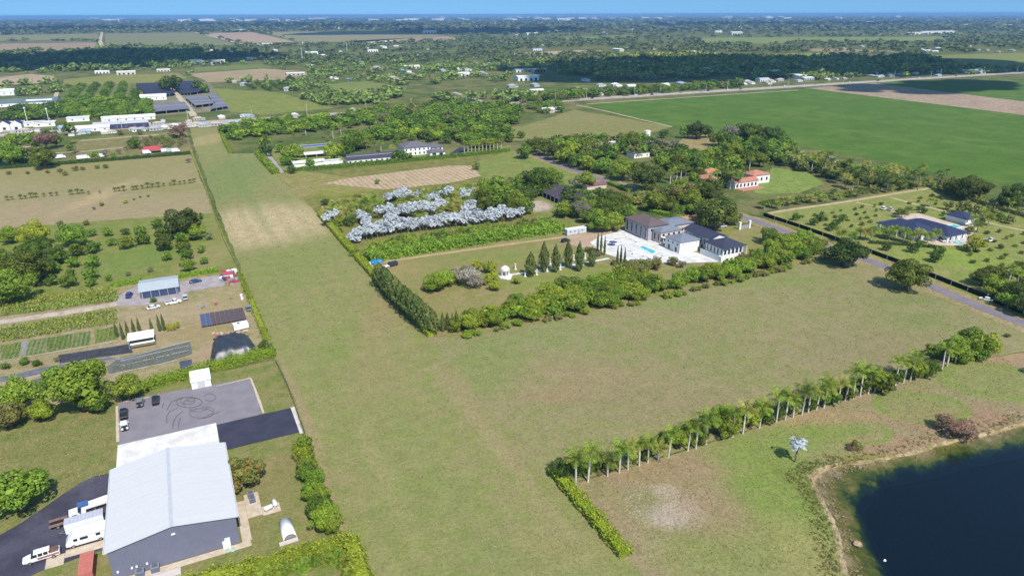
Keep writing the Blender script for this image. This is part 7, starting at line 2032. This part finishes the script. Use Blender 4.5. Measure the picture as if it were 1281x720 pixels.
palms([(1082, 304, 'palmy'), (1067, 305, 'palm'), (1112, 303, 'palmd'), (1118, 301, 'palm'), (1140, 308, 'palm'), (1160, 308, 'palm'), (1052, 305, 'palm'), (1090, 304, 'palm'), (1130, 306, 'palm'), (1104, 300, 'palm'), (1170, 306, 'palm'), (1148, 305, 'palmy'), (1164, 262, 'palm'), (1136, 272, 'palmd'), (1128, 276, 'palmd'), (1230, 280, 'palm'), (1236, 286, 'palm'), (1222, 294, 'palmd'), (1216, 288, 'palm'), (1076, 300, 'palmy')], "grey green palm round the slate roofed house", "palms round the slate roofed house", (3, 5.5), (2.8, 3.6))
hedge('hedge', [(1088, 307), (1130, 310), (1165, 313), (1172, 314)], 1.6, 1.2, LEAF['hedged'], "low dark hedge along the front of the slate roofed house", leaf=.6, seed=51)
sp_ = random.Random(19)
for poly, gap in (([(985, 274), (1060, 262), (1110, 256), (1098, 278), (1080, 292), (1050, 296)], 7.5), ([(1125, 258), (1150, 250), (1180, 262), (1160, 268)], 7.5), ([(1200, 330), (1236, 290), (1300, 300), (1300, 372), (1262, 350), (1200, 345)], 8.0), ([(1166, 246), (1190, 256), (1175, 262), (1140, 252)], 8)):
    for p in poly_scatter(poly, gap, sp_, jitter=.35):
        _ks = sp_.choice(['oak', 'dark', 'olive', 'mango'])
        tree_at(p, sp_.uniform(1.8, 3.4), sp_.uniform(1.4, 2.4), _ks, GADJ[_ks] + " sapling planted on the bright eastern lawn", "saplings on the bright lawn", 'sapling', 'tree')
hedge('hedge', [(1176, 242), (1215, 254), (1260, 268), (1300, 280)], 5, 2.6, LEAF['olive'], "shaggy hedge behind the sandy drive", leaf=.9, dens=4, seed=52, rough=1.2)
hedge('hedge', [(762, 231), (776, 236), (788, 241)], 3, 1.8, LEAF['hedge'], "short clipped hedge along the estate road by the barn", leaf=.7, seed=53)
hedge('hedge', [(815, 266), (840, 272), (858, 276)], 4, 1.8, LEAF['hedge'], "green hedge north of the mansion", leaf=.7, seed=54)
hedge('hedge', [(700, 200), (740, 211), (770, 220)], 4, 2.6, LEAF['mango'], "bushy roadside hedge opposite the meadow", leaf=.9, seed=55, rough=.8)
# farm estates beyond the airstrip
grove([(280, 162), (300, 155), (345, 150), (420, 146), (470, 140), (470, 156), (400, 164), (330, 168), (290, 176)], 11, 12, 7, ['mango', 'oak', 'mango', 'lime'], "rounded tree in the belt south of the highway", "trees of the belt south of the highway", 61)
grove([(440, 178), (470, 165), (520, 155), (600, 152), (640, 160), (635, 182), (590, 186), (560, 180), (500, 178)], 12, 13, 8, ['mango', 'oak', 'mango', 'lime', 'oak'], "rounded tree behind the white farmhouse", "trees behind the farmhouse", 62)
grove([(470, 140), (560, 132), (640, 135), (645, 150), (600, 152), (520, 153), (480, 158)], 13, 14, 8, ['mango', 'oak', 'mango', 'olive'], "rounded tree between farmhouse and highway", "trees between farmhouse and highway", 63)
grove([(600, 140), (650, 138), (648, 156), (606, 158)], 10, 15, 9, ['mango', 'oak'], "rounded tree in the stand by the fallow field", "trees of the stand by the fallow field", 64)
palms([(335, 184, 'palmd'), (355, 177, 'palmd'), (370, 180, 'palmd'), (384, 168, 'palm'), (413, 176, 'palmd'), (418, 172, 'palm'), (428, 168, 'palm'), (430, 165, 'palmd'), (470, 192, 'palmd'), (408, 172, 'palmd'), (97, 188, 'palmd'), (93, 189, 'palmd')], "tall palm on the estates beyond the airstrip", "palms on the farm estates", (7, 10))
for i in range(11):
    feather_palm(G(582 + i * 4.6, 191 - i * .4), 7.5, 2.9, 'palm', "palm in the avenue right of the white farmhouse", "palms in the farmhouse avenue")
palms([(500, 190, 'palm'), (492, 192, 'palmy'), (478, 190, 'palm'), (530, 190, 'palm'), (460, 186, 'palmy')], "palm in front of the white farmhouse", "palms at the farmhouse", (5, 8))
grove([(0, 141), (20, 133), (95, 128), (100, 140), (60, 148), (10, 150)], 11, 12, 7, ['oak', 'mango', 'dark'], "tree in the belt behind the white church", "trees behind the church", 65)
grove([(76, 141), (82, 128), (120, 124), (192, 126), (192, 142), (150, 146), (100, 148)], 11, 12, 7, ['mango', 'oak', 'lime', 'mango'], "tree in the belt below the orchard rows", "trees below the orchard rows", 66)
grove([(640, 127), (660, 122), (720, 118), (830, 112), (930, 106), (930, 112), (830, 118), (740, 124), (660, 131)], 14, 13, 8, ['oak', 'mango', 'olive', 'oak'], "roadside tree north of the highway", "trees north of the highway", 67)
for p in poly_scatter([(78, 138), (86, 106), (166, 102), (188, 130)], 19, random.Random(3), jitter=.25):
    tree_at(p, 12, 7, random.Random(int(p.x)).choice(['oak', 'mango']), "dark grove tree in the orchard rows beyond the highway", "trees in the far orchard rows")
for p in poly_scatter([(300, 108), (340, 100), (380, 108), (350, 113)], 17, random.Random(4), jitter=.3):
    tree_at(p, 10, 6, 'oak', "grove tree beside the green paddock", "trees beside the paddock")

# shade houses and greenhouse
shade_m = roof_mat("shade_cloth", S(58, 66, 96), axis=1, pitch=9, var=.35, rough=.9, depth=.2)
shade_l = roof_mat("pale_shade_cloth", S(140, 146, 160), axis=1, pitch=6, var=.3, rough=.9, depth=.2)
for px, mt, lb in (([(171, 104), (206, 103), (222, 117), (197, 121), (185, 119)], shade_m, "western dark shade house of the plant nursery"), ([(212, 102), (252, 101), (265, 113), (240, 117), (228, 117)], shade_m, "eastern dark shade house of the plant nursery"),
                   ([(195, 131), (233, 128), (240, 137), (194, 141)], shade_l, "pale shade house nearest the highway, west of the lane"), ([(233, 122), (258, 120), (272, 130), (246, 133)], shade_l, "pale shade house east of the lane"), ([(262, 119), (272, 119), (288, 134), (264, 138), (270, 130)], shade_l, "pale shade house at the eastern corner")):
    P = [G(*p) for p in px]
    c = sum(P, Vector()) / len(P)
    r = thing('shade_house', lb, 'shade house', c)
    k = len(P)
    v = [(p.x - c.x, p.y - c.y, 3.2) for p in P] + [(p.x - c.x, p.y - c.y, 3.35) for p in P]
    obj('roof_cloth', MB().add(v, [tuple(range(k - 1, -1, -1)), tuple(range(k, 2 * k))] + [(i, (i + 1) % k, k + (i + 1) % k, k + i) for i in range(k)]).mesh('roof_cloth', mt), parent=r)
    for i in range(k):
        for t in (0, .33, .66):
            q = P[i].lerp(P[(i + 1) % k], t) - c
            obj('post', MB().box(q.x - .2, q.x + .2, q.y - .2, q.y + .2, 0, 3.195).mesh('post', steel_m), parent=r)
ribbon("nursery_lane", [(209, 103), (224, 117), (236, 131), (244, 143)], 7, 9, whit, .4, label="pale lane between the shade houses")
ribbon("nursery_lane", [(258, 119), (272, 132)], 6, 9, whit, .4, label="short pale lane among the pale shade houses")
sheet("nursery_yard_far", [(172, 103), (262, 100), (292, 136), (190, 143)], 6, field_mat("far_nursery_soil", S(176, 164, 148), S(150, 150, 120), S(112, 128, 76), big=30, mid=10, fine=2), 1.0, label="bare ground between the shade houses")

def block(name, label, x, y, L, Wd, h, wm, rm, roof='gx', cat='building', rh=2.0, group=None):
    r = thing(name, label, cat, G(x, y), 0, group, True if group else None)
    house_mass(r, -L / 2, L / 2, -Wd / 2, Wd / 2, h, roof, rh, wm, rm, .4, wins=row_wins('S', L, max(2, int(L / 7)), h * .5, 1.6, 1.4) if L > 8 else ())
    return r
wm_ = white_w
whr = paint("white_sheet_roof", (.78, .78, .76), .5)
block('roadside_shed', "white long roofed shed across the highway from the orchard", 165, 147, 46, 12, 3, wm_, whr)
block('roadside_shed', "shorter white roofed shed south of the highway line", 115, 160, 32, 14, 3, wm_, whr)
block('roadside_shed', "pale roofed shed with front shade painted in dark blue", 154, 157, 46, 12, 4.5, paint("shade_blue_front", S(70, 76, 110), .7), paint("pale_sheet", S(214, 218, 226), .5))  # front wall carries its bluish shade as paint
block('roadside_shed', "white roofed packing shed among the dark shade houses", 194, 122, 30, 16, 5, wm_, whr)
block('greenhouse', "long low greenhouse with grey green roof by the white track", 18, 127, 96, 50, 4, whr, roof_mat("greenhouse_roof", S(128, 150, 146), axis=0, pitch=8, var=.2, rough=.5), cat='greenhouse', rh=3)
block('roadside_shed', "white roofed building above the long greenhouse", 5, 115, 30, 20, 6, wm_, whr)
block('roadside_shed', "white fronted building right of the greenhouse", 52, 127, 26, 14, 4, wm_, whr)
r = thing('church', 'white church like hall with arched dark blue gables by the highway', 'church', G(9, 160))
for k in (-9, 0.2, 9.4):
    house_mass(r, k - 4.4, k + 4.4, -6, 6, 6.5, 'gy', 3.4, wm_, paint("church_blue", S(60, 72, 130), .6), .2, wins=[('S', 4.4, 2.2, 2.6, 4.0)])
obj('dome', MB().tube([(-9, -2, 9.8), (-9, -2, 11.5), (-9, -2, 13)], [2.4, 2.0, .2], 12).mesh('dome', wm_, True), parent=r)
for x, w, lb in ((38, 26, "white shop row right of the church"), (58, 18, "low white shop by the palm clump"), (22, 14, "small white annex beside the church"), (100, 20, "grey white shed left of the roadside tree"), (140, 16, "small pale roadside stand behind the white shed")):
    block('roadside_shop', lb, x, 154 if x < 80 else 148, w, 10, 4, wm_, whr, 'flat', rh=0)
block('bungalow', "bungalow with pinkish roof among the scrub west of the palms", 35, 188, 16, 9, 3.2, stone_w, roof_mat("pink_tile_far", S(190, 160, 150), axis=0, pitch=1, var=.1), 'hip', 'house', 2.2)
block('farmstead', "cream farmstead house in the trees above the fallow field", 686, 141, 14, 9, 3.6, stone_w, whr, 'gx', 'house', 1.6)
block('farmstead', "white farmstead shed beside the cream house", 698, 139, 9, 7, 3.2, wm_, whr, 'gx', 'shed', 1.2)
r = thing('red_tent', 'red canopy tent by the long dark hedge', 'tent', G(193, 188))
obj('canopy', hip_mesh(-8, 7, -4, 4, 2.8, 2.4, .4, paint("tent_red", S(206, 84, 96), .7), name='canopy'), parent=r)
for x in (-7, 6):
    for y in (-3.6, 3.6):
        obj('post', MB().box(x - .1, x + .1, y - .1, y + .1, 0, 2.7).mesh('post', steel_m), parent=r)
for x, w, c in ((208, 6, 'white'), (214, 5, 'silver'), (221, 6, 'white'), (106, 9, 'white'), (185, 6, 'white'), (128, 4, 'white'), (77, 7, 'white'), (6, 8, 'white')):
    yb = {106: 196, 77: 195, 6: 204, 185: 190, 128: 194}.get(x, 188)
    k = thing('box_truck', f"{'silver grey' if c == 'silver' else 'white'} box truck parked along the dark hedge plot", 'truck', G(x, yb), .15, 'box trucks in the hedge plot', True)
    obj('box', MB().box(-w * .5, w * .28, -1.3, 1.3, .9, 3.2).mesh('box', CARC[c]), parent=k)
    obj('cab', MB().loft([(w * .3, 1.15, .6, 1.4, 2.3, 1.0), (w * .42, 1.15, .6, 1.4, 2.2, 1.0), (w * .5, 1.1, .6, 1.2, 1.4, .95)]).mesh('cab', CARC[c]), parent=k)
    wheels(k, (-w * .3, w * .34), 1.1, .45)
ribbon("white_wall_track", [(70, 188), (110, 186), (162, 181)], 3, 7, whit, .3, label="pale track through the scrubby plot")
ribbon("white_wall_track", [(102, 173), (140, 170), (200, 166)], 4, 7, whit, .3, label="pale track south of the roadside sheds")
ribbon("estate_lane", [(333, 190), (343, 203), (352, 215)], 5, 7, conc_m, .2, label="pale estate lane beside the hedge")
sheet("farmhouse_court", [(560, 194), (576, 184), (590, 185), (576, 194)], 7, basph_m, .3, label="grey paved court right of the farmhouse")
sheet("farmhouse_lawn", [(345, 212), (440, 208), (640, 188), (640, 182), (540, 192), (440, 196), (380, 178), (340, 185)], 5, meadow_m, .5, label="lawns between the farm estates and the hedge")

# utility poles along the highway
pole_mesh = MB().cyl((0, 0), .24, -.1, 12, 6, r1=.16).mesh('pole', paint("pole_grey", (.5, .48, .44), .8))
arm_mesh = MB().box(-1.5, 1.5, -.12, .12, 10.6, 10.85).mesh('cross_arm', steel_m)
for i in range(40):
    e = -250 + i * 44
    r = thing('utility_pole', "tall thin utility pole beside the distant highway", 'utility pole', Q(e, HWN - 9 if i % 2 else HWN + 8, 0), 0, 'utility poles along the highway', True)
    obj('pole', pole_mesh, parent=r)
    obj('cross_arm', arm_mesh, parent=r)
for x, y, h in ((380, 74, 26), (20 + 16, 150, 14), (63, 150, 13), (436, 62, 22)):
    r = thing('mast', "slender pale mast rising from the distant trees" if h > 20 else "pale flagpole mast near the church", 'mast', G(x, y), 0, None, True)
    obj('shaft', MB().cyl((0, 0), .6 if h > 20 else .3, 0, h, 8, r1=.3).mesh('shaft', frame_m), parent=r)
    obj('head', MB().cyl((0, 0), .9, h + .002, h + 1.4, 8).mesh('head', frame_m), parent=r)
# ------------------------------------------------------------------ the far plain
def in_poly_px(x, y, poly):
    c = np.zeros(len(x), bool)
    n = len(poly)
    j = n - 1
    for i in range(n):
        xi, yi = poly[i]; xj, yj = poly[j]
        if yi != yj:
            c ^= ((yi > y) != (yj > y)) & (x < (xj - xi) * (y - yi) / (yj - yi) + xi)
        j = i
    return c
OPEN = [f[1] for f in FAR] + [[(80, 104), (82, 96), (140, 91), (225, 89), (236, 96), (200, 101)], [(72, 142), (82, 104), (168, 100), (262, 99), (295, 138), (180, 146)], [(268, 108), (350, 114), (420, 134), (330, 145), (290, 140)],
        [(640, 133), (720, 122), (860, 112), (1012, 104), (1281, 96), (1300, 90), (1300, 180), (640, 180)], [(-60, 118), (62, 116), (78, 134), (60, 180), (-60, 180)], [(-60, 172), (0, 156), (150, 150), (300, 139), (470, 131), (640, 124), (640, 200), (-60, 200)], [(122, 38), (134, 38), (136, 62), (126, 62)]]
rs = np.random.RandomState(21)
def vnoise(e, n, sc, seed):
    """smooth value noise on the ground"""
    r_ = np.random.RandomState(seed)
    T = r_.rand(64, 64)
    x, y = e / sc, n / sc
    xi, yi = np.floor(x).astype(int), np.floor(y).astype(int)
    fx, fy = x - xi, y - yi
    fx, fy = fx * fx * (3 - 2 * fx), fy * fy * (3 - 2 * fy)
    g = lambda a, b: T[a % 64, b % 64]
    return (g(xi, yi) * (1 - fx) + g(xi + 1, yi) * fx) * (1 - fy) + (g(xi, yi + 1) * (1 - fx) + g(xi + 1, yi + 1) * fx) * fy
def far_points(n, y0, y1, thr, seed, pw=1.0):
    r_ = np.random.RandomState(seed)
    x = r_.uniform(-70, 1350, n)
    y = y0 + (y1 - y0) * r_.rand(n) ** pw
    ok = np.ones(n, bool)
    for p in OPEN:
        ok &= ~in_poly_px(x, y, p)
    x, y = x[ok], y[ok]
    P = GA(np.stack([x, y], 1))
    v = .6 * vnoise(P[:, 0] / 2.2, P[:, 1], 90, seed) + .4 * vnoise(P[:, 0], P[:, 1], 35, seed + 1)
    k = v > thr + np.where((y > 92) & (x > 240) & (x < 660), .06, 0.0)
    return P[k], x[k], y[k]
def forest_mesh(name, P, W_, H_, mat, seed, nq=26, leaf=.34):
    """many small crowns, each a cloud of leaf clumps"""
    r_ = np.random.RandomState(seed)
    protos = []
    for i in range(8):
        p, d = crown_pts(np.random.RandomState(seed + i), nq, 6, .5, .5, .5, (.3, .5), -.2)
        protos.append(leaf_quads(p, d, leaf, np.random.RandomState(i), .45, (.8, 1.0)))
    out = []
    which = r_.randint(0, 8, len(P))
    for q in range(8):
        idx_ = np.where(which == q)[0]
        if not len(idx_):
            continue
        V = protos[q]
        sx, sz = W_[idx_] * r_.uniform(.75, 1.3, len(idx_)), H_[idx_] * r_.uniform(.75, 1.3, len(idx_))
        th = r_.uniform(0, 6.28, len(idx_))
        c, s = np.cos(th), np.sin(th)
        X = V[None, :, 0] * c[:, None] - V[None, :, 1] * s[:, None]
        Y = V[None, :, 0] * s[:, None] + V[None, :, 1] * c[:, None]
        A = np.stack([X * sx[:, None] + P[idx_, 0][:, None], Y * sx[:, None] + P[idx_, 1][:, None], V[None, :, 2] * sz[:, None]], 2)
        out.append(A.reshape(-1, 3))
    return quad_mesh(name, np.vstack(out), mat)
DCAM = lambda P: P[:, 0] * _sy + P[:, 1] * _cy
fo1 = leaf_mat("wood_leaves", (.11, .155, .04), (.31, .37, .09))
fo2 = leaf_mat("far_wood_leaves", (.075, .105, .04), (.18, .215, .08))
P, x, y = far_points(8000, 76, 131, .53, 5, .9)
W_ = np.full(len(P), 13.0) * rs.uniform(.6, 1.3, len(P))
stuff("woods", forest_mesh("woods", P, W_, W_ * .62, fo1, 1, 30, .3), "loose green woods and groves beyond the highway")
P, x, y = far_points(9000, 40, 80, .49, 6, .9)
W_ = np.maximum(13.0, DCAM(P) / 110) * rs.uniform(.6, 1.3, len(P))
stuff("far_woods", forest_mesh("far_woods", P, W_, np.minimum(W_ * .55, 13), fo2, 2, 20, .36), "dark mixed woods far out on the plain")
P, x, y = far_points(11000, 21.5, 42, .42, 7, 1.0)
W_ = np.maximum(18.0, DCAM(P) / 110) * rs.uniform(.6, 1.3, len(P))
stuff("horizon_woods", forest_mesh("horizon_woods", P, W_, np.clip(W_ * .4, 8, 26), fo2, 3, 12, .45), "blue hazy woods along the horizon")
# two long dark tree belts on the left and right
for nm, poly, gap, w_, lb in (("woods_belt", [(-40, 64), (130, 58), (155, 60), (250, 57), (258, 72), (200, 86), (110, 86), (-40, 86)], 17, 17, "long dark belt of trees beside the far fields"),
                              ("woods_belt", [(700, 84), (780, 72), (960, 74), (1150, 76), (1240, 90), (1140, 96), (960, 99), (800, 103), (700, 100)], 15, 16, "broad dark belt of trees beyond the highway")):
    pts = poly_scatter(poly, gap, random.Random(8))
    P = np.array([(p.x, p.y) for p in pts])
    if len(P) > 6000:
        P = P[np.random.RandomState(1).permutation(len(P))[:6000]]
    vn = vnoise(P[:, 0], P[:, 1], 70, 3)
    P = P[vn > .45]
    W_ = np.full(len(P), float(w_)) * (.6 + .8 * vn[vn > .45])
    stuff(nm, forest_mesh(nm, P, W_, W_ * .65, fo1, 9, 24, .34), lb)

# pale buildings: houses, sheds and warehouses of the far town
BW = [paint("far_white_wall", (.7, .7, .69), .7), paint("far_cream_wall", (.55, .5, .42), .7), paint("far_grey_wall", (.42, .42, .43), .7)]
BR = [paint("far_white_roof", (.78, .78, .77), .5), paint("far_grey_roof", (.34, .35, .38), .7), paint("far_tan_roof", (.45, .36, .28), .7), paint("far_blue_roof", (.3, .38, .48), .6)]
_FB = {}
def far_building_mesh(i, kind):
    k = (i, kind)
    if k not in _FB:
        rnd = random.Random(i * 3 + len(kind))
        wmat, rmat = rnd.choice(BW), rnd.choice(BR if kind == 'house' else BR[:1] * 3 + BR[3:])
        mb = MB()
        if kind == 'house':
            mb.box(-7, 7, -5, 5, 0, 3.6).box(7.01, 11, -3, 4, 0, 3)
            h = [(-7.6, -5.6, 3.603), (7.6, -5.6, 3.603), (7.6, 5.6, 3.603), (-7.6, 5.6, 3.603), (-3, 0, 5.8), (3, 0, 5.8)]
            mb.add(h, [(0, 1, 5, 4), (1, 2, 5), (2, 3, 4, 5), (3, 0, 4), (3, 2, 1, 0)], 1)
            mb.box(7.6, 11.5, -3.5, 4.5, 3.003, 3.4, 1)
            for x in (-4, 0, 4):
                mb.box(x - .8, x + .8, -5.06, -5.005, 1, 2.4, 2)
        else:
            mb.box(-20, 20, -9, 9, 0, 7)
            h = [(-20.5, -9.5, 7.003), (20.5, -9.5, 7.003), (20.5, 9.5, 7.003), (-20.5, 9.5, 7.003), (-20.5, 0, 8.6), (20.5, 0, 8.6)]
            mb.add(h, [(0, 1, 5, 4), (2, 3, 4, 5), (1, 2, 5), (3, 0, 4), (3, 2, 1, 0)], 1)
            for x in (-14, -5, 5, 14):
                mb.box(x - 2, x + 2, -9.06, -9.005, .05, 4, 2)
        _FB[k] = mb.mesh(kind, [wmat, rmat, glass_m])
    return _FB[k]
br = random.Random(31)
def far_building(x, y, kind, s, label, group):
    o = obj('farm_house' if kind == 'house' else 'storage_building', far_building_mesh(br.randrange(7), kind), G(x, y), br.choice([0, PI2, 0]) + br.uniform(-.05, .05), s)
    tag(o, label, 'house' if kind == 'house' else 'warehouse', group, True)
# named bigger ones
for x, y, kind, s, lb in [(1172, 45, 'big', (6.4, 3, 1.3), "very long white warehouse row on the plain"), (1148, 46.5, 'big', (3.5, 2, 1.2), "white warehouse left of the very long one"), (1194, 22.8, 'big', (14, 5, 3), "long white depot on the right horizon"), (1160, 36.5, 'big', (6, 3, 1.6), "low white warehouse behind the very long row"), (1215, 36.2, 'big', (5, 3, 1.6), "pale warehouse right of the low white one"), (1262, 37, 'big', (8, 3, 1.5), "long pale shed at the right picture edge"),
                          (599, 34.5, 'big', (4.5, 3, 1.8), "white block building right of centre on the plain"), (520, 25.5, 'big', (4, 2, 3), "small bright block on the central plain"), (698, 40.5, 'big', (1.6, 1.2, 1.2), "white farm building in the far fields"), (708, 40.6, 'big', (1.6, 1.2, 1.2), "second white farm building in the far fields"), (388, 54.5, 'big', (1.2, 1.1, 1), "pale blue roofed shed below the bare field"), (238, 76.5, 'big', (1.4, 1.2, .9), "pale barn in the dark belt by the yellow meadow"),
                          (130, 88.5, 'big', (.6, .7, .6), "small pale shed above the yellow meadow"), (655, 90, 'big', (.8, .8, .7), "white roofed shed in the woods left"), (675, 90, 'big', (.7, .8, .7), "grey roofed shed in the woods beside the white one"), (1108, 75, 'big', (.6, .6, .7), "white farm shed at the edge of the dark belt"), (1126, 75.5, 'big', (.55, .6, .7), "second white farm shed at the edge of the dark belt"), (1160, 68.5, 'big', (.7, .7, .7), "white shed on the yellow green field"), (1170, 69, 'big', (.6, .6, .6), "smaller white shed on the yellow green field"),
                          (193, 78, 'big', (.6, .6, .6), "white shed beneath the dark belt"), (371, 92, 'big', (.8, .9, .5), "white shed on the bare farm plot"), (1010, 102.5, 'big', (.55, .7, .6), "white roadside depot before the dark belt"), (832, 110.5, 'big', (.35, .5, .7), "white roadside shop with pale sign"), (790, 112, 'big', (.35, .5, .7), "white roadside shop left of the depot"), (775, 113.5, 'big', (.25, .4, .8), "small domed white roadside shop"), (955, 104, 'big', (.5, .6, .7), "pale roadside workshop beyond the highway"), (672, 118, 'big', (.5, .6, .8), "brown roofed roadside barn")]:
    o = obj('storage_building', far_building_mesh(br.randrange(7), kind), G(x, y), 0, s)
    tag(o, lb, 'warehouse')
for i in range(130):
    x = br.gauss(br.choice([180, 340, 640, 690, 1000]), 130)
    far_building(x, br.uniform(20.6, 27), 'big', br.uniform(2, 5), "tiny bright building on the hazy horizon", "buildings on the horizon")
for i in range(90):
    x, y = br.uniform(0, 1281), br.uniform(27, 46)
    if any(in_poly_px(np.array([x]), np.array([y]), p)[0] for p in OPEN):
        continue
    far_building(x, y, br.choice(['big', 'house']), br.uniform(.8, 2), "tiny pale building among the far trees", "buildings among the far trees")
for i in range(110):
    x, y = br.uniform(240, 1281), br.uniform(54, 112)
    if any(in_poly_px(np.array([x]), np.array([y]), p)[0] for p in OPEN):
        continue
    far_building(x, y, 'house', br.uniform(.6, 1.0), "small pale house half hidden in the woods", "houses in the woods")
for i in range(60):
    p = G(br.uniform(640, 1281), 120)
    t = (HWN * 4 / 3 + br.uniform(26, 70)) / p.y
    q = PX((p.x * t, p.y * t, 0))
    far_building(q[0], q[1], 'house', br.uniform(.4, .75), "small roadside building beyond the highway", "buildings beyond the highway")
for i in range(58):
    p = G(br.uniform(0, 320 if i > 20 else 460), 130)
    t = (HWN * 4 / 3 + br.choice([br.uniform(12, 40), br.uniform(-26, -12)])) / p.y
    q = PX((p.x * t, p.y * t, 0))
    far_building(q[0], q[1], 'house', br.uniform(.35, .7), "small pale stall beside the western highway", "stalls beside the western highway")

for i in range(46):
    x, y = br.uniform(150, 1281), br.uniform(50, 104)
    if any(in_poly_px(np.array([x]), np.array([y]), p)[0] for p in OPEN):
        continue
    far_building(x, y, 'big', br.uniform(.5, .95), "pale farm shed among the far groves", "farm sheds among the far groves")

# ------------------------------------------------------------------ clouds above the plain (they throw the big shade patches) and the hazy air
cloud_m = paint("cloud_white", (.9, .9, .9), 1.0, 0.0, var=.02)
def cloud(px, py, sx, sy, label, seed):
    alt = 1100.0
    g = G(px, py)
    c = Vector((g.x, g.y - alt / math.tan(math.radians(SUN_EL)), alt))
    rnd = random.Random(seed)
    bm = bmesh.new()
    for i in range(34):
        a, k = rnd.uniform(0, 6.283), rnd.random() ** .5
        r_ = rnd.uniform(.22, .4) * min(sx, sy) * (1.1 - .5 * k)
        m = Matrix.Translation((math.cos(a) * k * sx * .5, math.sin(a) * k * sy * .5, r_ * .35)) @ Matrix.Diagonal((r_ * rnd.uniform(1, 1.6), r_, r_ * .55, 1))
        bmesh.ops.create_icosphere(bm, subdivisions=2, radius=1, matrix=m)
    me = bpy.data.meshes.new("cloud")
    bm.to_mesh(me); bm.free()
    me.materials.append(cloud_m)
    me.polygons.foreach_set('use_smooth', [True] * len(me.polygons))
    struct("cloud", me, label, c)
cloud(95, 73, 760, 520, "white cumulus cloud above the western belt", 1)
cloud(215, 72, 480, 300, "small cumulus cloud beside the western one", 2)
cloud(860, 88, 620, 420, "broad cumulus cloud above the dark eastern belt", 3)
cloud(1010, 87, 560, 420, "cumulus cloud trailing the eastern one", 4)
cloud(1150, 84, 400, 380, "eastern end of the cumulus bank", 5)
cloud(1180, 112, 330, 130, "ragged cloud scrap over the second crop", 6)
for i, (x, y) in enumerate([(80, 34), (420, 33), (900, 33), (560, 40), (1080, 34), (330, 30), (730, 28)]):  # unseen clouds added so their shadows darken the far plain
    cloud(x, y, 1500, 900, "unseen cloud added to shade the far plain", 20 + i)

hm, ht_, ho_ = new_mat("haze_air")
pv = sock(ht_, 'ShaderNodeVolumePrincipled', {'Color': (.3, .58, 1.0, 1), 'Density': 0.00007, 'Anisotropy': 0.0})
ht_.links.new(pv.outputs[0], ho_.inputs[1])
hz = MB().box(-95000, 95000, -95000, 95000, -8.2, 104.0).mesh("haze", hm)
o = stuff("haze", hz, "thin blue haze over the plain")

plant_waiting(300)

# ------------------------------------------------------------------ finish: tell look-alikes apart by their order from the left
ORD = ['first', 'second', 'third', 'fourth', 'fifth', 'sixth', 'seventh', 'eighth', 'ninth', 'tenth', 'eleventh', 'twelfth', 'thirteenth', 'fourteenth', 'fifteenth', 'sixteenth', 'seventeenth', 'eighteenth', 'nineteenth', 'twentieth']
TENS = ['', '', 'twenty', 'thirty', 'forty', 'fifty']
def ordinal(i):
    if i < 20:
        return ORD[i]
    t, u = divmod(i + 1, 10)
    return {2: 'twentieth', 3: 'thirtieth', 4: 'fortieth', 5: 'fiftieth'}[t] if u == 0 else TENS[t] + '-' + ORD[u - 1]
by = {}
for o, order in THINGS:
    by.setdefault(o['label'], []).append(o)
for lab, os_ in by.items():
    if 1 < len(os_) <= 59:
        vis = sorted(os_, key=lambda o: PX(o.location)[0])
        for i, o in enumerate(vis):
            o['label'] = f"{lab}, {ordinal(i)} from the left"
    elif len(os_) > 1:
        for o in os_:
            if 'group' not in o:
                o['group'] = 'look alike ' + o['category'] + 's'
